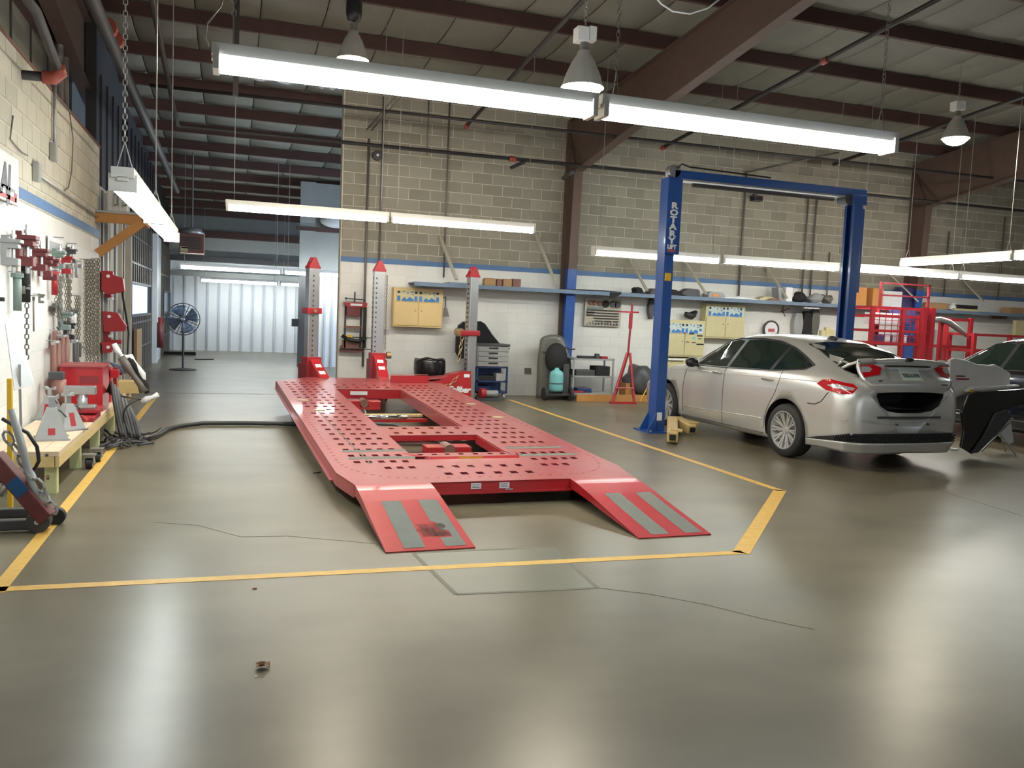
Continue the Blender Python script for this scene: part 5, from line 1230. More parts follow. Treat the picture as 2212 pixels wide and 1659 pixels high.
MB().cyl((4.42, 15.1, .14), (4.52, 15.12, .14), .10, n=16).build('red_drum', 'redtool', t, bevel=.01); MB().cyl((4.52, 15.12, .14), (4.78, 15.15, .14), .06, n=14).build('grey_barrel', 'steelp', t, smooth=True); MB().box(4.40, 4.8, 15.05, 15.2, 0, .06).build('foot', 'dark', t)
bx('wall_outlet', 'conduit', 'beige outlet on the painted block wall left of the tall grey hood', 'outlet', 1134, 795, 1147, 807, 16.17, .03, bevel=.003)
# tall olive hood panel and gas cart
c0, c1 = P(1158, 860, Y=15.75), P(1224, 722, Y=15.75)
t = T('car_hood', 'tall rounded olive-grey car hood standing on end against the wall', 'car hood', ((c0.x+c1.x)/2, 15.85, 0))
out = [(0, 0), (0, .55), (.06, .85), (.16, 1.08), (.30, 1.22), (.44, 1.26), (.56, 1.22), (.66, 1.10), (.72, .9), (.73, .5), (.73, 0)]
g = MB().grid(lambda u, v: (c0.x+.02+(.365-.365*math.cos(PI*u))*(1.0-.30*max(0, v-.62)/.38*1.0)+.10*max(0, v-.6), 15.80-.12*math.sin(PI*u)+.04*v, 1.27*v*(1-.10*(abs(2*u-1)**2)*v)), 14, 14)
g.build('hood_skin', 'olive', t, smooth=True, solid=.02)
MB().tube([(c0.x+.06, 15.72, .92), (c0.x+.3, 15.66, .93), (c0.x+.62, 15.72, .90)], .012, 6).build('crease', 'dark', t)
c = P(1200, 862, Y=15.35); t = T('gas_cart', 'small wheeled welding cart with a teal gas cylinder and black cover', 'welding cart', (c.x, 15.35, 0))
X0 = c.x-.02
MB().lathe([(0, .18), (.12, .18), (.135, .22), (.135, .50), (.12, .56), (.05, .60), (.04, .64), (0, .64)], (X0, 15.3, 0), 20).build('gas_cylinder', 'teal', t, smooth=True)
MB().lathe([(.138, .33), (.142, .33), (.142, .345), (.138, .345)], (X0, 15.3, 0), 20).build('cylinder_band', 'dark', t)
g = MB().ball((X0+.02, 15.42, .82), (.23, .16, .30), 16, 10); g.build('black_cover', 'blackm', t, smooth=True)
MB().box(X0-.18, X0+.30, 15.25, 15.55, .10, .14).build('cart_base', 'dark', t)
for x in (X0-.24, X0+.30): MB().cyl((x-.03, 15.28, .13), (x+.03, 15.28, .13), .13, n=20).build('wheel', 'rubber', t, bevel=.01)
MB().box(X0+.14, X0+.26, 15.3, 15.55, .14, .72).build('side_panel', 'dark', t); MB().tube([(X0+.1, 15.4, 1.05), (X0+.3, 15.35, 1.0), (X0+.36, 15.3, 1.01)], .015, 6).build('handle', 'black', t)
# grey three-shelf cart, plank, red stand, tool board, grey drum
t = T('shelf_cart', 'grey metal three-shelf cart with tools against the wall', 'utility cart', (6.78, 15.5, 0))
x0, x1 = 6.36, 7.24
for x in (x0, x1-.03):
    for y in (15.3, 15.72): MB().box(x, x+.03, y, y+.03, 0, .84).build('post', 'steelp', t)
for z in (.12, .46, .80): MB().box(x0, x1, 15.3, 15.75, z, z+.03).build('shelf', 'steelp', t, bevel=.004)
for nm, m_, a_, lb, ct in (('torch', 'black', (6.5, 7.0, 15.4, 15.5, .83, .88), 'black torch lying on top of the grey cart', 'torch'), ('red_rag', 'redtool', (6.98, 7.12, 15.35, 15.5, .83, .88), 'red rag on top of the grey cart', 'rag'),
    ('grey_clamp', 'dark', (6.86, 6.94, 15.35, 15.45, .83, .93), 'small dark clamp upright on the grey cart', 'clamp'), ('tool_heap', 'dark', (6.45, 6.85, 15.35, 15.7, .49, .60), 'dark tool roll on the middle shelf of the grey cart', 'tool roll'), ('battery', 'blackm', (6.88, 7.18, 15.35, 15.7, .49, .68), 'black battery charger on the middle shelf of the grey cart', 'charger'),
    ('parts_box', 'navy', (6.5, 6.8, 15.35, 15.7, .15, .24), 'dark blue case on the bottom shelf of the grey cart', 'case'), ('parts_box', 'redtool', (6.42, 6.62, 15.33, 15.5, .15, .19), 'thin red case on the bottom shelf of the grey cart', 'case')):
    single(MB().box(*a_), nm, m_, lb, ct, ((a_[0]+a_[1])/2, (a_[2]+a_[3])/2, a_[4]), bevel=.01)
pk = single(MB().box(6.40, 8.1, 15.12, 15.17, 0, .14), 'wood_plank', 'woodo', 'long orange-brown plank lying on edge in front of the grey cart', 'plank', (7.2, 15.15, 0), bevel=.004)
t = T('tool_board', 'pegboard with rows of wrenches hung below the long shelf', 'tool board', (7.3, 16.12, 1.48))
MB().box(6.9, 7.72, 16.12, 16.16, 1.47, 2.03).build('board', 'pilast', t)
for k in range(6): MB().box(6.94+.16*(k < 3), 7.66, 16.09, 16.12, 1.51+k*.055, 1.53+k*.055).build('tool_rail', 'black', t)
for k in range(11): MB().box(6.95+.068*k, 6.98+.068*k, 16.08, 16.12, 1.50, 1.50+.02+.03*((k*7) % 3)).build('wrench', 'steel', t)
for x, z, r, m_ in ((7.22, 1.93, .05, 'rust'), (7.35, 1.93, .075, 'blackm'), (7.52, 1.93, .07, 'dark'), (7.62, 1.92, .07, 'dark'), (7.02, 1.94, .05, 'rust'), (7.10, 1.94, .05, 'rust')): MB().cyl((x, 16.08, z), (x, 16.12, z), r, n=12).build('disc_tool', m_, t)
MB().box(6.96, 7.3, 16.09, 16.12, 1.82, 1.86).build('pliers_row', 'greent', t); MB().box(6.94, 7.1, 16.09, 16.12, 1.70, 1.78).build('pliers_row', 'conduit', t)
t = T('red_stand', 'red tripod support stand with a tall post in front of the grey cart', 'support stand', (7.42, 14.95, 0))
q0, q1 = P(1345, 670, Y=15), P(1334, 755, Y=15); 
MB().cyl((7.38, 15, .95), (7.42, 15, 1.95), .022, n=8).build('post', 'rackdk', t); MB().box(7.37, 7.43, 14.98, 15.02, 1.45, 1.75).build('slide', 'redtool', t); MB().box(7.12, 7.56, 14.98, 15.02, 1.76, 1.79).build('top_bar', 'redtool', t)
for a_, b_ in (((7.36, 15, .98), (7.00, 14.8, 0.02)), ((7.42, 15, .98), (7.46, 14.78, .02)), ((7.38, 15, .98), (7.30, 15.35, .02))): MB().tube([a_, b_], .026, 6).build('leg', 'redtool', t)
MB().tube([(7.06, 14.82, .3), (7.46, 14.82, .3)], .016, 6).build('brace', 'redtool', t); MB().box(6.95, 7.5, 14.75, 14.82, 0, .04).build('foot_bar', 'redtool', t)
lump('plastic_drum', 'bin', 'grey trash drum with a draped liner behind the red stand', 'drum', 1385, 830, .72, .72, .6, Y=15.5, z0=0, seed=11)
single(MB().tube([(7.75, 15.1, .02), (7.95, 15.15, .35), (8.15, 15.2, .70)], .012, 6), 'yellow_stick', 'toolyel', 'yellow stick leaning behind the lift post', 'stick', (7.75, 15.1, 0))
bx('wood_crate', 'woodo', 'low brown crate behind the red stand', 'crate', 1352, 828, 1378, 850, 15.3, .3, z0=.0)
# under-shelf things right of the cabinets
c = P(1667, 712, Y=16.1); t = T('wall_clock', 'round wall clock with a dark rim above the silver car roof', 'clock', (c.x, 16.12, c.z))
MB().lathe([(0, -.03), (.16, -.03), (.18, -.045), (.205, -.04), (.205, 0), (0, 0)], (c.x, 16.15, c.z), 28, 'y').build('rim', 'dark', t, smooth=True)
MB().lathe([(0, -.034), (.165, -.034), (.165, -.031), (0, -.031)], (c.x, 16.15, c.z), 28, 'y').build('face', 'paper', t); MB().box(c.x-.08, c.x+.08, 16.108, 16.114, c.z-.05, c.z+.02).build('printed_mark', 'signred', t)
def hang(px0, py0, px1, py1, m_, label, cat, name, Y=16.06, d=.13, seed=0):
    a, b = P(px0, py0, Y=Y), P(px1, py1, Y=Y); rnd = random.Random(seed); n = 7; pts = []
    for k in range(n): pts.append((a.x+(b.x-a.x)*(.5-.5*(.45+.55*math.sin(PI*(k+.8)/n)))+rnd.uniform(0, .02), a.z+(b.z-a.z)*k/(n-1)))
    pts += [(a.x+b.x-x, z) for x, z in pts[::-1]]
    return single(MB().prism(pts, d, 'y', Y), name, m_, label, cat, ((a.x+b.x)/2, Y, a.z), bevel=.012)
hang(1736, 672, 1752, 735, 'blackm', 'black coat hanging under the shelf left of the right lift post', 'coat', 'hanging_coat')
hang(1716, 676, 1734, 735, 'steelp', 'grey jacket hanging left of the black coat', 'coat', 'hanging_coat', seed=3)
hang(1755, 668, 1770, 730, 'olive', 'olive coat hanging right of the black coat', 'coat', 'hanging_coat', seed=5)
hang(1403, 643, 1415, 690, 'dark', 'dark grey bag hanging left of the blue lift post', 'bag', 'hanging_bag', seed=6)
for x0_, x1_, lb in ((1738, 1770, 'between the coats'), ): bx('strip_lamp', 'paper', 'short white lamp strip under the shelf above the hanging coats', 'lamp', x0_, 663, x1_, 668, 15.7, .06)
g = MB(); c = P(1702, 672, Y=16.0)
for k in range(4): g.tube([(c.x, 16.19, c.z), (c.x+.14*math.cos(.6+k*1.4), 16.1, c.z+.12*math.sin(.6+k*1.4))], .012, 5)
single(g, 'clamp_set', 'rust', 'small rusty clamp hung on the wall right of the clock', 'clamp', tuple(c))
for k, (x, h) in enumerate(((1775, 22), (1785, 28), (1794, 24))): bx('white_bottle', 'cream2', ['leftmost', 'middle', 'rightmost'][k]+' of three cream bottles behind the car roof', 'bottle', x, 735-h, x+8, 740, 15.6, .1, bevel=.02)
# small camera box on the wall between the posts and one at upper left
for px, py, lb in ((1634, 430, 'small black camera box on the block wall inside the lift frame'), (815, 336, 'round alarm bell high on the block wall at left')):
    c = P(px, py, Y=16.1); t = T('wall_device', lb, 'device', (c.x, 16.15, c.z))
    if px > 1000: MB().box(c.x-.12, c.x+.10, 16.0, 16.16, c.z-.05, c.z+.06).build('body', 'black', t, bevel=.01); MB().box(c.x-.14, c.x-.06, 15.98, 16.04, c.z+.03, c.z+.09).build('bracket', 'dark', t)
    else: MB().cyl((c.x, 16.05, c.z), (c.x, 16.17, c.z), .09, n=20).build('body', 'dark', t, bevel=.01); MB().cyl((c.x, 16.04, c.z), (c.x, 16.05, c.z), .025, n=12).build('centre', 'label', t)

# red mesh rack and other red frames at the right
def red_rack(label, X0, X1, Y0, Y1, levels, ztop, name='mesh_rack', stepx=None):
    t = T(name, label, 'rack', ((X0+X1)/2, (Y0+Y1)/2, 0))
    xs = stepx or (X0, X1)
    for x in xs:
        for y in (Y0, Y1): MB().box(x-.035, x+.035, y-.035, y+.035, 0, ztop).build('post', 'redtool', t)
    for z in levels:
        for y in (Y0, Y1): MB().box(X0, X1, y-.02, y+.02, z-.025, z+.025).build('rail', 'redtool', t)
        for x in (X0, X1): MB().box(x-.02, x+.02, Y0, Y1, z-.025, z+.025).build('rail', 'redtool', t)
    return t
t = red_rack('red steel mesh rack behind the silver car with printed blue cartons', 11.55, 12.95, 13.2, 13.9, (.9, 1.38, 1.62, 1.90, 2.06), 2.08, stepx=(11.58, 12.30, 12.95))
g = MB()
for k in range(9): g.box(11.6+.15*k, 11.61+.15*k, 13.2, 13.21, 1.38, 2.06)
for k in range(6): g.box(11.58, 12.95, 13.2, 13.21, 1.42+.1*k, 1.43+.1*k)
g.build('mesh_panel', 'redtool', t)['kind'] = 'stuff'
for x in (12.75, 12.95): MB().box(x-.05, x+.05, 13.1, 13.2, .6, 2.1).build('upright_channel', 'redtool', t)
for x in (11.75, 12.90): MB().box(x-.02, x+.02, 13.2, 13.24, 2.08, 2.55).build('guard_post', 'rackdk', t)
for z in (2.30, 2.53): MB().box(11.75, 12.92, 13.2, 13.23, z-.015, z+.015).build('guard_rail', 'rackdk', t)
bx('printed_carton', 'purple', 'blue printed carton on the low shelf of the red mesh rack', 'box', 1905, 722, 1972, 748, 13.4, .3)
for k, x in enumerate((1913, 1930, 1949)): bx('picture_tile', 'paper', ['left', 'middle', 'right'][k]+' white picture tile on the blue printed carton', 'label', x, 724, x+9, 741, 13.38, .015, bevel=0)
bx('purple_box', 'purple', 'dark purple box on the middle shelf of the red mesh rack', 'box', 1945, 668, 1978, 700, 13.45, .3)
bx('clear_tote', 'film', 'clear tote of small parts on the middle shelf of the red mesh rack', 'tote', 1892, 675, 1942, 702, 13.45, .3)
t = red_rack('tall red bracket stand right of the red mesh rack holding a grey bumper bar', 13.35, 14.1, 13.3, 13.9, (.5, 1.36, 1.9), 1.95, name='parts_stand')
t = red_rack('red rectangular frame stand behind the black car roof', 13.9, 15.5, 13.0, 13.6, (.8, 1.30, 1.62), 1.65, name='frame_stand')
q = [P(x, y, Y=13.2) for x, y in ((2005, 692), (2030, 690), (2050, 696), (2066, 708), (2080, 718), (2087, 726))]
single(MB().tube([tuple(p) for p in q], [.05, .06, .06, .055, .045, .03], 10), 'bumper_bar', 'steel', 'curved grey bumper bar resting on the red stand', 'bumper bar', tuple(q[0]), smooth=True)
bx('locker', 'ribgrey', 'pale grey locker with a round sticker behind the red stands', 'locker', 2022, 712, 2080, 800, 15.4, .5, z0=0)
c = P(2039, 735, Y=15.38); single(MB().cyl((c.x, 15.38, c.z), (c.x, 15.39, c.z), .10, n=20), 'round_sticker', 'signred', 'round faded red sticker on the pale locker', 'sticker', tuple(c))
bx('pale_panel', 'cream2', 'pale panel at the right edge above the black car', 'panel', 2196, 692, 2230, 730, 15.6, .1)
for x0_, lb in ((2030, 'left'), (2105, 'right')): bx('strip_lamp', 'paper', lb+' one of two lamp strips under the right end of the shelf', 'lamp', x0_, 674+(x0_-2030)*.05, x0_+30, 679+(x0_-2030)*.05, 15.7, .05)
bx('air_box', 'rust', 'small brown box under the shelf at far right', 'box', 2158, 678, 2176, 690, 15.9, .2)

# grey bumper cover and black fender on stands in front of the black car
t = T('bumper_cover', 'pale grey bumper cover on edge, between the silver trunk lid and the black car', 'bumper cover', (9.4, 8.7, .80))
q = [(P(x, y, Y=8.7).x, P(x, y, Y=8.7).z) for x, y in ((2052, 778), (2062, 773), (2090, 778), (2110, 786), (2140, 789), (2150, 787), (2166, 795), (2183, 806), (2182, 842), (2150, 843), (2100, 846), (2060, 862), (2050, 862))]
MB().prism(q, .05, 'y', 8.7).build('shell', 'mask', t, bevel=.015)
for (xa, ya, xb, yb, m_) in ((2066, 811, 2085, 814, 'maroon'), (2067, 817, 2094, 821, 'redtool')):
    a, b = P(xa, ya, Y=8.69), P(xb, yb, Y=8.69); MB().box(a.x, b.x, 8.692, 8.698, b.z, a.z).build('tape_strip', m_, t)
a, b = P(2088, 846, Y=8.62), P(2200, 836, Y=8.62); MB().prism([(a.x, a.z), (b.x, b.z), (b.x, b.z+.03), (a.x+.1, a.z+.06)], .09, 'y', 8.6).build('lower_lip', 'mask', t, bevel=.01)
a = P(2097, 845, Y=8.6); MB().box(a.x-.03, a.x+.04, 8.585, 8.6, a.z-.01, a.z+.02).build('yellow_tag', 'toolyel', t)
t = T('car_fender', 'glossy black fender panel hung on a folding stand at the right edge', 'fender', (9.75, 8.6, 0))
q = [(P(x, y, Y=8.55).x, P(x, y, Y=8.55).z) for x, y in ((2088, 852), (2110, 846), (2160, 843), (2230, 838), (2240, 870), (2190, 876), (2160, 893), (2140, 925), (2118, 962), (2096, 981), (2072, 966), (2078, 930), (2073, 890))]
g = MB().prism(q, .04, 'y', 8.52)
g.build('skin', 'blackpaint', t, bevel=.012); 
q = [(P(x, y, Y=8.5).x, P(x, y, Y=8.5).z) for x, y in ((2150, 892), (2175, 884), (2186, 900), (2152, 940), (2112, 978), (2096, 980), (2124, 940))]
MB().prism(q, .03, 'y', 8.49).build('wheel_arch_edge', 'dark', t, bevel=.01)
q = [P(x, y, Y=8.9) for x, y in ((2168, 888), (2180, 888), (2190, 955), (2178, 960), (2142, 925))]
single(MB().prism([(p.x, p.z) for p in q], .02, 'y', 8.9), 'plastic_sheet', 'film', 'hanging grey plastic sheet beneath the black fender panel', 'sheet', tuple(q[0]))
t = T('folding_stand', 'thin grey folding work stand under the black fender panel', 'work stand', (10.0, 9.0, 0))
for xa, ya, xb, yb in ((2138, 905, 2196, 985), (2188, 905, 2120, 975), (2150, 900, 2172, 975)):
    a, b = P(xa, ya, Y=8.8), P(xb, yb, Z=.02); MB().tube([tuple(a), tuple(b)], .012, 6).build('leg', 'steel', t)
MB().tube([tuple(P(2138, 905, Y=8.8)), tuple(P(2188, 905, Y=8.8))], .014, 6).build('top_bar', 'steel', t)
single(MB().box(9.55, 9.62, 9.1, 9.2, 0, .03), 'floor_debris', 'paper', 'small white scrap on the floor under the black fender', 'scrap', (9.58, 9.15, 0))

# floor fan in the far bay
c = Vector((-1.06, 21.3, 1.20)); t = T('pedestal_fan', 'large blue-grey pedestal fan in the far bay', 'fan', (c.x, c.y, 0))
g = MB()
for k in range(16):
    a = 2*PI*k/16; g.tube([c+Vector((0, -.10, 0)), c+Vector((.2*math.cos(a), -.13, .2*math.sin(a))), c+Vector((.37*math.cos(a), -.05, .37*math.sin(a))), c+Vector((.36*math.cos(a), .08, .36*math.sin(a))), c+Vector((.1*math.cos(a), .12, .1*math.sin(a)))], .005, 4)
for r, y in ((.12, -.12), (.22, -.125), (.30, -.10), (.375, -.05), (.365, .08), (.20, .11)): g.tube([c+Vector((r*math.cos(2*PI*k/28), y, r*math.sin(2*PI*k/28))) for k in range(28)], .007 if r > .36 else .004, 5, closed=True)
g.build('guard', 'dark', t)
for k in range(4):
    a = 2*PI*k/4+.4; MB().grid(lambda u, v: c+Vector(((.05+.28*u)*math.cos(a+(v-.5)*1.15), -.03+.10*(v-.5), (.05+.28*u)*math.sin(a+(v-.5)*1.15))), 4, 6).build('blade', 'fanb', t, smooth=True, solid=.006)
MB().ball(c+Vector((0, -.08, 0)), (.06, .06, .06), 12, 8).build('hub', 'steel', t, smooth=True); MB().ball(c+Vector((0, .10, 0)), (.10, .14, .10), 12, 8).build('motor', 'dark', t, smooth=True)
MB().cyl((c.x, c.y+.1, .03), (c.x, c.y+.1, 1.15), .022, n=10).build('pole', 'dark', t); MB().lathe([(0, .05), (.05, .05), (.30, .02), (.31, 0), (0, 0)], (c.x, c.y+.1, 0), 24).build('base', 'blackm', t)
single(MB().cbox((-1.45, 27.5, .05), (.9, .2, .08)), 'dark_mat', 'blackm', 'dark strip on the far bay floor behind the fan', 'mat', (-1.45, 27.5, 0))
single(MB().cbox((-.7, 25.4, .01), (.5, .12, .02), Matrix.Rotation(.3, 3, 'Z')), 'floor_rag', 'blackm', 'small dark rag on the far bay floor right of the fan', 'rag', (-.7, 25.4, 0))

# ================================================================ LEFT WALL TOOLS
XW = XL+.012
def hook(mb, y, z, L=.05): mb.cyl((XW-.02, y, z), (XW+L, y, z), .006, n=6)
def lw(px, py, off=.06): p = P(px, py, X=XW+off); return p.y, p.z
def place(name, label, cat, px, py, fn, off=.06, group=None):
    y, z = lw(px, py, off); t = T(name, label, cat, (XW, y, z), group=group)
    hk = MB(); hook(hk, y, z+.01, off+.03); hk.build('hook', 'steel', t); fn(t, y, z); return t
def c_clamp(m_, s, m2='steel', bolt=True):
    s *= .80
    def f(t, y, z):
        x = XW+.03
        MB().prism([(x, z), (x+.11*s, z), (x+.13*s, z-.03*s), (x+.13*s, z-.06*s), (x+.05*s, z-.06*s), (x+.045*s, z-.13*s), (x+.13*s, z-.14*s), (x+.13*s, z-.20*s), (x, z-.20*s)], .10*s, 'y', y-.05*s).build('jaw_body', m_, t, bevel=.006)
        MB().box(x-.01, x+.15*s, y-.065*s, y+.065*s, z-.015*s, z+.015*s).box(x, x+.05*s, y-.03, y+.03, z-.02, z+.045*s).build('top_plate', m_, t, bevel=.004)
        if bolt: MB().cyl((x+.085*s, y, z-.25*s), (x+.085*s, y, z+.09*s), .012*s+.002, n=8).cyl((x+.085*s, y, z+.03*s), (x+.085*s, y, z+.055*s), .024*s, n=6).build('bolt', m2, t)
    return f
def plate_tool(m_, s, h, w_=.07):
    def f(t, y, z):
        x = XW+.02
        MB().prism([(y-w_*s, z), (y+w_*s, z), (y+w_*s*.8, z-h*.35), (y+w_*s*1.2, z-h*.6), (y+w_*s*.3, z-h), (y-w_*s*.6, z-h*.9), (y-w_*s*1.1, z-h*.5)], .035, 'x', x).build('plate', m_, t, bevel=.005)
        MB().cyl((x, y, z-h*.25), (x+.08, y, z-h*.25), .018*s+.004, n=8).build('pin', 'steel', t)
    return f
def bar(m_, h, r=.022, tip=None):
    def f(t, y, z):
        MB().cyl((XW+.05, y, z), (XW+.05, y, z-h), r, n=10).build('shaft', m_, t, smooth=True)
        MB().cyl((XW+.05, y, z-.0), (XW+.05, y, z-.04), r*1.5, n=10).build('ring', tip or 'dark', t)
    return f
def chain_l(h, n=1, m_='chain', r=.019, sp=.06):
    def f(t, y, z):
        for k in range(n):
            g = MB(); yy = y+(k-(n-1)/2)*sp; links(g, [(XW+.06+.02*(k % 2), yy, z), (XW+.055+.02*(k % 2), yy+.01, z-h*(.86+.14*((k*37) % 5)/4))], r, r*.30); g.build('chain_strand', m_, t)
        MB().tube([(XW+.06, y+.02, z-h), (XW+.07, y+.05, z-h-.05), (XW+.06, y+.02, z-h-.09), (XW+.05, y-.02, z-h-.06)], .009, 6).build('end_hook', 'dark', t)
    return f
def horseshoe(m_, s):
    def f(t, y, z):
        pts = [(XW+.06+.03*math.sin(a), y-.11*s*math.cos(a)*1.0, z-.22*s-.20*s*math.sin(a)*1.0*(1 if a < PI else 1)) for a in [PI*k/10 for k in range(11)]]
        pts = [(XW+.07, y-.11*s, z)]+[(XW+.07+.04*math.sin(a), y-.11*s*math.cos(a), z-.30*s-.12*s*math.sin(a)) for a in [PI*k/10 for k in range(11)]]+[(XW+.07, y+.11*s, z)]
        MB().tube(pts, .020*s+.008, 8).build('shackle_bow', m_, t, smooth=True); MB().cyl((XW+.07, y-.15*s, z-.01), (XW+.07, y+.15*s, z-.01), .02, n=8).build('shackle_pin', 'steel', t)
    return f
items = [
 ('grey_clamp', 'pale grey clamp at the left end of the top row of tools', 'clamp', 12, 520, c_clamp('steelp', 1.3)),
 ('pull_clamp', 'large maroon pull clamp with an upright bolt, top row of the tool wall', 'clamp', 38, 512, c_clamp('maroon', 1.6)),
 ('pull_clamp', 'grey-brown clamp overlapping the large maroon one, top row', 'clamp', 52, 522, c_clamp('rust', 1.2)),
 ('pull_tube', 'black tubular puller hanging below the large maroon clamp', 'puller', 58, 556, bar('blackm', .42, .04)),
 ('slide_rod', 'grey-green rod tool hanging left of the black puller', 'rod', 40, 590, bar('greent', .34, .035, 'greent')),
 ('small_hook', 'small grey hook at the tip of the black puller', 'hook', 57, 618, plate_tool('conduit', .6, .08)),
 ('box_clamp', 'maroon box clamp with two square windows, nearest of three', 'clamp', 76, 540, c_clamp('maroon', 1.25, bolt=True)),
 ('box_clamp', 'maroon box clamp, middle of three', 'clamp', 90, 556, c_clamp('maroon', 1.2, bolt=False)),
 ('box_clamp', 'maroon box clamp, farthest of three', 'clamp', 101, 562, c_clamp('maroon', 1.3, bolt=False)),
 ('spring_puller', 'pinkish red spring puller hanging right of the maroon box clamps', 'puller', 120, 586, bar('redtool', .26, .03, 'redtool')),
 ('angle_clamp', 'grey-green clamp with a ring, upper row right of the box clamps', 'clamp', 120, 545, c_clamp('greent', 1.1)),
 ('red_clamp', 'bright red clamp lying diagonally in the upper row', 'clamp', 136, 556, c_clamp('redtool', 1.15, bolt=False)),
 ('dark_clamp', 'dark ribbed clamp hung just above the bright red one', 'clamp', 150, 540, c_clamp('dark', .95)),
 ('grey_clamp', 'dark grey clamp right of the bright red one', 'clamp', 152, 574, plate_tool('conduit', 1.1, .22)),
 ('blue_hook', 'pale blue hook plate in the upper row near the hanging chains', 'hook', 170, 566, plate_tool('steelp', 1.1, .2)),
 ('small_clamp', 'small dark clamp hanging alone on the white wall', 'clamp', 90, 638, c_clamp('conduit', .5, bolt=False)),
 ('thin_rod', 'thin dark rod hanging alone left of the small dark clamp', 'rod', 75, 641, bar('conduit', .34, .008)),
 ('short_chain', 'short chain hanging alone on the white wall', 'chain', 58, 655, chain_l(.62, 1, 'dark', .018)),
 ('tool_hook', 'black two-pronged hook below the cluster of clamps', 'hook', 127, 655, plate_tool('dark', 1.3, .10, .12)),
 ('teal_clamp', 'grey-teal clamp below the black two-pronged hook', 'clamp', 132, 676, c_clamp('greent', 1.2, bolt=False)),
 ('black_clamp', 'black clamp beside the white rods', 'clamp', 144, 700, c_clamp('black', 1.1)),
 ('white_rod', 'white rod left of a pair on the tool wall', 'rod', 153, 674, bar('paper', .34, .03, 'dark')),
 ('white_rod', 'white rod right of a pair on the tool wall', 'rod', 162, 669, bar('paper', .24, .03, 'dark')),
 ('chain_bundle', 'tangled dull chains in the middle of the tool wall', 'chain', 126, 598, chain_l(.50, 5, 'chain', .015)),
 ('chain_bundle', 'second tangle of dull chains beside the white rods', 'chain', 146, 604, chain_l(.62, 5, 'chain', .015)),
 ('chain_bundle', 'short chains above the rust-brown shackles', 'chain', 166, 640, chain_l(.60, 4, 'chain', .014)),
 ('long_chain', 'long chain hanging to the bench, leftmost of four', 'chain', 186, 562, chain_l(1.42, 3, 'chain', .016, .06)),
 ('long_chain', 'long chain hanging to the bench, second of four', 'chain', 194, 562, chain_l(1.50, 3, 'chain', .016, .06)),
 ('long_chain', 'long chain hanging to the bench, third of four', 'chain', 202, 562, chain_l(1.55, 3, 'chain', .016, .06)),
 ('long_chain', 'long chain hanging to the bench, rightmost of four', 'chain', 210, 560, chain_l(1.60, 3, 'chain', .016, .06)),
 ('shackle', 'big rust-brown U shackle above the red box, nearer one', 'shackle', 118, 738, horseshoe('rust', 1.15)),
 ('shackle', 'big rust-brown U shackle above the red box, farther one', 'shackle', 136, 725, horseshoe('rust', 1.25)),
 ('dark_hook', 'dark curved hook right of the rust-brown shackles', 'hook', 162, 736, horseshoe('dark', .8)),
 ('dark_hook', 'small dark hook hanging right of the curved one', 'hook', 176, 742, plate_tool('dark', .8, .18)),
 ('gear_puller', 'brown puller with spikes above the shackles', 'puller', 124, 716, plate_tool('rust', 1.2, .2)),
 ('clip_board', 'white paper label pinned above the long chains', 'label', 160, 528, lambda t, y, z: MB().box(XW, XW+.006, y-.10, y+.10, z-.09, z).build('sheet', 'paper', t)),
 ('tool_sign', 'grey printed strip pinned above the clamps', 'label', 132, 515, lambda t, y, z: (MB().box(XW, XW+.008, y-.42, y+.42, z-.17, z).build('board', 'sign', t), MB().box(XW+.008, XW+.010, y-.36, y+.36, z-.14, z-.05).build('print', 'steelp', t))),
]
for it in items: place(*it)
# red clamps on the pier beyond the wall corner
def pier(name, label, px, py, pts, m_='redtool', off=.02, d=.14, cat='clamp'):
    p = P(px, py, X=XL+.06); t = T(name, label, cat, (XL, p.y, p.z)); x0 = XL+off
    MB().prism([(x0+a, p.z-b) for a, b in pts], d, 'y', p.y-d/2).build('clamp_body', m_, t, bevel=.008)
    MB().cyl((XL-.01, p.y, p.z-.02), (XL+.10, p.y, p.z-.02), .012, n=8).build('peg', 'steel', t)
    MB().cyl((x0+.10, p.y-d*.7, p.z-.08), (x0+.10, p.y+d*.7, p.z-.08), .025, n=10).build('clamp_pin', 'label', t); return t
pier('red_clamp', 'bright red clamp with white pins, highest on the pier beside the chains', 226, 585, [(0, 0), (.16, 0), (.17, .06), (.30, .10), (.33, .30), (.10, .36), (0, .30)])
pier('red_clamp', 'small red jaw hanging between the larger red clamps on the pier', 232, 634, [(0, 0), (.10, .02), (.12, .08), (.02, .06)])
pier('red_clamp', 'big red wedge clamp at mid height on the pier', 228, 672, [(0, 0), (.22, .02), (.34, .22), (.32, .30), (.02, .32)])
pier('red_clamp', 'pinkish red clamp under the big red wedge', 230, 714, [(0, 0), (.10, .02), (.12, .14), (.26, .14), (.26, .20), (0, .20)], 'redtool')
pier('red_clamp', 'lowest red clamp on the pier above the bent chrome part', 226, 738, [(0, 0), (.20, .02), (.14, .16), (.02, .18)])
t = pipe([P(x, y, X=XL+.12) for x, y in ((262, 600), (265, 640), (272, 680), (278, 720), (276, 760), (272, 790))], .018, 'hose', 'black hose hanging down the pier right of the red clamps', 'hose', 'hanging_hose')
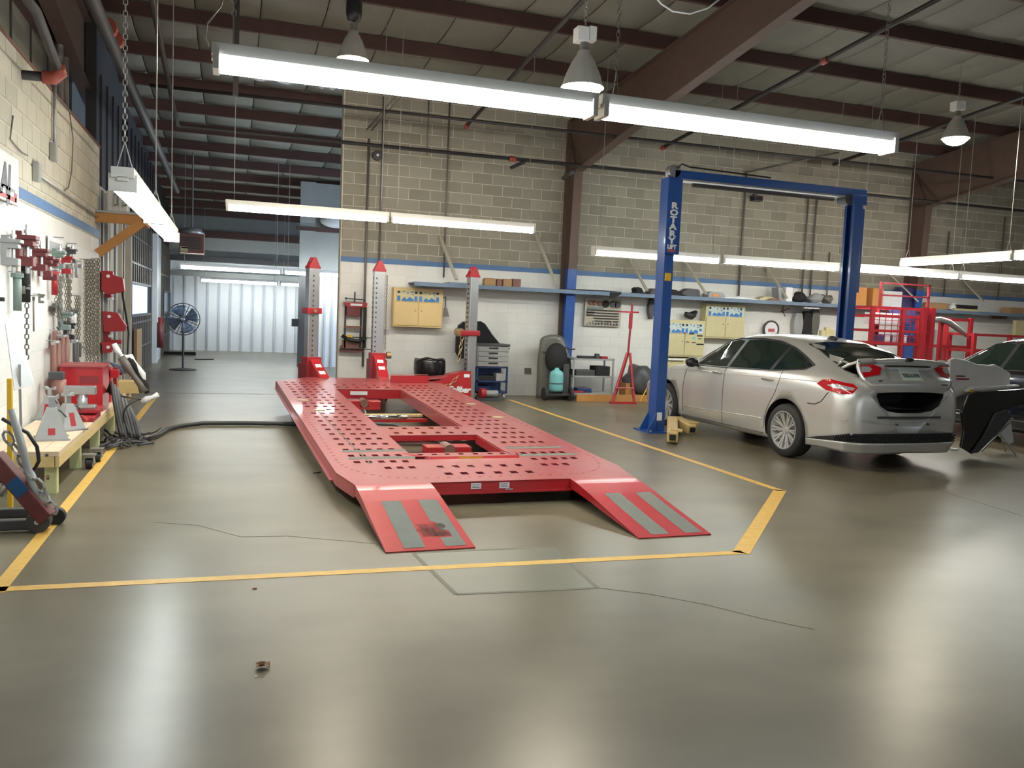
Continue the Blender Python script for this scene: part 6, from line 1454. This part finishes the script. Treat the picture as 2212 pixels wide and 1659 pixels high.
# timber bracket with jugs
t = T('timber_bracket', 'orange-brown timber bracket shelf jutting from the pier', 'shelf', (XL, 14.0, 2.8))
sx1 = P(318, 470, Y=14.0).x; zt_ = 2.86
MB().box(XL, sx1, 13.8, 14.5, zt_, zt_+.035).build('shelf_board', 'conl', t, bevel=.004); MB().box(XL, sx1-.02, 13.82, 13.87, zt_-.14, zt_).build('arm', 'woodo', t); MB().box(sx1-.06, sx1, 13.82, 14.48, zt_-.14, zt_).build('front_rail', 'woodo', t)
a, b = Vector((sx1-.04, 13.85, zt_-.09)), P(222, 548, Y=13.85); b.x = XL+.03; d = b-a; MB().cbox((a+b)/2, (.10, d.length, .12), d.to_track_quat('Y', 'Z').to_matrix()).build('brace', 'woodo', t)
for k, (px, w_) in enumerate(((247, .2), (266, .17))):
    a = P(px, 460, Y=14.1); g = MB().box(a.x-w_/2, a.x+w_/2, 14.0, 14.2, zt_+.035, zt_+.36)
    tt = T('plastic_jug', ['milky plastic jug on the timber bracket, left one', 'milky plastic jug on the timber bracket, right one'][k], 'jug', (a.x, 14.1, zt_+.035)); g.build('jug_body', 'plast', tt, bevel=.03)
    MB().cyl((a.x, 14.1, zt_+.36), (a.x, 14.1, zt_+.40), .03, n=12).build('cap', 'paper', tt); MB().tube([(a.x+.02, 13.98, zt_+.30), (a.x+.06, 13.94, zt_+.30), (a.x+.06, 13.94, zt_+.14), (a.x+.02, 13.98, zt_+.14)], .012, 6).build('jug_handle', 'conduit', tt)
# sign at the left edge
s0, s1 = P(38, 345, X=XW+.02), P(-40, 400, X=XW+.02); yA = P(38, 360, X=XW+.02).y; zA, zB = P(38, 345, X=XW+.02).z, P(38, 446, X=XW+.02).z
t = T('shop_sign', 'white rounded sign with grey letters and a red stripe at the left edge', 'sign', (XW, yA-.8, zB))
MB().box(XW, XW+.03, yA-1.6, yA, zB, zA+.0).build('panel', 'sign', t, bevel=.01)
text_mesh('AJ', .36, 'signgrey', t, (XW+.032, yA-.66, zA-.36), (0, 1, 0), (0, 0, 1), 'lettering', .002, .15)
MB().box(XW+.03, XW+.034, yA-.17, yA-.09, zA-.40, zA-.32).build('red_square', 'signred', t); MB().box(XW+.03, XW+.034, yA-1.5, yA-.12, zB+.02, zB+.06).build('red_stripe', 'signred', t); MB().box(XW+.03, XW+.034, yA-1.5, yA-.16, zB+.10, zB+.13).build('grey_line', 'steelp', t)
# papers, brochure holder
def quadpanel(name, m_, label, cat, corners, th=.01):
    g = MB(); g.v = [Vector(c) for c in corners]; g.face([0, 1, 2, 3]); return single(g, name, m_, label, cat, tuple(corners[0]), solid=th)
q = [P(x, y, Y=Y) for x, y, Y in ((10, 700, 7.3), (30, 690, 7.4), (73, 830, 7.3), (30, 845, 7.2))]
t = T('plastic_folder', 'leaning clear plastic folder with printed sheets at the left edge', 'folder', tuple(q[3]))
g = MB(); g.v = list(q); g.face([0, 1, 2, 3]); g.build('sheet', 'paper', t, solid=.012); MB().cyl((q[3].x+.05, q[3].y+.03, 0), (q[3].x+.03, q[3].y+.03, q[3].z+.2), .010, n=8).build('stand_post', 'steel', t)
for k, (u0, u1) in enumerate(((.15, .2), (.35, .38), (.48, .5), (.70, .72), (.78, .80))):
    L_ = lambda u: q[0].lerp(q[3], u); R__ = lambda u: q[1].lerp(q[2], u); a, b, c_, d_ = L_(u0).lerp(R__(u0), .2), L_(u0).lerp(R__(u0), .8), L_(u1).lerp(R__(u1), .8), L_(u1).lerp(R__(u1), .2)
    g = MB(); g.v = [v+Vector((.004, -.012, .004)) for v in (a, b, c_, d_)]; g.face([0, 1, 2, 3]); g.build('print_line', 'steel', t)
# bench --------------------------------------------------------
BX0, BX1, BY0, BY1, BZ = -1.86, -1.31, 7.62, 12.9, .36
t = T('work_bench', 'long low pine bench along the left wall', 'bench', ((BX0+BX1)/2, (BY0+BY1)/2, 0))
for k in range(4): MB().box(BX0+k*.1375+.002, BX0+(k+1)*.1375-.002, BY0, BY1, BZ-.04, BZ).build('top_board', 'ply', t, bevel=.003)
MB().box(BX0, BX1-.03, BY0, BY0+.035, BZ-.13, BZ-.04).build('end_apron', 'wood', t); MB().box(BX1-.035, BX1, BY0, BY1, BZ-.13, BZ-.04).build('front_apron', 'wood', t)
for k in range(3): MB().cyl((BX0+.14+.16*k, BY0-.004, BZ-.03), (BX0+.14+.16*k, BY0+.004, BZ-.03), .012, n=8).build('screw', 'dark', t)
for y in (7.62, 8.75, 9.95, 11.2, 12.6):
    for x in (BX0+.02, BX1-.115): MB().box(x, x+.09, y+.036, y+.126, 0, BZ-.13 if y < 12 else BZ-.04).build('leg', 'woodg', t, bevel=.003)
MB().cyl((BX1-.10, 7.653, .14), (BX1-.08, 7.657, .14), .018, n=8).build('knot', 'rust', t)
def onbench(px, py): return P(px, py, Z=BZ)
def jack_stand(label, px, py, s=1.0, rz=0, Y=None):
    p = onbench(px, py); p.x = max(p.x, -1.74); t = T('jack_stand', label, 'jack stand', tuple(p), rz)
    h, b, c_ = .25*s, .115*s, .035*s; g = MB()
    g.v = [Vector(v) for v in ((-b, -b, 0), (b, -b, 0), (b, b, 0), (-b, b, 0), (-c_, -c_, h), (c_, -c_, h), (c_, c_, h), (-c_, c_, h))]
    for q_ in ((0,1,5,4),(1,2,6,5),(2,3,7,6),(3,0,4,7),(4,5,6,7)): g.face(list(q_))
    g.build('pyramid_base', 'steelp', t, local=True, solid=.006)
    MB().box(-b-.01, b+.01, -b-.01, -b+.005, 0, .015).build('base_rim', 'steel', t, local=True); MB().box(-b-.01, b+.01, b-.005, b+.01, 0, .015).build('base_rim', 'steel', t, local=True)
    MB().box(-.022*s, .022*s, -.018, .018, h*.8, h*1.28).build('ratchet_bar', 'steel', t, local=True); MB().prism([(-.05*s, h*1.28), (.05*s, h*1.28), (.05*s, h*1.42), (.02*s, h*1.34), (-.02*s, h*1.34), (-.05*s, h*1.42)], .05, 'y', -.025).build('saddle', 'steelp', t, local=True)
    rot = Matrix.Rotation(R(18), 3, 'X'); MB().cbox((-.005, -b*.66-.004, h*.42), (.05*s, .004, .13*s), Matrix.Rotation(-R(18), 3, 'X')).build('red_label', 'redtool', t, local=True)
    MB().tube([(.02*s, -.02, h*.95), (.06*s, -.05, h*.9), (.10*s, -.05, h*.7)], .008, 6).build('lever', 'dark', t, local=True)
    return t
jack_stand('grey jack stand with a red label at the near end of the bench', 112, 948, 1.12, R(12))
jack_stand('pale grey jack stand behind the labelled one', 147, 928, 1.0, R(40))
jack_stand('grey jack stand farther back against the wall', 74, 905, .95, R(-15))
p = onbench(178, 905); t = T('bottle_jack', 'low red hydraulic jack with a galvanised clamp on top', 'jack', tuple(p))
MB().box(p.x-.14, p.x+.14, p.y-.25, p.y+.25, BZ, BZ+.05).build('jack_frame', 'redtool', t, bevel=.008); MB().box(p.x-.16, p.x+.16, p.y-.1, p.y+.3, BZ+.07, BZ+.11).build('jack_arm', 'redtool', t, bevel=.008)
MB().cyl((p.x, p.y, BZ+.05), (p.x, p.y, BZ+.26), .05, n=14).build('cylinder', 'steel', t, smooth=True); MB().cbox((p.x-.02, p.y, BZ+.30), (.30, .10, .09)).build('clamp_head', 'steel', t, bevel=.01); MB().cbox((p.x+.03, p.y, BZ+.13), (.20, .14, .04)).build('clamp_foot', 'steel', t, bevel=.01)
MB().tube([(p.x+.03, p.y-.24, BZ+.06), (p.x+.12, p.y-.45, BZ+.04)], .014, 6).build('handle', 'rackf', t)
a0, a1 = P(128, 792, Y=10.3), P(222, 866, Y=10.3); t = T('red_steel_box', 'large bright red steel box with an open top behind the jack stands', 'box', ((a0.x+a1.x)/2, 10.5, BZ))
for bx_ in ((a0.x, a1.x, 10.3, 10.32), (a0.x, a1.x, 10.78, 10.80)): MB().box(*bx_, BZ, a0.z).build('side', 'rackf', t)
for bx_ in ((a0.x, a0.x+.02, 10.32, 10.78), (a1.x-.02, a1.x, 10.32, 10.78)): MB().box(*bx_, BZ, a0.z).build('side', 'rackf', t)
MB().box(a0.x-.01, a1.x+.01, 10.28, 10.82, a0.z-.0, a0.z+.02).build('rim', 'rack', t); MB().box(a0.x+.2, a0.x+.4, 10.296, 10.30, a0.z-.18, a0.z-.10).build('slot', 'rackdk', t)
for k, (px, py, w_, lb) in enumerate(((226, 870, .14, 'red block standing right of the red steel box'), (240, 880, .12, 'narrow red upright behind the hanging hoses'))):
    a = P(px, py, Y=11.2+.4*k); single(MB().box(a.x-w_/2, a.x+w_/2, 11.2+.4*k, 11.4+.4*k, BZ, BZ+.42-.06*k).box(a.x-w_/2, a.x+w_*1.1, 11.2+.4*k, 11.3+.4*k, BZ+.30, BZ+.40), 'red_upright', 'rackf', lb, 'clamp', (a.x, 11.3, BZ), bevel=.01)
# grey clamp body standing left of the red box
a = P(113, 800, Y=10.0); a.x = max(a.x, -1.72); t = T('hydraulic_pump', 'dark brown pump body left of the red steel box', 'pump', (a.x, 10.0, BZ))
MB().cyl((a.x, 10.0, BZ), (a.x, 10.0, BZ+.38), .07, n=14).build('reservoir', 'rust', t, smooth=True); MB().box(a.x-.09, a.x+.05, 9.93, 10.07, BZ+.38, BZ+.46).build('valve_head', 'dark', t, bevel=.01); MB().tube([(a.x-.05, 10, BZ+.1), (a.x-.04, 9.7, BZ+.04)], .03, 8).build('arm', 'rust', t)
# wood off-cuts at the end, blue straps
a = P(275, 862, Y=12.3); single(MB().box(a.x-.12, a.x+.16, 12.3, 12.6, BZ, BZ+.16), 'plywood_box', 'wood', 'small plywood box at the far end of the bench', 'box', (a.x, 12.4, BZ), bevel=.005)
c = P(248, 790, Y=11.6); g = MB()
for k in range(5): g.tube([(c.x-.12+.02*k, 11.6+.03*k, c.z+.06-.01*k), (c.x, 11.62, c.z+.02-.02*k), (c.x+.14, 11.6-.02*k, c.z-.03-.015*k)], .009, 5)
single(g, 'blue_strap', 'shelf', 'tangle of blue-grey straps on top of the red block', 'strap', tuple(c))
# bent chrome part
for pts, rr, m_, lb in (([(246, 742), (254, 758), (262, 768), (272, 772), (282, 770), (290, 782), (300, 796), (308, 808), (312, 830)], .030, 'glovew', 'bent white-edged bumper strip leaning over the bench end'),
                        ([(280, 772), (290, 790), (300, 806), (306, 818), (314, 832), (318, 850)], .035, 'blackm', 'black rubber moulding beside the bent white strip'),
                        ([(306, 868), (318, 862), (330, 858), (342, 852)], .035, 'glovew', 'white hose nozzle sticking out over the floor'),
                        ([(262, 770), (275, 790), (290, 812), (305, 830), (312, 846)], .05, 'conduit', 'grey crumpled moulding under the white strip')):
    q = [P(x, y, Y=11.4) for x, y in pts]; single(MB().tube([tuple(p_) for p_ in q], [rr*(1+.3*math.sin(k*2.1)) for k in range(len(q))], 8), 'bumper_moulding' if 'nozzle' not in lb else 'hose_nozzle', m_, lb, 'moulding' if 'nozzle' not in lb else 'nozzle', tuple(q[0]), smooth=True)
# hoses draped over the bench end
rnd = random.Random(3)
for k in range(8):
    x0 = 240+k*5.0+rnd.uniform(-2, 2); xb = 262+k*6; yb = 952-rnd.uniform(0, 16); q = [P(x0-6, 846+k*4, Y=10.6), P(x0+2, 826+k*7, Y=10.5), P(x0+8, 868+k*3, Y=10.4), P((x0+xb)/2+4, 910, Y=10.35), P(xb, yb, Y=10.3)]
    pts = []
    for i in range(len(q)-1):
        for s_ in range(4): pts.append(q[i].lerp(q[i+1], s_/4))
    pts.append(q[-1]); pts = [Vector((p_.x, p_.y, max(.03, p_.z))) for p_ in pts]
    single(MB().tube(pts, .021, 7), 'draped_hose', 'hoseg' if k % 3 else 'hose', 'dark hose in the bundle draped over the bench end, '+['first', 'second', 'third', 'fourth', 'fifth', 'sixth', 'seventh', 'eighth'][k]+' from the left', 'hose', tuple(pts[-1]), group='hoses draped over the bench end', smooth=True)
c = P(312, 900, Y=10.3); single(MB().tube([c+Vector((.22*math.cos(a), .05*math.sin(a*2), .20*math.sin(a))) for a in [-.6-PI*k/12*1.25 for k in range(13)]]+[P(262, 856, Y=10.4)], .010, 6), 'air_line', 'hose', 'thin black air line looping out from the hose bundle', 'hose', tuple(c), smooth=True)
g = MB()
for k in range(26):
    p = P(232+rnd.uniform(0, 70), 950+rnd.uniform(-14, 16), Z=.02); g.tube([(p.x, p.y, .02), (p.x+rnd.uniform(-.15, .15), p.y+rnd.uniform(-.2, .2), .03+rnd.uniform(0, .06)), (p.x+rnd.uniform(-.2, .2), p.y+rnd.uniform(-.3, .3), .02)], .014, 5)
o = single(g, 'cable_heap', 'dark', 'low heap of dark chains and cables on the floor under the hoses', 'cable heap', tuple(P(262, 955, Z=0)), smooth=True); o['kind'] = 'stuff'
# casters on the floor beneath the bench
for k, (px, py) in enumerate(((193, 1012), (210, 998))):
    p = P(px, py, Z=0); t = T('loose_caster', ['nearer', 'farther'][k]+' loose swivel caster lying under the bench', 'caster', tuple(p))
    MB().cyl((p.x-.03, p.y, .05), (p.x+.03, p.y, .05), .05, n=16).build('wheel', 'black', t, bevel=.005); MB().prism([(p.x-.05, .05), (p.x-.04, .13), (p.x+.04, .13), (p.x+.05, .05), (p.x+.036, .05), (p.x+.034, .11), (p.x-.034, .11), (p.x-.036, .05)], .07, 'y', p.y-.035).build('fork', 'steel', t); MB().box(p.x-.06, p.x+.06, p.y-.05, p.y+.05, .13, .14).build('plate', 'steel', t)
# porta-power stand at the lower left corner
t = T('hydraulic_puller', 'red and black wheeled chain puller with a tall maroon post at the left edge', 'puller', (-1.45, 6.5, 0))
a = P(4, 520, Y=6.6); MB().box(-1.68, -1.60, 6.5, 6.62, .10, P(4, 520, Y=6.55).z).build('post', 'maroon', t, bevel=.006)
zz = P(4, 640, Y=6.55).z; g = MB().box(-1.66, -1.585, 6.46, 6.50, zz-.12, zz+.12); g.build('post_clamp', 'dark', t, bevel=.01); MB().cyl((-1.58, 6.48, zz-.02), (-1.44, 6.48, zz-.02), .014, n=8).build('pin', 'dark', t)
A0, A1 = P(-14, 985, Y=6.5), P(104, 1120, Y=6.4); d = A1-A0; rot = d.to_track_quat('Y', 'Z').to_matrix()
MB().cbox((A0+A1)/2, (.10, d.length, .11), rot).build('pull_beam', 'maroon', t, bevel=.01)
MB().cbox(A0.lerp(A1, .5)+Vector((-.005, -.052, .0)), (.006, d.length*.22, .085), rot) if False else None
up_ = Vector((0, -1, 0)); c_ = A0.lerp(A1, .47); g = MB().cbox(c_+Vector((0, -.058, 0)), (.085, .10, .004), Matrix((d.normalized(), Vector((0, 0, 1)).cross(d.normalized()).normalized(), Vector((0, -1, 0)))).transposed()) if False else None
n_ = rot @ Vector((0, 0, 1)); sd = rot @ Vector((1, 0, 0)); dirv = d.normalized(); q = [c_-dirv*.06-Vector((0, .058, 0))+n_*.05, c_+dirv*.06-Vector((0, .058, 0))+n_*.05, c_+dirv*.06-Vector((0, .058, 0))-n_*.05, c_-dirv*.06-Vector((0, .058, 0))-n_*.05]
g = MB(); g.v = q; g.face([0, 1, 2, 3]); g.face([3, 2, 1, 0]); g.build('blue_sticker', 'toolblue', t)
g = links(MB(), [A0+n_*.10+Vector((.0, 0, .10)), A0.lerp(A1, .35)+n_*.12, A0.lerp(A1, .7)+n_*.10, A1+n_*.06], .030, .010, 8); g.build('pull_chain', 'steel', t)
MB().tube([A0+n_*.16+Vector((0, 0, .22)), A0.lerp(A1, .2)+n_*.17, A0.lerp(A1, .55)+n_*.07, A1+n_*.0], .026, 8).build('ram_rod', 'steelp', t, smooth=True)
b0, b1 = P(-20, 1136, Y=6.5), P(108, 1136, Y=6.5)
MB().box(-2.0, b1.x-.02, 6.42, 6.50, .015, .085).build('base_rail', 'dark', t, bevel=.01); MB().box(-2.0, b1.x-.12, 6.78, 6.84, .015, .085).build('base_rail', 'dark', t, bevel=.01); MB().box(-1.75, -1.68, 6.42, 6.84, .03, .10).build('cross_rail', 'dark', t)
MB().cyl((b1.x-.06, 6.40, .07), (b1.x-.06, 6.52, .07), .075, n=20).build('pivot_end', 'dark', t, bevel=.006); MB().cyl((b1.x-.06, 6.39, .075), (b1.x-.06, 6.40, .075), .018, n=10).build('bolt', 'chrome', t)
w_ = P(122, 1096, Y=6.62); MB().cyl((w_.x, 6.60, .06), (w_.x, 6.66, .06), .06, n=22).build('wheel', 'rubber', t, bevel=.006)
MB().tube([P(6, 905, Y=6.55), P(28, 918, Y=6.5), P(60, 935, Y=6.5), P(80, 965, Y=6.5), P(84, 995, Y=6.55), P(74, 1015, Y=6.6), P(40, 1030, Y=6.6), P(0, 1040, Y=6.6)], .013, 7).build('air_hose', 'hose', t, smooth=True)
MB().cyl(P(0, 1070, Y=6.45), P(20, 1040, Y=6.45), .022, n=10).build('handle', 'steel', t, smooth=True)
a, b = P(14, 818, Y=7.1), P(26, 985, Y=7.1); single(MB().box(a.x, b.x+.0, 7.1, 7.14, 0.0, a.z), 'yellow_post', 'toolyel', 'yellow steel upright standing at the near end of the bench', 'post', ((a.x+b.x)/2, 7.12, 0), bevel=.004)
single(MB().box(-1.72, -1.62, 6.9, 7.0, 0, .10), 'yellow_block', 'toolyel', 'small yellow block low at the left edge', 'block', (-1.67, 6.95, 0), bevel=.005)
p = P(300, 800, Y=19.5); single(MB().box(XL+.02, XL+.08, 18.9, 19.9, .0, 1.0), 'leaning_board', 'card', 'brown board leaning against the ribbed door under the bright window', 'board', (XL+.05, 19.4, 0))
p = P(338, 700, X=XL+.1); t = T('fire_extinguisher', 'dark red extinguisher on the white post between the two ribbed doors', 'extinguisher', (XL+.16, 23.7, .5))
MB().cyl((XL+.17, 23.6, .40), (XL+.17, 23.6, 1.05), .09, n=14).build('cylinder', 'maroon', t, smooth=True); MB().cyl((XL+.17, 23.6, 1.05), (XL+.17, 23.6, 1.18), .05, n=10).build('valve', 'redtool', t)
# leaf and scraps on the open floor
p = P(568, 1443, Z=0); g = MB().grid(lambda u, v: (p.x-.03+.06*u, p.y-.02+.05*v, .006+.012*math.sin(4*u)*math.cos(5*v)+.01), 5, 4); single(g, 'dry_leaf', 'leaf', 'small curled brown leaf on the empty floor in the foreground', 'leaf', (p.x, p.y, 0), solid=.002)
p = P(553, 1462, Z=0); single(MB().box(p.x-.006, p.x+.006, p.y-.004, p.y+.004, 0, .003), 'floor_scrap', 'paper', 'tiny white scrap just below the brown leaf', 'scrap', (p.x, p.y, 0))
p = P(685, 1023, Z=0); single(MB().tube([(p.x-.04, p.y, .006), (p.x, p.y+.01, .006), (p.x+.04, p.y+.05, .006)], .005, 5), 'floor_bolt', 'black', 'small black pin on the floor left of the rack', 'pin', (p.x, p.y, 0))
p = P(550, 1272, Z=0); single(MB().box(p.x-.012, p.x+.012, p.y-.006, p.y+.006, 0, .006), 'floor_chip', 'leaf', 'tiny brown chip on the floor near the front yellow line', 'chip', (p.x, p.y, 0))
bpy.context.view_layer.update()
